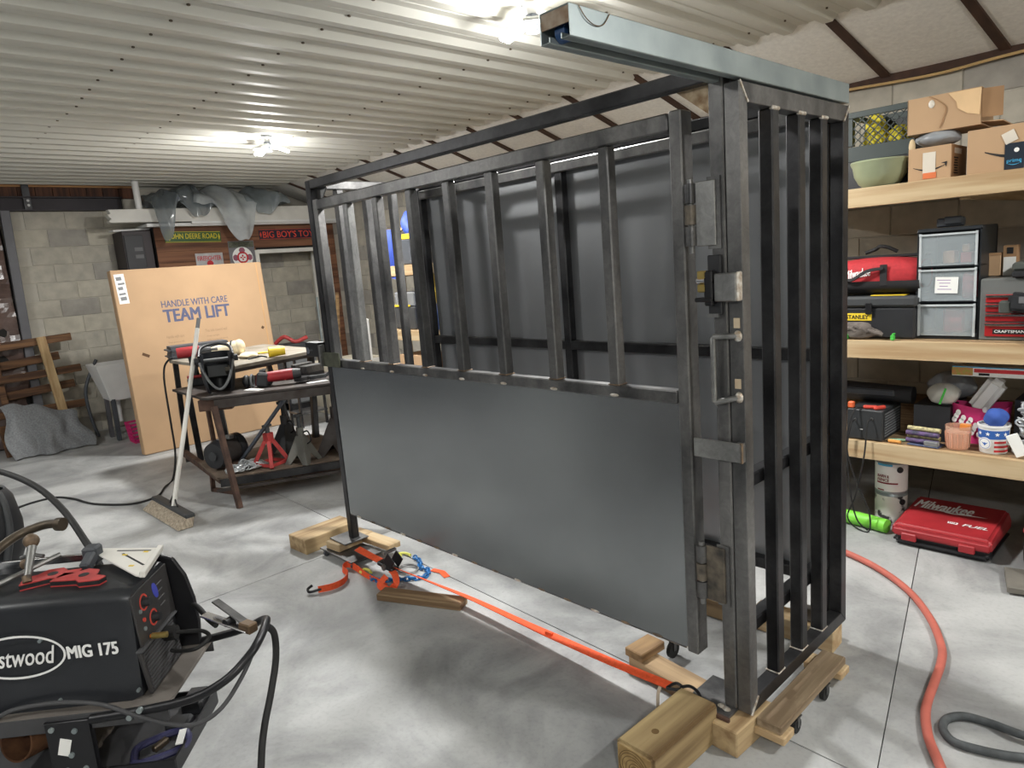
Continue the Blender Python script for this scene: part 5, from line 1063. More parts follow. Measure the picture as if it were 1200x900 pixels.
# ================================================================== WELDER ON ITS CART
WR = 0.8805; WO = (-2.075, 0.41, 0.0); H0 = 0.49
mat('welder_black', (40, 42, 46), 0.38, 0.1, var=0.2, scale=5); mat('dusty_black', (72, 72, 74), 0.7, 0.1, var=0.25, scale=6); mat('shelf_dust', (112, 106, 100), 0.8, 0.1, var=0.2, scale=7)
ct = thing('welding_cart', 'black steel cart with tube handle carrying the welder', 'cart', WO, WR)
sh = MB().bx(-0.62, 0.085, -0.035, 0.31, H0 - 0.012, H0).build('cart_shelf', 'shelf_dust', ct, bevel=0.002)
MB().bx(-0.62, 0.085, -0.04, -0.035, H0 - 0.045, H0).bx(-0.62, 0.085, 0.31, 0.315, H0 - 0.045, H0).build('shelf_rim', 'dusty_black', sh)
lo = MB().bx(-0.62, 0.07, -0.03, 0.30, 0.275, 0.287).build('lower_tray', 'dusty_black', ct)
MB().bx(-0.62, 0.075, -0.036, -0.03, 0.265, 0.315).bx(-0.62, 0.075, 0.30, 0.306, 0.265, 0.315).bx(0.07, 0.076, -0.03, 0.30, 0.265, 0.315).build('tray_rim', 'black_metal', lo)
MB().bx(0.0, 0.066, 0.2, 0.29, 0.29, 0.34).bx(-0.02, 0.05, 0.12, 0.18, 0.29, 0.32).build('tray_clutter', 'black_plastic', lo, bevel=0.008)
ps = MB().bx(-0.245, -0.125, -0.052, -0.041, 0.0, H0 - 0.01).bx(-0.245, -0.238, -0.052, -0.03, 0.0, H0 - 0.01).bx(-0.132, -0.125, -0.052, -0.03, 0.0, H0 - 0.01).build('cart_post', 'black_metal', ct, bevel=0.002)
for x, z in ((-0.225, 0.462), (-0.165, 0.452), (-0.185, 0.38), (-0.205, 0.335), (-0.155, 0.335), (-0.18, 0.29)): MB().cyl((x, -0.058, z), (x, -0.05, z), 0.0075, n=10).build('bolt', 'galvanised', ps, smooth=True)
MB().box((-0.2, -0.0535, 0.405), (0.03, 0.002, 0.05), ry=0.3).build('sticker', 'paper_white', ps)
for x in (-0.55,): MB().bx(x - 0.05, x + 0.05, -0.052, -0.041, 0.0, H0 - 0.01).build('cart_post', 'black_metal', ct)
for x in (-0.18, -0.55): MB().bx(x - 0.05, x + 0.05, 0.316, 0.326, 0.0, H0 - 0.01).build('cart_post', 'black_metal', ct)
hp = [(-0.12, -0.048, H0 - 0.012), (0.03, -0.046, H0 - 0.004), (0.16, -0.04, H0 + 0.012), (0.25, -0.03, H0 + 0.05), (0.305, 0.01, H0 + 0.09), (0.322, 0.06, H0 + 0.108), (0.318, 0.15, H0 + 0.112), (0.29, 0.225, H0 + 0.09), (0.2, 0.27, H0 + 0.04), (0.06, 0.29, H0 + 0.006)]
MB().tube(smooth_path(hp, 7), 0.0125, 12).build('cart_handle', 'black_metal', ct, smooth=True)
for x in (0.02, -0.01): MB().cyl((x, -0.066, H0 - 0.006 + (0.012 if x > 0 else -0.006)), (x, -0.055, H0 - 0.006 + (0.012 if x > 0 else -0.006)), 0.008, n=10).build('handle_bolt', 'galvanised', ct, smooth=True)

wd = thing('mig_welder', 'black box welder with white lettering and red knobs on the cart', 'welder', (WO[0], WO[1], H0 + 0.001), WR)
L, W_, HH = 0.5, 0.288, 0.318
def rsec(x, ins=0.0):
    r = 0.035; pts = []
    y0, y1, z1 = 0.0 + ins, W_ - ins, HH - ins
    pts += [(x, y0, 0.0 + ins)]
    for k in range(6): a = PI + (-PI / 2) * k / 5; pts.append((x, y0 + 0.02 + r + r * math.cos(a), z1 - r + r * math.sin(a)))
    for k in range(6): a = PI / 2 - (PI / 2) * k / 5; pts.append((x, y1 - 0.02 - r + r * math.cos(a), z1 - r + r * math.sin(a)))
    pts += [(x, y1, 0.0 + ins)]
    return pts
secs = [rsec(-L), rsec(-0.028), rsec(0.0, 0.008)]; n = len(secs[0])
mb = MB(); mb.add([p for s_ in secs for p in s_], [(i * n + k, i * n + (k + 1) % n, (i + 1) * n + (k + 1) % n, (i + 1) * n + k) for i in range(2) for k in range(n)] + [tuple(range(n)), tuple(range(2 * n, 3 * n))])
mb.build('welder_case', 'welder_black', wd, smooth=True)
# far cheek of the front hood and base lip
chk = [(0.0, 0.0), (0.062, 0.0), (0.07, 0.08), (0.066, 0.16), (0.05, 0.24), (0.02, 0.3), (-0.03, 0.322), (-0.05, 0.322), (-0.05, 0.0)]
MB().prism(chk, W_ - 0.012, W_ + 0.004, 'xz').build('hood_cheek', 'black_metal', wd, bevel=0.004)
# control panel (upper, tilted) and grille (lower)
FP = frame_matrix((0.004, W_ / 2, 0.215), (0, 1, 0), (-0.05, 0, 1))
mat('panel_dark', (58, 56, 56), 0.5, 0.1, var=0.2, scale=12)
mb = MB(); mb.M = FP; mb.box((0, 0, 0), (0.235, 0.16, 0.006)); pn = mb.build('control_panel', 'panel_dark', wd, bevel=0.002)
mat('ring_red', (200, 70, 56), 0.6)
for x, y in ((-0.055, 0.035), (-0.02, -0.03)):
    ring(FP @ Matrix.Translation((x, y, 0.0032)), 0.019, 0.0245, 'ring_red', pn, 'dial_ring', 0.0008)
    mb = MB(); mb.M = FP @ Matrix.Translation((x, y, 0.003)); mb.cyl((0, 0, 0), (0, 0, 0.02), 0.014, 0.012, n=16); mb.build('knob', 'black_plastic', pn, smooth=True)
mb = MB(); mb.M = FP @ Matrix.Translation((0.02, 0.035, 0.0032)) @ Matrix.Rotation(0.3, 4, 'Z'); mb.lathe([(0, 0), (0.02, 0), (0.02, 0.001), (0, 0.001)], n=18, sx=0.7, sy=1.3); mb.build('badge', mat('badge_blue', (64, 72, 170), 0.5), pn)
for x, y, m in ((-0.075, -0.01, 'ring_red'), (-0.06, -0.07, mat('lamp_amber', (220, 130, 50), 0.4)), (-0.085, 0.02, 'galvanised'), (-0.08, -0.035, 'galvanised')): disc(FP @ Matrix.Translation((x, y, 0.003)), 0.006, m, pn, 'button', 0.004, 12)
for k in range(4):
    mb = MB(); mb.M = FP; mb.box((0.05, 0.045 - k * 0.022, 0.0033), (0.04 - 0.008 * (k % 2), 0.003, 0.0006)); mb.build('printed_line', 'plate_grey', pn)
FG = frame_matrix((0.012, W_ / 2 - 0.02, 0.068), (0, 1, 0), (-0.12, 0, 1))
mb = MB(); mb.M = FG; mb.box((0, 0, 0), (0.22, 0.13, 0.012)); gr = mb.build('grille', 'panel_dark', wd, bevel=0.003)
for i in range(11):
    mb = MB(); mb.M = FG; mb.box((0, -0.053 + i * 0.0106, 0.0065), (0.2, 0.005, 0.003)); mb.build('grille_slat', 'dusty_black', gr)
mb = MB(); mb.M = FG; mb.box((0.0, 0.07, 0.008), (0.24, 0.008, 0.022)); mb.build('panel_ledge', 'dusty_black', wd, bevel=0.002)
MB().cyl((0.02, 0.075, 0.15), (0.062, 0.075, 0.15), 0.009, n=12).build('ground_plug', 'brass', wd, smooth=True)
MB().cyl((0.0, 0.16, 0.11), (0.05, 0.16, 0.11), 0.022, n=14).build('gun_socket', 'black_rubber', wd, smooth=True)
# side lettering
FS = frame_matrix((0, -0.0006, 0), (1, 0, 0), (0, 0.012, 1))
text('lettering', 'MIG 175', 0.135, 0.036, FS @ Matrix.Translation((-0.108, 0.165, 0.001)), 'ink_white', wd, bold=0.045)
text('lettering', 'Eastwood', 0.2, 0.052, FS @ Matrix.Translation((-0.308, 0.166, 0.001)), 'ink_white', wd, shear=0.3, bold=0.01)
def ellipse_ring(F, a, b, t, m, o):
    n = 48; vs = []; fs = []
    for i in range(n):
        th = 2 * PI * i / n
        for k, z in ((0, 0), (t, 0), (t, 0.001), (0, 0.001)): vs.append(((a + k) * math.cos(th), (b + k) * math.sin(th), z))
    for i in range(n):
        j = (i + 1) % n
        for k in range(4): fs.append((i * 4 + k, i * 4 + (k + 1) % 4, j * 4 + (k + 1) % 4, j * 4 + k))
    mb = MB(); mb.M = F; mb.add(vs, fs); mb.build('oval_outline', m, o)
ellipse_ring(FS @ Matrix.Translation((-0.308, 0.166, 0.0008)), 0.122, 0.058, 0.006, 'ink_white', wd)
for x, z in ((-0.22, 0.026), (-0.005, 0.03), (-0.24, 0.21)): MB().cyl((x, -0.006, z), (x, 0.004, z), 0.005, n=8).build('case_screw', 'galvanised', wd, smooth=True)
# leads (cart local coordinates, base on cart)
def lead(name, label, pts, r, m='black_rubber', cat='cable', k=6):
    o = MB().tube(smooth_path(pts, k), r, 10).build(name, m, smooth=True); at(o, WO, WR); tag(o, label, cat); return o
lead('ground_cable', 'thick black cable hanging from the cart handle toward the floor', [(0.315, 0.14, 0.605), (0.332, 0.17, 0.56), (0.33, 0.16, 0.48), (0.318, 0.11, 0.40), (0.305, 0.05, 0.33), (0.3, 0.0, 0.26), (0.3, -0.05, 0.15), (0.32, -0.08, 0.012), (0.4, -0.1, 0.011)], 0.0105)
lead('welder_lead', 'cable draped along the cart shelf and under the handle', [(-0.5, -0.02, 0.5), (-0.39, -0.025, 0.5), (-0.327, -0.02, 0.516), (-0.209, -0.022, 0.522), (-0.097, -0.03, 0.508), (-0.002, -0.06, 0.485), (0.096, -0.072, 0.452), (0.17, -0.068, 0.44), (0.235, -0.05, 0.47), (0.285, 0.0, 0.53), (0.315, 0.06, 0.59)], 0.0062, 'dusty_black')
lead('ground_lead', 'cable running from behind the welder to the steel ground clamp', [(-0.2, 0.345, 0.7), (-0.06, 0.335, 0.68), (0.06, 0.28, 0.63), (0.13, 0.2, 0.615), (0.17, 0.155, 0.612)], 0.0085)
lead('gun_cable', 'short curled cable leaving the welder\'s front socket', [(0.04, 0.16, 0.602), (0.09, 0.16, 0.6), (0.13, 0.155, 0.598), (0.155, 0.13, 0.59), (0.13, 0.1, 0.575), (0.08, 0.11, 0.565), (0.04, 0.13, 0.56)], 0.006)
lead('torch_cable', 'heavy black cable arching over the floor behind the welder', [(-1.15, 1.1, 0.95), (-0.95, 1.02, 0.95), (-0.72, 0.86, 0.92), (-0.55, 0.72, 0.86), (-0.4, 0.56, 0.79), (-0.28, 0.42, 0.72), (-0.24, 0.335, 0.62), (-0.24, 0.34, 0.505)], 0.012)
gc = thing('ground_clamp', 'steel spring clamp gripping the cart handle', 'clamp', (0, 0, 0)); at(gc, WO, WR)
MB().beam((0.12, 0.2, 0.63), (0.285, 0.10, 0.612), 0.032, 0.006).build('clamp_jaw', 'chrome', gc, bevel=0.002); MB().beam((0.15, 0.225, 0.66), (0.29, 0.105, 0.622), 0.026, 0.006).build('clamp_jaw', 'steel', gc, bevel=0.002)
MB().box((0.278, 0.115, 0.617), (0.05, 0.034, 0.03), rz=-0.6).build('clamp_nose', mat('copper_dull', (112, 92, 72), 0.5, 0.6), gc, bevel=0.004); MB().cyl((0.205, 0.135, 0.625), (0.225, 0.17, 0.625), 0.012, n=12).build('clamp_spring', 'steel_dark', gc, smooth=True)

# things lying on the welder (cart local frame)
ZT_ = H0 + HH + 0.002
def on_welder(o, x, y, z, rz=0.0):
    c, s = math.cos(WR), math.sin(WR); o.location = (WO[0] + c * x - s * y, WO[1] + s * x + c * y, z); o.rotation_euler = (0, 0, WR + rz); return o
def magnet(label, x, y, z, rz):
    o = thing('welding_magnet', label, 'magnet', (0, 0, 0), 0, 'red welding magnets'); on_welder(o, x, y, z, rz)
    poly = [(-0.075, -0.035), (0.0, -0.03), (0.02, -0.045), (0.075, -0.035), (0.08, -0.01), (0.045, 0.0), (0.03, 0.035), (-0.01, 0.045), (-0.035, 0.02), (-0.07, 0.02)]
    MB().prism(poly, 0.004, 0.0145).build('magnet_core', 'steel_dark', o); MB().prism(poly, 0.0, 0.0038).build('side_plate', 'red_paint', o); MB().prism(poly, 0.0148, 0.019).build('side_plate', 'red_paint', o, bevel=0.001)
    disc(Matrix.Translation((0.005, 0.0, 0.0191)), 0.014, 'black_plastic', o, 'magnet_hole', 0.0008)
magnet('red arrow magnet lying flat at the welder\'s near edge', -0.17, 0.125, ZT_, -0.15)
magnet('red arrow magnet lying behind the flat one', -0.275, 0.155, ZT_, 0.4)
sq = thing('speed_square', 'white triangular speed square lying on the welder\'s front corner', 'square'); on_welder(sq, -0.08, 0.21, ZT_ + 0.012, 0.0)
tri = [(-0.15, 0.09), (0.05, 0.09), (0.1, -0.11)]
slot = [(-0.06, 0.055), (0.03, 0.055), (0.03, 0.065), (-0.07, 0.065)]
Msq = Matrix.Rotation(0.12, 4, 'Y') @ Matrix.Rotation(-0.06, 4, 'X')
mb = MB(); mb.M = Msq; mb.prism([(-0.17, 0.1), (0.05, 0.115), (0.095, -0.125), (0.075, -0.118)], 0, 0.004); mb.build('square_plate', 'white_paint', sq)
mb = MB(); mb.M = Msq; mb.box((0.072, -0.005, 0.006), (0.016, 0.235, 0.018), rz=0.185); mb.build('square_fence', 'white_paint', sq, bevel=0.002)
mb = MB(); mb.M = Msq; mb.box((-0.02, 0.085, 0.0042), (0.1, 0.007, 0.001), rz=0.07).box((0.01, 0.01, 0.0042), (0.14, 0.007, 0.001), rz=-0.74); mb.build('slot', 'ink_black', sq)
for x, y in ((0.02, 0.075), (-0.03, 0.045), (0.03, -0.045)):
    mb = MB(); mb.M = Msq; mb.box((x, y, 0.0046), (0.014, 0.01, 0.001)); mb.build('yellow_mark', 'yellow', sq)
bc = thing('bar_clamp', 'silver bar clamp with a grey jaw across the welder top', 'clamp'); on_welder(bc, -0.3, 0.255, ZT_, 0.0)
MB().bx(-0.19, 0.1, -0.005, 0.005, 0.012, 0.034).build('clamp_bar', 'chrome', bc, bevel=0.001); MB().bx(0.07, 0.115, -0.016, 0.03, 0.0, 0.055).build('clamp_jaw', 'dark_grey_plastic', bc, bevel=0.006); MB().box((0.1, -0.035, 0.02), (0.03, 0.06, 0.035), rx=0.4).build('clamp_pad', 'dark_grey_plastic', bc, bevel=0.006)
cc = thing('c_clamp', 'old brown curved clamp with a round swivel foot at the welder\'s back', 'clamp'); on_welder(cc, -0.42, 0.24, ZT_, 0.0)
MB().tube(smooth_path([(0.02, -0.13, 0.02), (-0.05, -0.1, 0.022), (-0.08, -0.01, 0.05), (-0.05, 0.08, 0.085), (0.02, 0.115, 0.105), (0.075, 0.11, 0.108)], 6), 0.014, 10).build('clamp_frame', mat('old_bronze', (92, 82, 70), 0.45, 0.7, var=0.3), cc, smooth=True); MB().cyl((0.075, 0.105, 0.108), (0.095, 0.1, 0.108), 0.021, n=16).build('swivel_foot', 'old_bronze', cc, smooth=True); MB().tube([(0.02, -0.13, 0.02), (0.13, 0.0, 0.045)], 0.008, 8).build('clamp_screw', 'steel_light', cc, smooth=True)
MB().ball((0.06, -0.05, 0.045), 0.018, 10, 6).build('clamp_nut', 'rust', cc, smooth=True)
hm = thing('locking_tool', 'small rusty-ended steel screw clamp standing on the red magnet', 'clamp'); on_welder(hm, -0.33, 0.14, ZT_ + 0.021, 0.0)
MB().cyl((0.015, -0.03, 0.006), (-0.005, 0.05, 0.075), 0.009, 0.013, n=10).build('clamp_shaft', 'steel_light', hm, smooth=True); MB().ball((-0.01, 0.06, 0.09), 0.022, 12, 8).build('clamp_knob', 'rust', hm, smooth=True); MB().cyl((0.018, -0.035, -0.0005), (0.012, -0.025, 0.015), 0.012, n=10).build('clamp_tip', 'rust', hm, smooth=True); MB().tube(smooth_path([(-0.03, 0.03, 0.05), (0.0, 0.035, 0.055), (0.035, 0.03, 0.05)], 4), 0.006, 8).build('tommy_bar', 'steel', hm, smooth=True)
# black gas bottle standing behind the cart
gb = thing('gas_bottle', 'black gas bottle with a rounded valve shroud standing behind the welder', 'gas bottle'); on_welder(gb, -0.74, 0.58, 0.0)
MB().lathe([(0, 0), (0.115, 0), (0.12, 0.02), (0.12, 0.62), (0.11, 0.7), (0.07, 0.78), (0.045, 0.8), (0.045, 0.82), (0, 0.82)], n=28).build('bottle_body', 'welder_black', gb, smooth=True)
MB().lathe([(0.095, 0.72), (0.112, 0.76), (0.118, 0.86), (0.105, 0.95), (0.085, 0.985), (0.08, 0.98), (0.1, 0.94), (0.11, 0.86), (0.105, 0.77)], n=26).build('valve_shroud', 'black_plastic', gb, smooth=True)
MB().tube(smooth_path([(0.1, -0.06, 0.75), (0.115, -0.04, 0.85), (0.1, -0.02, 0.95), (0.06, 0.0, 1.0)], 4), 0.012, 8).build('carry_strap', 'charcoal', gb, smooth=True)
MB().cyl((0, 0, 0.82), (0, 0, 0.9), 0.02, n=12).build('valve', 'brass', gb, smooth=True)
# lower tray things
rg = MB().lathe([(0.05, 0), (0.056, 0), (0.056, 0.13), (0.05, 0.13), (0.05, 0.0)], n=30).build('pipe_offcut', mat('rust_pipe', (130, 92, 64), 0.8, 0.4, scale=20, rgb2=(80, 52, 38)), smooth=True)
on_welder(rg, -0.36, 0.16, 0.344); rg.rotation_mode = 'XYZ'; rg.rotation_euler = (PI / 2 - 0.25, 0, WR - 0.25); tag(rg, 'rusty pipe offcut lying in the cart\'s lower tray', 'pipe')
pl = thing('clamp_tool', 'dark blue plastic frame clamp lying in the lower tray', 'clamp'); on_welder(pl, 0.0, 0.05, 0.289, 0.5)
mat('tool_navy', (52, 52, 86), 0.5, var=0.2)
MB().tube(smooth_path([(-0.06, -0.04, 0.012), (0.05, -0.045, 0.012), (0.075, 0.0, 0.02), (0.05, 0.05, 0.012), (-0.05, 0.045, 0.012), (-0.07, 0.0, 0.012)], 4, True), 0.011, 8, True).build('clamp_frame', 'tool_navy', pl, smooth=True); MB().box((0.055, -0.02, 0.032), (0.02, 0.07, 0.003), rz=-0.3).build('rating_label', 'paper_white', pl); MB().box((0.0, 0.0, 0.02), (0.05, 0.02, 0.02), rz=0.6).build('jaw_pad', 'old_bronze', pl, bevel=0.004)
ob = lump('dusty_cloth', 'dusty brown cloth crumpled beside the pipe offcut', 'cloth', (0, 0, 0), 0.05, (1.3, 0.9, 0.6), mat('dust_brown', (92, 84, 76), 0.9, var=0.3, scale=20), 71, amp=0.35); on_welder(ob, -0.24, 0.1, 0.2885)

# ================================================================== BENCH, TOOLS AND THINGS ALONG THE BACK
OB = (-5.8, 2.4, 0)
bn = thing('steel_bench', 'rusty steel welding bench with a raised plywood top and lower shelf', 'bench', OB)
mat('bench_steel', (86, 82, 80), 0.55, 0.6, scale=9, rgb2=(58, 50, 46), detail=6); mat('bench_rust', (104, 80, 68), 0.7, 0.4, scale=12, rgb2=(64, 48, 42))
MB(OB).prism([(-6.0, 1.80), (-5.26, 1.77), (-5.2, 1.79), (-4.78, 2.66), (-4.78, 2.9), (-6.0, 2.9)], 0.80, 0.818).build('work_plate', 'bench_steel', bn, bevel=0.002)
MB(OB).beam((-5.19, 1.83, 0.765), (-4.8, 2.64, 0.765), 0.035, 0.065).build('apron', 'bench_steel', bn); MB(OB).box((-5.24, 1.86, 0.755), (0.24, 0.06, 0.085), rz=0.9).build('apron_bracket', 'bench_rust', bn, bevel=0.003)
MB(OB).prism([(-6.62, 2.0), (-5.36, 2.02), (-5.62, 2.97), (-6.88, 3.0)], 0.972, 1.0).build('raised_top', 'plywood_top', bn, bevel=0.003)
MB(OB).beam((-5.37, 2.02, 0.96), (-5.62, 2.96, 0.96), 0.03, 0.025).build('top_edging', 'bench_steel', bn)
for p, q, w in (((-6.83, 2.09, 0), (-6.62, 2.05, 0.972), 0.045), ((-6.5, 2.1, 0), (-6.0, 1.92, 0.80), 0.05), ((-5.62, 2.05, 0.04), (-5.46, 1.95, 0.80), 0.05), ((-5.75, 2.86, 0), (-5.7, 2.9, 0.972), 0.05), ((-6.7, 3.1, 0), (-6.75, 2.93, 0.972), 0.045), ((-5.0, 2.72, 0.0), (-4.95, 2.7, 0.80), 0.05)):
    MB(OB).beam(p, q, w, w).build('leg', 'steel_dark', bn, bevel=0.003)
MB(OB).beam((-5.18, 1.82, 0.75), (-5.0, 1.83, 0.0), 0.035, 0.05).build('leg', 'bench_rust', bn, bevel=0.003); MB(OB).beam((-5.55, 1.9, 0.75), (-5.6, 1.93, 0.2), 0.035, 0.03).build('leg', 'bench_rust', bn, bevel=0.003)
MB(OB).beam((-5.0, 2.3, 0.75), (-5.42, 2.05, 0.24), 0.035, 0.02).build('brace', mat('brace_blue', (92, 98, 108), 0.5, 0.4), bn)
MB(OB).prism([(-5.9, 1.88), (-5.22, 1.78), (-4.82, 2.66), (-4.82, 2.9), (-5.9, 2.95)], 0.185, 0.2).build('bench_shelf', mat('shelf_plank', (120, 106, 92), 0.8, scale=8, rgb2=(92, 78, 66)), bn)
MB(OB).beam((-5.2, 1.79, 0.165), (-4.8, 2.66, 0.165), 0.03, 0.055).build('shelf_rail', 'steel_dark', bn); MB(OB).beam((-5.19, 1.75, 0.118), (-4.76, 2.66, 0.118), 0.02, 0.02).build('foot_rail', 'bench_steel', bn)
MB(OB).beam((-6.85, 2.06, 0.1), (-5.3, 1.84, 0.16), 0.045, 0.05).build('base_rail', 'bench_rust', bn); MB(OB).beam((-5.62, 1.87, 0.0), (-5.6, 1.87, 0.13), 0.03, 0.03).beam((-5.62, 1.87, 0.015), (-5.36, 1.95, 0.015), 0.03, 0.03).build('base_foot', 'bench_rust', bn)
MB(OB).beam((-5.4, 1.95, 0.1), (-4.95, 2.75, 0.1), 0.05, 0.05).build('base_rail', 'bench_rust', bn)
# on the raised top
pc = thing('plastic_case', 'long grey plastic tool case on the bench\'s raised top', 'case', (-6.62, 2.24, 1.001), 1.45); MB().bx(-0.24, 0.3, -0.1, 0.14, 0.0, 0.05).build('case_base', 'dark_grey_plastic', pc, bevel=0.02, seg=2); MB().bx(-0.24, 0.3, -0.1, 0.14, 0.052, 0.115).build('case_lid', 'dark_grey_plastic', pc, bevel=0.025, seg=2); MB().box((-0.05, -0.11, 0.06), (0.06, 0.012, 0.035)).build('case_latch', 'black_plastic', pc, bevel=0.003)
gv = thing('leather_gloves', 'cream leather welding gloves rolled on the bench top', 'gloves', (-5.95, 2.27, 1.001), 1.0)
mat('leather_cream', (222, 208, 178), 0.85, var=0.12, scale=15)
MB().cyl((-0.13, 0, 0.055), (0.08, 0.03, 0.085), 0.055, 0.065, n=18).build('glove_roll', 'leather_cream', gv, smooth=True); MB().ball((0.1, 0.03, 0.09), 0.066, 14, 8, (0.7, 1, 1)).build('glove_cuff', 'leather_cream', gv, smooth=True); MB().tube([(0.04 + 0.012 * math.cos(t) * 0, 0.024 + 0.068 * math.cos(t), 0.08 + 0.068 * math.sin(t)) for t in [2 * PI * k / 18 for k in range(18)]], 0.007, 6, True).build('glove_strap', 'black_rubber', gv, smooth=True)
lump('leather_pad', 'flat cream leather mitt lying under the rolled gloves', 'mitt', (-5.78, 2.38, 1.001), 0.07, (1.5, 0.9, 0.35), 'leather_cream', 81, amp=0.15)
o = MB().box((0, 0, 0.008), (0.16, 0.035, 0.014)).build('wire_brush', 'yellow', bevel=0.004); at(o, (-5.95, 2.62, 1.001), 1.2); tag(o, 'thin yellow handled brush lying behind the gloves', 'brush')
yc = thing('yellow_cup', 'yellow plastic cup lying on its side on the raised top', 'cup', (-5.53, 2.52, 1.046), 0.0); mb = MB(); mb.M = Matrix.Rotation(-0.35, 4, 'Z') @ Matrix.Rotation(PI / 2, 4, 'X'); mb.lathe([(0, -0.06), (0.034, -0.06), (0.044, 0.07), (0.04, 0.07), (0.03, -0.05), (0, -0.05)], n=22); mb.build('cup_wall', 'yellow', yc, smooth=True)
o = MB().tube(smooth_path([(-0.08, 0, 0.006), (-0.02, 0.02, 0.012), (0.03, 0, 0.02), (0.07, 0.01, 0.006)], 4), 0.007, 8).build('hand_tool', 'black_metal', smooth=True); at(o, (-5.6, 2.38, 1.001), 1.0); tag(o, 'small black hand tool lying beside the yellow cup', 'tool')
# on the work plate
ZP = 0.819
dr = thing('impact_driver', 'red and black cordless driver standing on its battery', 'drill', (-5.95, 1.98, ZP), 1.25)
MB().box((0.0, 0, 0.035), (0.13, 0.085, 0.065)).build('battery', 'black_plastic', dr, bevel=0.01); MB().box((0.0, 0, 0.08), (0.125, 0.08, 0.022)).build('battery_clip', 'red_plastic', dr, bevel=0.006); MB().cyl((0.01, 0, 0.085), (-0.005, 0, 0.25), 0.027, 0.03, n=14).build('grip', 'black_plastic', dr, smooth=True); MB().cyl((-0.11, 0, 0.285), (0.06, 0, 0.285), 0.043, 0.048, n=18).build('motor_body', 'red_plastic', dr, smooth=True); MB().cyl((0.06, 0, 0.285), (0.15, 0, 0.285), 0.046, 0.024, n=18).build('gear_nose', 'charcoal', dr, smooth=True); MB().cyl((0.15, 0, 0.285), (0.2, 0, 0.285), 0.012, n=10).build('chuck', 'steel_light', dr, smooth=True)
wh = thing('welding_helmet', 'black welding helmet lying face up on the work plate', 'helmet', (-5.43, 1.98, ZP), -1.94)
def fn(u, v):
    a = -2.3 + 4.6 * u; z = 0.3 * v; r = 0.125 * (0.62 + 0.55 * math.sin(PI * (0.18 + 0.5 * v)) * 1.0); r = min(r, 0.15)
    return (r * 0.85 * math.cos(a + PI / 2 + PI), r * math.sin(a + PI / 2 + PI) * 1.0, z)
MB().grid(fn, 28, 12).build('helmet_shell', 'welder_black', wh, smooth=True, solid=0.004)
MB().tube(smooth_path([(-0.12, 0.05, 0.28), (-0.1, -0.05, 0.34), (0.0, -0.1, 0.36), (0.1, -0.05, 0.34), (0.12, 0.05, 0.28)], 5), 0.012, 8).build('head_band', 'black_plastic', wh, smooth=True); MB().tube(smooth_path([(-0.12, 0.06, 0.24), (-0.07, 0.11, 0.1), (0, 0.125, 0.03), (0.07, 0.11, 0.1), (0.12, 0.06, 0.24)], 5), 0.01, 8).build('shell_rim', 'mid_grey', wh, smooth=True)
MB().box((0.0, 0.0, 0.24), (0.21, 0.1, 0.02), rx=0.3).build('sweat_pad', 'mid_grey', wh, bevel=0.008); MB().box((0.0, 0.02, 0.16), (0.15, 0.012, 0.09), rx=0.3).build('lens_frame', 'charcoal', wh, bevel=0.004)
for s in (-1, 1): MB().cyl((s * 0.12, 0.03, 0.25), (s * 0.155, 0.03, 0.25), 0.025, n=14).build('pivot_knob', 'black_plastic', wh, smooth=True)
em = thing('ear_muffs', 'black ear muffs lying beside the welding helmet', 'ear muffs', (-5.33, 2.18, ZP), 0.9)
for x in (-0.03, 0.14): MB().ball((x, 0.0, 0.05), 0.05, 14, 8, (0.65, 0.9, 1.0)).build('ear_cup', 'black_plastic', em, smooth=True)
MB().tube([(0.012 + 0.0 * t, 0.042 * math.cos(t), 0.05 + 0.046 * math.sin(t)) for t in [2 * PI * k / 16 for k in range(16)]], 0.009, 6, True).build('ear_cushion', 'mid_grey', em, smooth=True); MB().tube(smooth_path([(-0.03, 0.03, 0.06), (0.0, 0.12, 0.05), (0.055, 0.15, 0.04), (0.11, 0.12, 0.05), (0.14, 0.03, 0.06)], 4), 0.009, 8).build('muff_band', 'charcoal', em, smooth=True)
ag = thing('angle_grinder', 'red and black cordless grinder lying on the work plate', 'grinder', (-5.2, 2.33, ZP), 1.05)
MB().box((-0.1, 0, 0.055), (0.09, 0.085, 0.11), ry=0.2).build('battery', 'black_plastic', ag, bevel=0.012); MB().box((-0.148, 0, 0.055), (0.006, 0.02, 0.08), ry=0.2).build('battery_stripe', 'red_plastic', ag); MB().cyl((-0.06, 0, 0.07), (0.13, 0, 0.075), 0.042, 0.046, n=18).build('grinder_body', 'red_plastic', ag, smooth=True); MB().cyl((0.13, 0, 0.075), (0.19, 0, 0.075), 0.045, 0.038, n=16).build('gear_head', 'charcoal', ag, smooth=True); MB().cyl((0.19, -0.0, 0.045), (0.19, 0, 0.015), 0.06, n=22).build('grinding_disc', 'steel_dark', ag, smooth=True); MB().cyl((-0.12, 0.07, 0.11), (-0.07, 0.05, 0.12), 0.018, n=10).build('side_handle', 'chrome', ag, smooth=True)
bx2 = thing('metal_box', 'small dark metal vise block behind the grinder', 'vise', (-5.35, 2.68, ZP), 0.2); MB().bx(-0.1, 0.1, -0.09, 0.09, 0, 0.04).build('vise_base', 'steel_dark', bx2, bevel=0.004); MB().bx(-0.1, -0.04, -0.09, 0.09, 0.04, 0.11).build('vise_jaw', 'steel', bx2, bevel=0.004); MB().bx(0.0, 0.1, -0.09, 0.09, 0.04, 0.1).build('vise_jaw', 'steel', bx2, bevel=0.004)
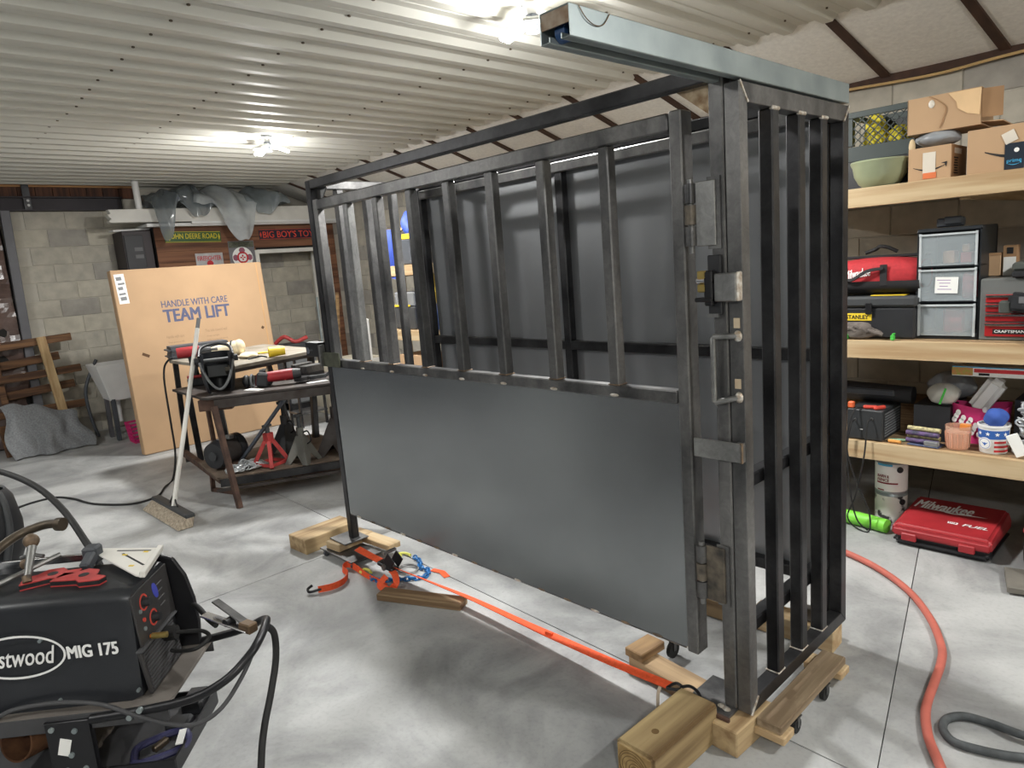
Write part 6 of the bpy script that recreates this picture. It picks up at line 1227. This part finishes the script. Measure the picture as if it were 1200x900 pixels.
bt = thing('bevel_tool', 'dark bent steel bracket lying near the bench\'s cage end', 'bracket', (-5.05, 2.66, ZP), 0.9); MB().beam((-0.14, 0, 0.02), (0.02, 0, 0.03), 0.04, 0.03).build('bracket_arm', 'charcoal', bt, bevel=0.003); MB().beam((0.02, 0, 0.03), (0.1, 0, 0.1), 0.04, 0.022).build('bracket_arm', 'charcoal', bt, bevel=0.003)
for i, (x, y, a, l) in enumerate(((-5.17, 2.13, 0.3, 'white envelope lying beside the ear muffs'), (-4.98, 2.56, 1.4, 'white paper scrap lying at the bench\'s front edge'))):
    o = MB().bx(-0.08, 0.08, -0.03, 0.03, 0, 0.004).build('paper_scrap', 'paper_white'); at(o, (x, y, ZP), a); tag(o, l, 'paper')
# on the bench shelf
ZS = 0.201
def jack_stand(label, c, rz, m, sc, ratchet='charcoal', grp='jack stands under the bench'):
    o = thing('jack_stand', label, 'jack stand', c, rz, grp); b, h = 0.1 * sc, 0.2 * sc
    for sx in (-1, 1):
        for sy in (-1, 1): MB().beam((sx * b, sy * b, 0.006), (sx * 0.022 * sc, sy * 0.022 * sc, h), 0.03 * sc, 0.03 * sc).build('leg', m, o, bevel=0.002)
    for sx in (-1, 1):
        MB().beam((sx * b * 0.85, -b * 0.85, 0.02 * sc), (sx * b * 0.85, b * 0.85, 0.02 * sc), 0.008, 0.025 * sc).build('foot_brace', m, o); MB().beam((-b * 0.85, sx * b * 0.85, 0.02 * sc), (b * 0.85, sx * b * 0.85, 0.02 * sc), 0.008, 0.025 * sc).build('foot_brace', m, o)
    MB().box((0, 0, h + 0.025 * sc), (0.06 * sc, 0.06 * sc, 0.085 * sc)).build('collar', m, o, bevel=0.003); MB().cyl((0, 0, h * 0.7), (0, 0, h + 0.12 * sc), 0.019 * sc, n=12).build('ratchet_post', ratchet, o, smooth=True); MB().box((0, 0, h + 0.125 * sc), (0.035 * sc, 0.075 * sc, 0.02 * sc)).build('saddle', ratchet, o, bevel=0.003)
    return o
jack_stand('red jack stand beside the chain heap', (-5.2, 2.2, ZS), 0.35, 'red_paint', 0.98)
mat('stand_grey', (112, 112, 106), 0.5, 0.3, var=0.2)
def plate_stand(label, c, rz, m, sc):
    o = thing('jack_stand', label, 'jack stand', c, rz, 'jack stands under the bench'); b, h = 0.115 * sc, 0.24 * sc
    for k in range(4):
        M_ = Matrix.Rotation(k * PI / 2, 4, 'Z'); mb = MB(); mb.M = M_
        mb.add([(-b, -b, 0), (-b * 0.55, -b * 0.97, 0), (0, -b * 0.72, 0.08 * sc), (b * 0.55, -b * 0.97, 0), (b, -b, 0), (0.028 * sc, -0.028 * sc, h), (-0.028 * sc, -0.028 * sc, h)], [(0, 1, 2, 6), (2, 3, 4, 5), (2, 5, 6)])
        mb.build('stand_side', m, o, solid=0.004)
    MB().cyl((0, 0, h - 0.02), (0, 0, h + 0.07 * sc), 0.032 * sc, n=14).build('collar', m, o, smooth=True); MB().cyl((0, 0, h + 0.06 * sc), (0, 0, h + 0.17 * sc), 0.018 * sc, n=10).build('ratchet_post', 'charcoal', o, smooth=True); MB().box((0, 0, h + 0.175 * sc), (0.04 * sc, 0.085 * sc, 0.025 * sc)).build('saddle', 'charcoal', o, bevel=0.003)
    MB().tube(smooth_path([(0.03 * sc, 0, h + 0.02), (0.08 * sc, 0, h + 0.03), (0.1 * sc, 0, h - 0.04), (0.06 * sc, 0, h - 0.07)], 4), 0.006, 7).build('stand_handle', 'black_metal', o, smooth=True)
    return o
plate_stand('grey jack stand with a red decal next to the red one', (-5.06, 2.4, ZS), 0.5, 'stand_grey', 0.9)
plate_stand('dark jack stand behind the red and grey ones', (-5.42, 2.45, ZS), 0.2, 'charcoal', 1.05)
plate_stand('tall worn steel jack stand nearest the cage post', (-5.02, 2.7, ZS), 0.6, 'bench_steel', 1.25)
wl = thing('caster_roller', 'black wheeled motor drum lying on the bench shelf\'s corner', 'motor', (-5.5, 1.95, ZS), 0.25)
MB().cyl((0.0, 0.09, 0.13), (0.02, -0.05, 0.13), 0.1, n=24).build('drum', 'bench_steel', wl, smooth=True); MB().cyl((0.02, -0.05, 0.12), (0.03, -0.11, 0.12), 0.118, 0.1, n=26).build('drum_cap', 'black_plastic', wl, smooth=True); MB().cyl((-0.01, 0.15, 0.135), (-0.005, 0.09, 0.135), 0.112, n=26).build('drum_flange', 'black_plastic', wl, smooth=True); MB().cyl((0.03, -0.11, 0.12), (0.033, -0.122, 0.12), 0.035, n=16).build('hub', 'charcoal', wl, smooth=True); MB().bx(-0.1, 0.1, -0.06, 0.1, 0.0, 0.035).build('motor_foot', 'bench_rust', wl, bevel=0.004); MB().box((0.06, 0.03, 0.245), (0.06, 0.05, 0.03)).build('terminal_box', 'steel_light', wl, bevel=0.005)
cp = thing('chain_heap', 'heap of bright galvanised chain on the bench shelf', 'chain', (-5.27, 2.03, ZS))
base = MB().tube([(0.02 * math.cos(t) * 1.45, 0.017 * math.sin(t), 0) for t in [2 * PI * j / 10 for j in range(10)]], 0.006, 5, True).mesh('link', 'zinc', smooth=True)
rd = random.Random(12)
for k in range(110):
    rr = math.sqrt(rd.random()); a = rd.uniform(0, 2 * PI); z = 0.014 + 0.06 * (1 - rr) * rd.random(); put('link', base, cp, (0.09 * rr * math.cos(a), 0.15 * rr * math.sin(a), z + 0.006), (rd.uniform(-0.6, 0.6), rd.uniform(-0.4, 0.4), rd.uniform(0, 3.1)))
# black power cord from the bench along the floor
cd_ = [(-6.55, 2.12, 1.03), (-6.58, 1.98, 1.0), (-6.6, 1.93, 0.85), (-6.45, 1.88, 0.45), (-6.4, 1.86, 0.2), (-6.3, 1.78, 0.012), (-6.1, 1.65, 0.008), (-5.88, 1.52, 0.008), (-5.86, 1.33, 0.008), (-6.14, 1.14, 0.008), (-6.47, 1.06, 0.008), (-6.66, 0.97, 0.008), (-6.68, 0.82, 0.008), (-6.6, 0.65, 0.008), (-6.4, 0.3, 0.008), (-5.9, 0.0, 0.008)]
o = MB().tube(smooth_path(cd_, 7), 0.0085, 8).build('extension_lead', 'black_rubber', smooth=True); tag(o, 'thin black power cable dropping from the bench and curling over the floor', 'cable')
# push broom
br = thing('push_broom', 'push broom with a long white pole leaning on the bench', 'broom', (-5.2, 1.43, 0), 0.0)
c0 = Vector((-5.25, 1.42)); 
ang = math.atan2(1.346 - 1.365, -4.838 + 5.618); 
OBm = (-5.2, 1.43, 0)
mb = MB(OBm); mb.M = Matrix.Translation((-5.26, 1.42, 0)) @ Matrix.Rotation(0.02, 4, 'Z') 
mb.box((0, 0.03, 0.078), (0.70, 0.065, 0.03)); mb.build('broom_block', 'charcoal', br, bevel=0.006)
mat('bristle', (184, 172, 152), 0.95, 0, scale=70, stretch=(1, 1, 0.05), rgb2=(120, 108, 94))
mb = MB(OBm); mb.M = Matrix.Translation((-5.26, 1.42, 0)) @ Matrix.Rotation(0.02, 4, 'Z'); mb.add([(-0.37, -0.075, 0.004), (0.37, -0.075, 0.004), (0.37, 0.03, 0.0), (-0.37, 0.03, 0.0), (-0.345, -0.002, 0.07), (0.345, -0.002, 0.07), (0.345, 0.06, 0.07), (-0.345, 0.06, 0.07)], [(3, 2, 1, 0), (4, 5, 6, 7), (0, 1, 5, 4), (1, 2, 6, 5), (2, 3, 7, 6), (3, 0, 4, 7)]); mb.build('bristles', 'bristle', br, bevel=0.006)
MB(OBm).tube([(-5.21, 1.445, 0.09), (-5.39, 1.70, 0.74), (-5.55, 1.918, 1.31)], 0.0165, 12).build('broom_pole', 'white_paint', br, smooth=True); MB(OBm).tube([(-5.55, 1.918, 1.31), (-5.572, 1.947, 1.385)], 0.0145, 10).build('pole_tip', 'mid_grey', br, smooth=True); MB(OBm).tube([(-5.30, 1.45, 0.1), (-5.26, 1.47, 0.16), (-5.14, 1.45, 0.1)], 0.006, 6).build('pole_brace', 'steel', br, smooth=True)
# big carton
OCB = (-7.56, 2.66, 0)
bc_ = thing('tall_carton', 'tall flat tan carton printed team lift standing behind the bench', 'carton', OCB)
lean = 0.12; w0, w1, hC = 1.90, 3.42, 1.84
FC = frame_matrix((-7.50, (w0 + w1) / 2, 0.004), (0.0, 1, 0), (-lean, 0, hC)) # x along y, y up
FCl = Matrix.Translation(-Vector(OCB)) @ FC
Wd = w1 - w0; Hd = math.hypot(hC, lean)
mb = MB(); mb.M = FCl; mb.box((0, Hd / 2, -0.055), (Wd, Hd, 0.11)); mb.build('carton_body', 'cardboard', bc_, bevel=0.006)
mat('ink_navy', (88, 92, 118), 0.85, var=0.15, scale=40); mat('ink_faint', (150, 122, 96), 0.9)
def pr(s, cx, cy, w, h, m='ink_navy', bold=0.0): text('lettering', s, w, h, FCl @ Matrix.Translation((cx, cy, 0.0002)), m, bc_, depth=0.0005, bold=bold)
pr('HANDLE WITH CARE', -0.015, 1.475, 0.67, 0.068, bold=0.02); pr('TEAM LIFT', -0.01, 1.355, 0.67, 0.125, bold=0.05)
pr('Handle with care', -0.27, 1.14, 0.17, 0.03, 'ink_faint'); pr('Two person lift', -0.27, 1.08, 0.16, 0.022, 'ink_faint'); pr('required', -0.3, 1.035, 0.09, 0.02, 'ink_faint'); pr('This side toward wall', 0.15, 1.16, 0.23, 0.03, 'ink_faint'); pr('Keep upright', 0.11, 1.10, 0.13, 0.022, 'ink_faint'); pr('while moving and storing', 0.15, 1.06, 0.22, 0.022, 'ink_faint')
for k in range(0): pass
mb = MB(); mb.M = FCl; mb.box((-Wd / 2 + 0.075, 1.66, 0.0006), (0.09, 0.29, 0.001), rz=0.03); lb_ = mb.build('white_label', 'paper_white', bc_)
for k, (x, y, w, h) in enumerate(((-0.01, 0.1, 0.05, 0.035), (0.005, 0.05, 0.06, 0.02), (-0.008, 0.005, 0.045, 0.03), (0.0, -0.05, 0.06, 0.02), (0.004, -0.095, 0.055, 0.035))):
    mb = MB(); mb.M = FCl; mb.box((-Wd / 2 + 0.075 + x, 1.66 + y, 0.0013), (w, h, 0.0005), rz=0.1); mb.build('label_print', 'mid_grey', lb_)
mat('hole_brown', (92, 66, 44), 0.9)
for x, y, a, w in ((-0.58, 0.99, -0.5, 0.07), (0.66, 1.12, 0.9, 0.03)):
    mb = MB(); mb.M = FCl; mb.box((x, y, 0.0006), (w, 0.028, 0.001), rz=a); mb.build('torn_hole', 'hole_brown', bc_, bevel=0.0)
mb = MB(); mb.M = FCl; mb.box((Wd / 2 - 0.06, Hd / 2, 0.0004), (0.012, Hd - 0.02, 0.0006)); mb.build('fold_line', mat('fold_tan', (196, 154, 106), 0.9), bc_)
# utility sink, basket
sk = thing('utility_sink', 'white plastic laundry tub on grey legs beside the tall carton', 'sink', (-8.75, 2.05, 0))
tub = MB(); a0 = [(-0.16, -0.12), (0.16, -0.12), (0.16, 0.3), (-0.16, 0.3)]; a1 = [(-0.26, -0.22), (0.24, -0.22), (0.24, 0.36), (-0.26, 0.36)]
tub.add([(x, y, 0.45) for x, y in a0] + [(x, y, 0.86) for x, y in a1] + [(x * 0.93, y * 0.93, 0.86) for x, y in a1] + [(x * 0.9, y * 0.9, 0.5) for x, y in a0], [(3, 2, 1, 0), (0, 1, 5, 4), (1, 2, 6, 5), (2, 3, 7, 6), (3, 0, 4, 7), (4, 5, 9, 8), (5, 6, 10, 9), (6, 7, 11, 10), (7, 4, 8, 11), (8, 9, 13, 12), (9, 10, 14, 13), (10, 11, 15, 14), (11, 8, 12, 15), (12, 13, 14, 15)]); tub.build('tub', 'white_plastic', sk, bevel=0.012, seg=2)
for x, y in ((0.15, -0.1), (-0.15, -0.1), (0.15, 0.28), (-0.15, 0.28)): MB().beam((x, y, 0), (x * 0.95, y * 0.95, 0.47), 0.06, 0.04).build('leg', 'dark_grey_plastic' if x > 0 else 'jamb_grey', sk, bevel=0.004)
MB().cyl((-0.05, 0.0, 0.18), (-0.05, 0.0, 0.45), 0.022, n=12).build('drain_pipe', 'white_plastic', sk, smooth=True)
for x, y, z in ((-0.2, -0.24, 0.3),): MB().tube(smooth_path([(-0.25, -0.1, 0.9), (-0.26, -0.25, 0.6), (-0.25, -0.26, 0.3), (-0.22, -0.22, 0.02)], 4), 0.018, 8).build('supply_hose', 'dark_grey_plastic', sk, smooth=True)
mat('pink_plastic', (206, 44, 116), 0.5, var=0.1)
pk_ = thing('pink_basket', 'bright pink slatted basket under the sink', 'basket', (-8.32, 2.14, 0)); 
MB().bx(-0.1, 0.1, -0.13, 0.13, 0, 0.008).build('basket_floor', 'pink_plastic', pk_)
for z in (0.02, 0.065, 0.11, 0.155, 0.2): s = 0.1 + 0.12 * z; MB().bx(-s, s, -s - 0.03, -s - 0.025, z, z + 0.022).bx(-s, s, s + 0.025, s + 0.03, z, z + 0.022).bx(s - 0.005, s, -s - 0.03, s + 0.03, z, z + 0.022).bx(-s, -s + 0.005, -s - 0.03, s + 0.03, z, z + 0.022).build('basket_band', 'pink_plastic', pk_)
for k in range(7): y = -0.12 + 0.04 * k; MB().beam((0.1, y, 0), (0.124, y * 1.1, 0.22), 0.008, 0.006).build('basket_stay', 'pink_plastic', pk_)
for k in range(5): x = -0.09 + 0.045 * k; MB().beam((x, -0.131, 0), (x * 1.1, -0.155, 0.22), 0.008, 0.006).build('basket_stay', 'pink_plastic', pk_)
# pallets leaning at the back wall
def leaning(o, base_x, lean): return o
OPa = (-9.2, 1.3, 0)
pa = thing('wooden_pallet', 'broken brown pallet leaning on the back wall', 'pallet', OPa)
def PX(z): return -9.08 - 0.2 * z / 1.2
for z, y0, y1, dz in ((1.14, 0.2, 1.8, 0.04), (0.79, 0.2, 1.83, 0.03), (0.42, 0.2, 1.82, 0.0)):
    MB(OPa).beam((PX(z), y0, z - dz), (PX(z), y1, z + dz), 0.03, 0.085).build('pallet_slat', 'pallet_wood', pa, bevel=0.006)
for y, z1 in ((1.06, 1.0), (0.6, 1.2)): MB(OPa).beam((PX(0) - 0.05, y, 0.0), (PX(z1) - 0.05, y, z1), 0.04, 0.06).build('pallet_stringer', 'pallet_wood', pa, bevel=0.004)
for z, y0, y1 in ((0.93, 1.04, 1.66), (0.6, 1.04, 1.75)): MB(OPa).beam((PX(z) - 0.09, y0, z), (PX(z) - 0.09, y1, z + 0.05), 0.02, 0.09).build('pallet_slat', 'pallet_wood', pa, bevel=0.004)
MB(OPa).beam((PX(0.4) + 0.045, 1.56, 0.33), (PX(1.2) + 0.045, 1.5, 1.21), 0.09, 0.04, up=(1, 0, 0)).build('cross_lath', 'pine_z', pa, bevel=0.003)
o = MB().beam((-8.93, 1.0, 0.0), (-9.0, 0.98, 0.33), 0.1, 0.04).build('wood_scrap', 'pallet_wood', bevel=0.004); tag(o, 'short brown plank leaning at the foot of the pallet', 'plank')
# grey moving blanket
mat('blanket_grey', (132, 134, 136), 0.95, 0, scale=70, rgb2=(104, 106, 108), bump=0.3)
def fn(u, v):
    y = 0.98 + 0.66 * u + 0.1 * v * (u - 0.2); top = 0.52 - 0.3 * max(0, u - 0.35) ** 1.1; z = top * (1 - v) + 0.012
    fold = 0.045 * math.sin(13 * u + 1.5 * v) * v + 0.03 * math.sin(24 * u - 4 * v) * v
    x = -8.98 + 0.30 * v ** 0.7 + fold + 0.06 * math.sin(2.5 * u)
    return (x, y + 0.03 * math.sin(7 * v + 9 * u), max(0.012, z + 0.02 * math.sin(15 * u) * (1 - v)))
o = MB().grid(fn, 36, 22).build('moving_blanket', 'blanket_grey', smooth=True, solid=0.01); tag(o, 'grey quilted blanket draped over the foot of the pallet', 'blanket')
# things by the closet doorway
wr2 = thing('pipe_stand', 'thin steel pipe standing on the floor before the closet doorway', 'pipe', (-8.0, 4.25, 0)); MB().cyl((0, 0, 0), (0, 0, 1.38), 0.016, n=10).build('pipe_shaft', 'galvanised', wr2, smooth=True); MB().cyl((0, 0, 0), (0, 0, 0.012), 0.09, n=18).build('pipe_foot', 'steel', wr2, smooth=True)
wf = thing('worn_post', 'thin weathered stick leaning beside the steel pipe', 'stick', (-7.9, 4.35, 0)); MB().beam((0, 0, 0), (0.02, 0.12, 1.42), 0.03, 0.04).build('stick_body', 'old_wood_y', wf, bevel=0.004)
gt = thing('gas_can', 'low red and grey machine on the floor beyond the bench', 'machine', (-8.2, 3.95, 0)); MB().bx(-0.2, 0.2, -0.2, 0.2, 0.1, 0.75).build('machine_body', 'mid_grey', gt, bevel=0.02); MB().tube(smooth_path([(-0.1, -0.18, 0.85), (0, -0.1, 0.93), (0.08, 0.0, 0.86), (0.1, 0.15, 0.9)], 4), 0.025, 8).build('machine_pipe', 'red_paint', gt, smooth=True); MB().bx(-0.15, 0.15, -0.15, 0.15, 0.75, 0.84).build('machine_top', 'charcoal', gt, bevel=0.02)
for s in (-0.15, 0.15): MB().bx(s - 0.03, s + 0.03, -0.2, 0.2, 0, 0.1).build('leg', 'steel_dark', gt)
mat('cream_door', (214, 206, 186), 0.6)
cs = thing('steel_crate', 'grey wire stand on the floor behind the bench', 'stand', (-7.2, 3.55, 0)); 
for x in (-0.12, 0.12):
    for y in (-0.15, 0.15): MB().bx(x - 0.012, x + 0.012, y - 0.012, y + 0.012, 0, 0.78).build('leg', 'steel_dark', cs)
for z in (0.15, 0.45, 0.76): MB().bx(-0.13, 0.13, -0.17, 0.17, z, z + 0.02).build('stand_shelf', 'steel', cs)
fr = thing('white_cabinet', 'cream floor cabinet beyond the cage\'s far post', 'cabinet', (-7.6, 4.3, 0)); MB().bx(-0.25, 0.25, -0.35, 0.35, 0.0, 0.62).build('cabinet_body', 'cream_door', fr, bevel=0.006); MB().bx(0.25, 0.265, -0.34, 0.34, 0.03, 0.6).build('cabinet_door', 'white_paint', fr, bevel=0.004)

# ------------------------------------------------------------------ ceiling lamps
def ceiling_lamp(x, y, watts, share, label):
    o = thing('ceiling_lamp', label, 'lamp', (x, y, CZ - 0.0), random.uniform(0, 6), 'three-panel garage lamps')
    MB().cyl((0, 0, -0.03), (0, 0, 0), 0.05, n=16).build('canopy', 'mid_grey', o, smooth=True)
    MB().cyl((0, 0, -0.075), (0, 0, -0.03), 0.022, 0.03, n=14).build('socket', 'white_plastic', o, smooth=True)
    MB().cyl((0, 0, -0.15), (0, 0, -0.07), 0.035, n=12).build('lamp_hub', 'dark_grey_plastic', o, smooth=True)
    for k in range(3):
        a = k * 2 * PI / 3
        M = Matrix.Rotation(a, 4, 'Z') @ Matrix.Translation((0.11, 0, -0.13)) @ Matrix.Rotation(0.35, 4, 'Y')
        mb = MB(); mb.M = M; mb.box((0, 0, 0.012), (0.15, 0.09, 0.012)); p = mb.build('light_panel', 'white_plastic', o, bevel=0.004)
        mb = MB(); mb.M = M; mb.box((0, 0, 0.0), (0.14, 0.08, 0.012)); mb.build('diffuser', 'lamp_glow', p, bevel=0.004)
    ld = bpy.data.lights.new('lamp_light', 'AREA'); ld.shape = 'DISK'; ld.size = 0.26; ld.energy = watts * 0.8; ld.color = (1.0, 0.995, 0.975)
    lo = bpy.data.objects.new('lamp_light', ld); COL.objects.link(lo); lo.parent = o; lo.location = (0, 0, -0.185)
    ld = bpy.data.lights.new('lamp_glow_light', 'POINT'); ld.energy = watts * share; ld.shadow_soft_size = 0.08; ld.color = (1.0, 0.995, 0.975)
    lo = bpy.data.objects.new('lamp_glow_light', ld); COL.objects.link(lo); lo.parent = o; lo.location = (0, 0, -0.2)
LL = ['bright three-panel lamp on the ribbed ceiling near the loft', 'glaring three-panel lamp partly behind the end of the galvanised track', 'added ceiling lamp over the timber shelves outside the view', 'added unseen ceiling lamp above the pallet side of the garage', 'added unseen ceiling lamp behind the welder cart', 'added unseen ceiling lamp behind the viewer']
for (x, y, wts, sh_), l in zip(LAMPS, LL): ceiling_lamp(x, y, wts, sh_, l)
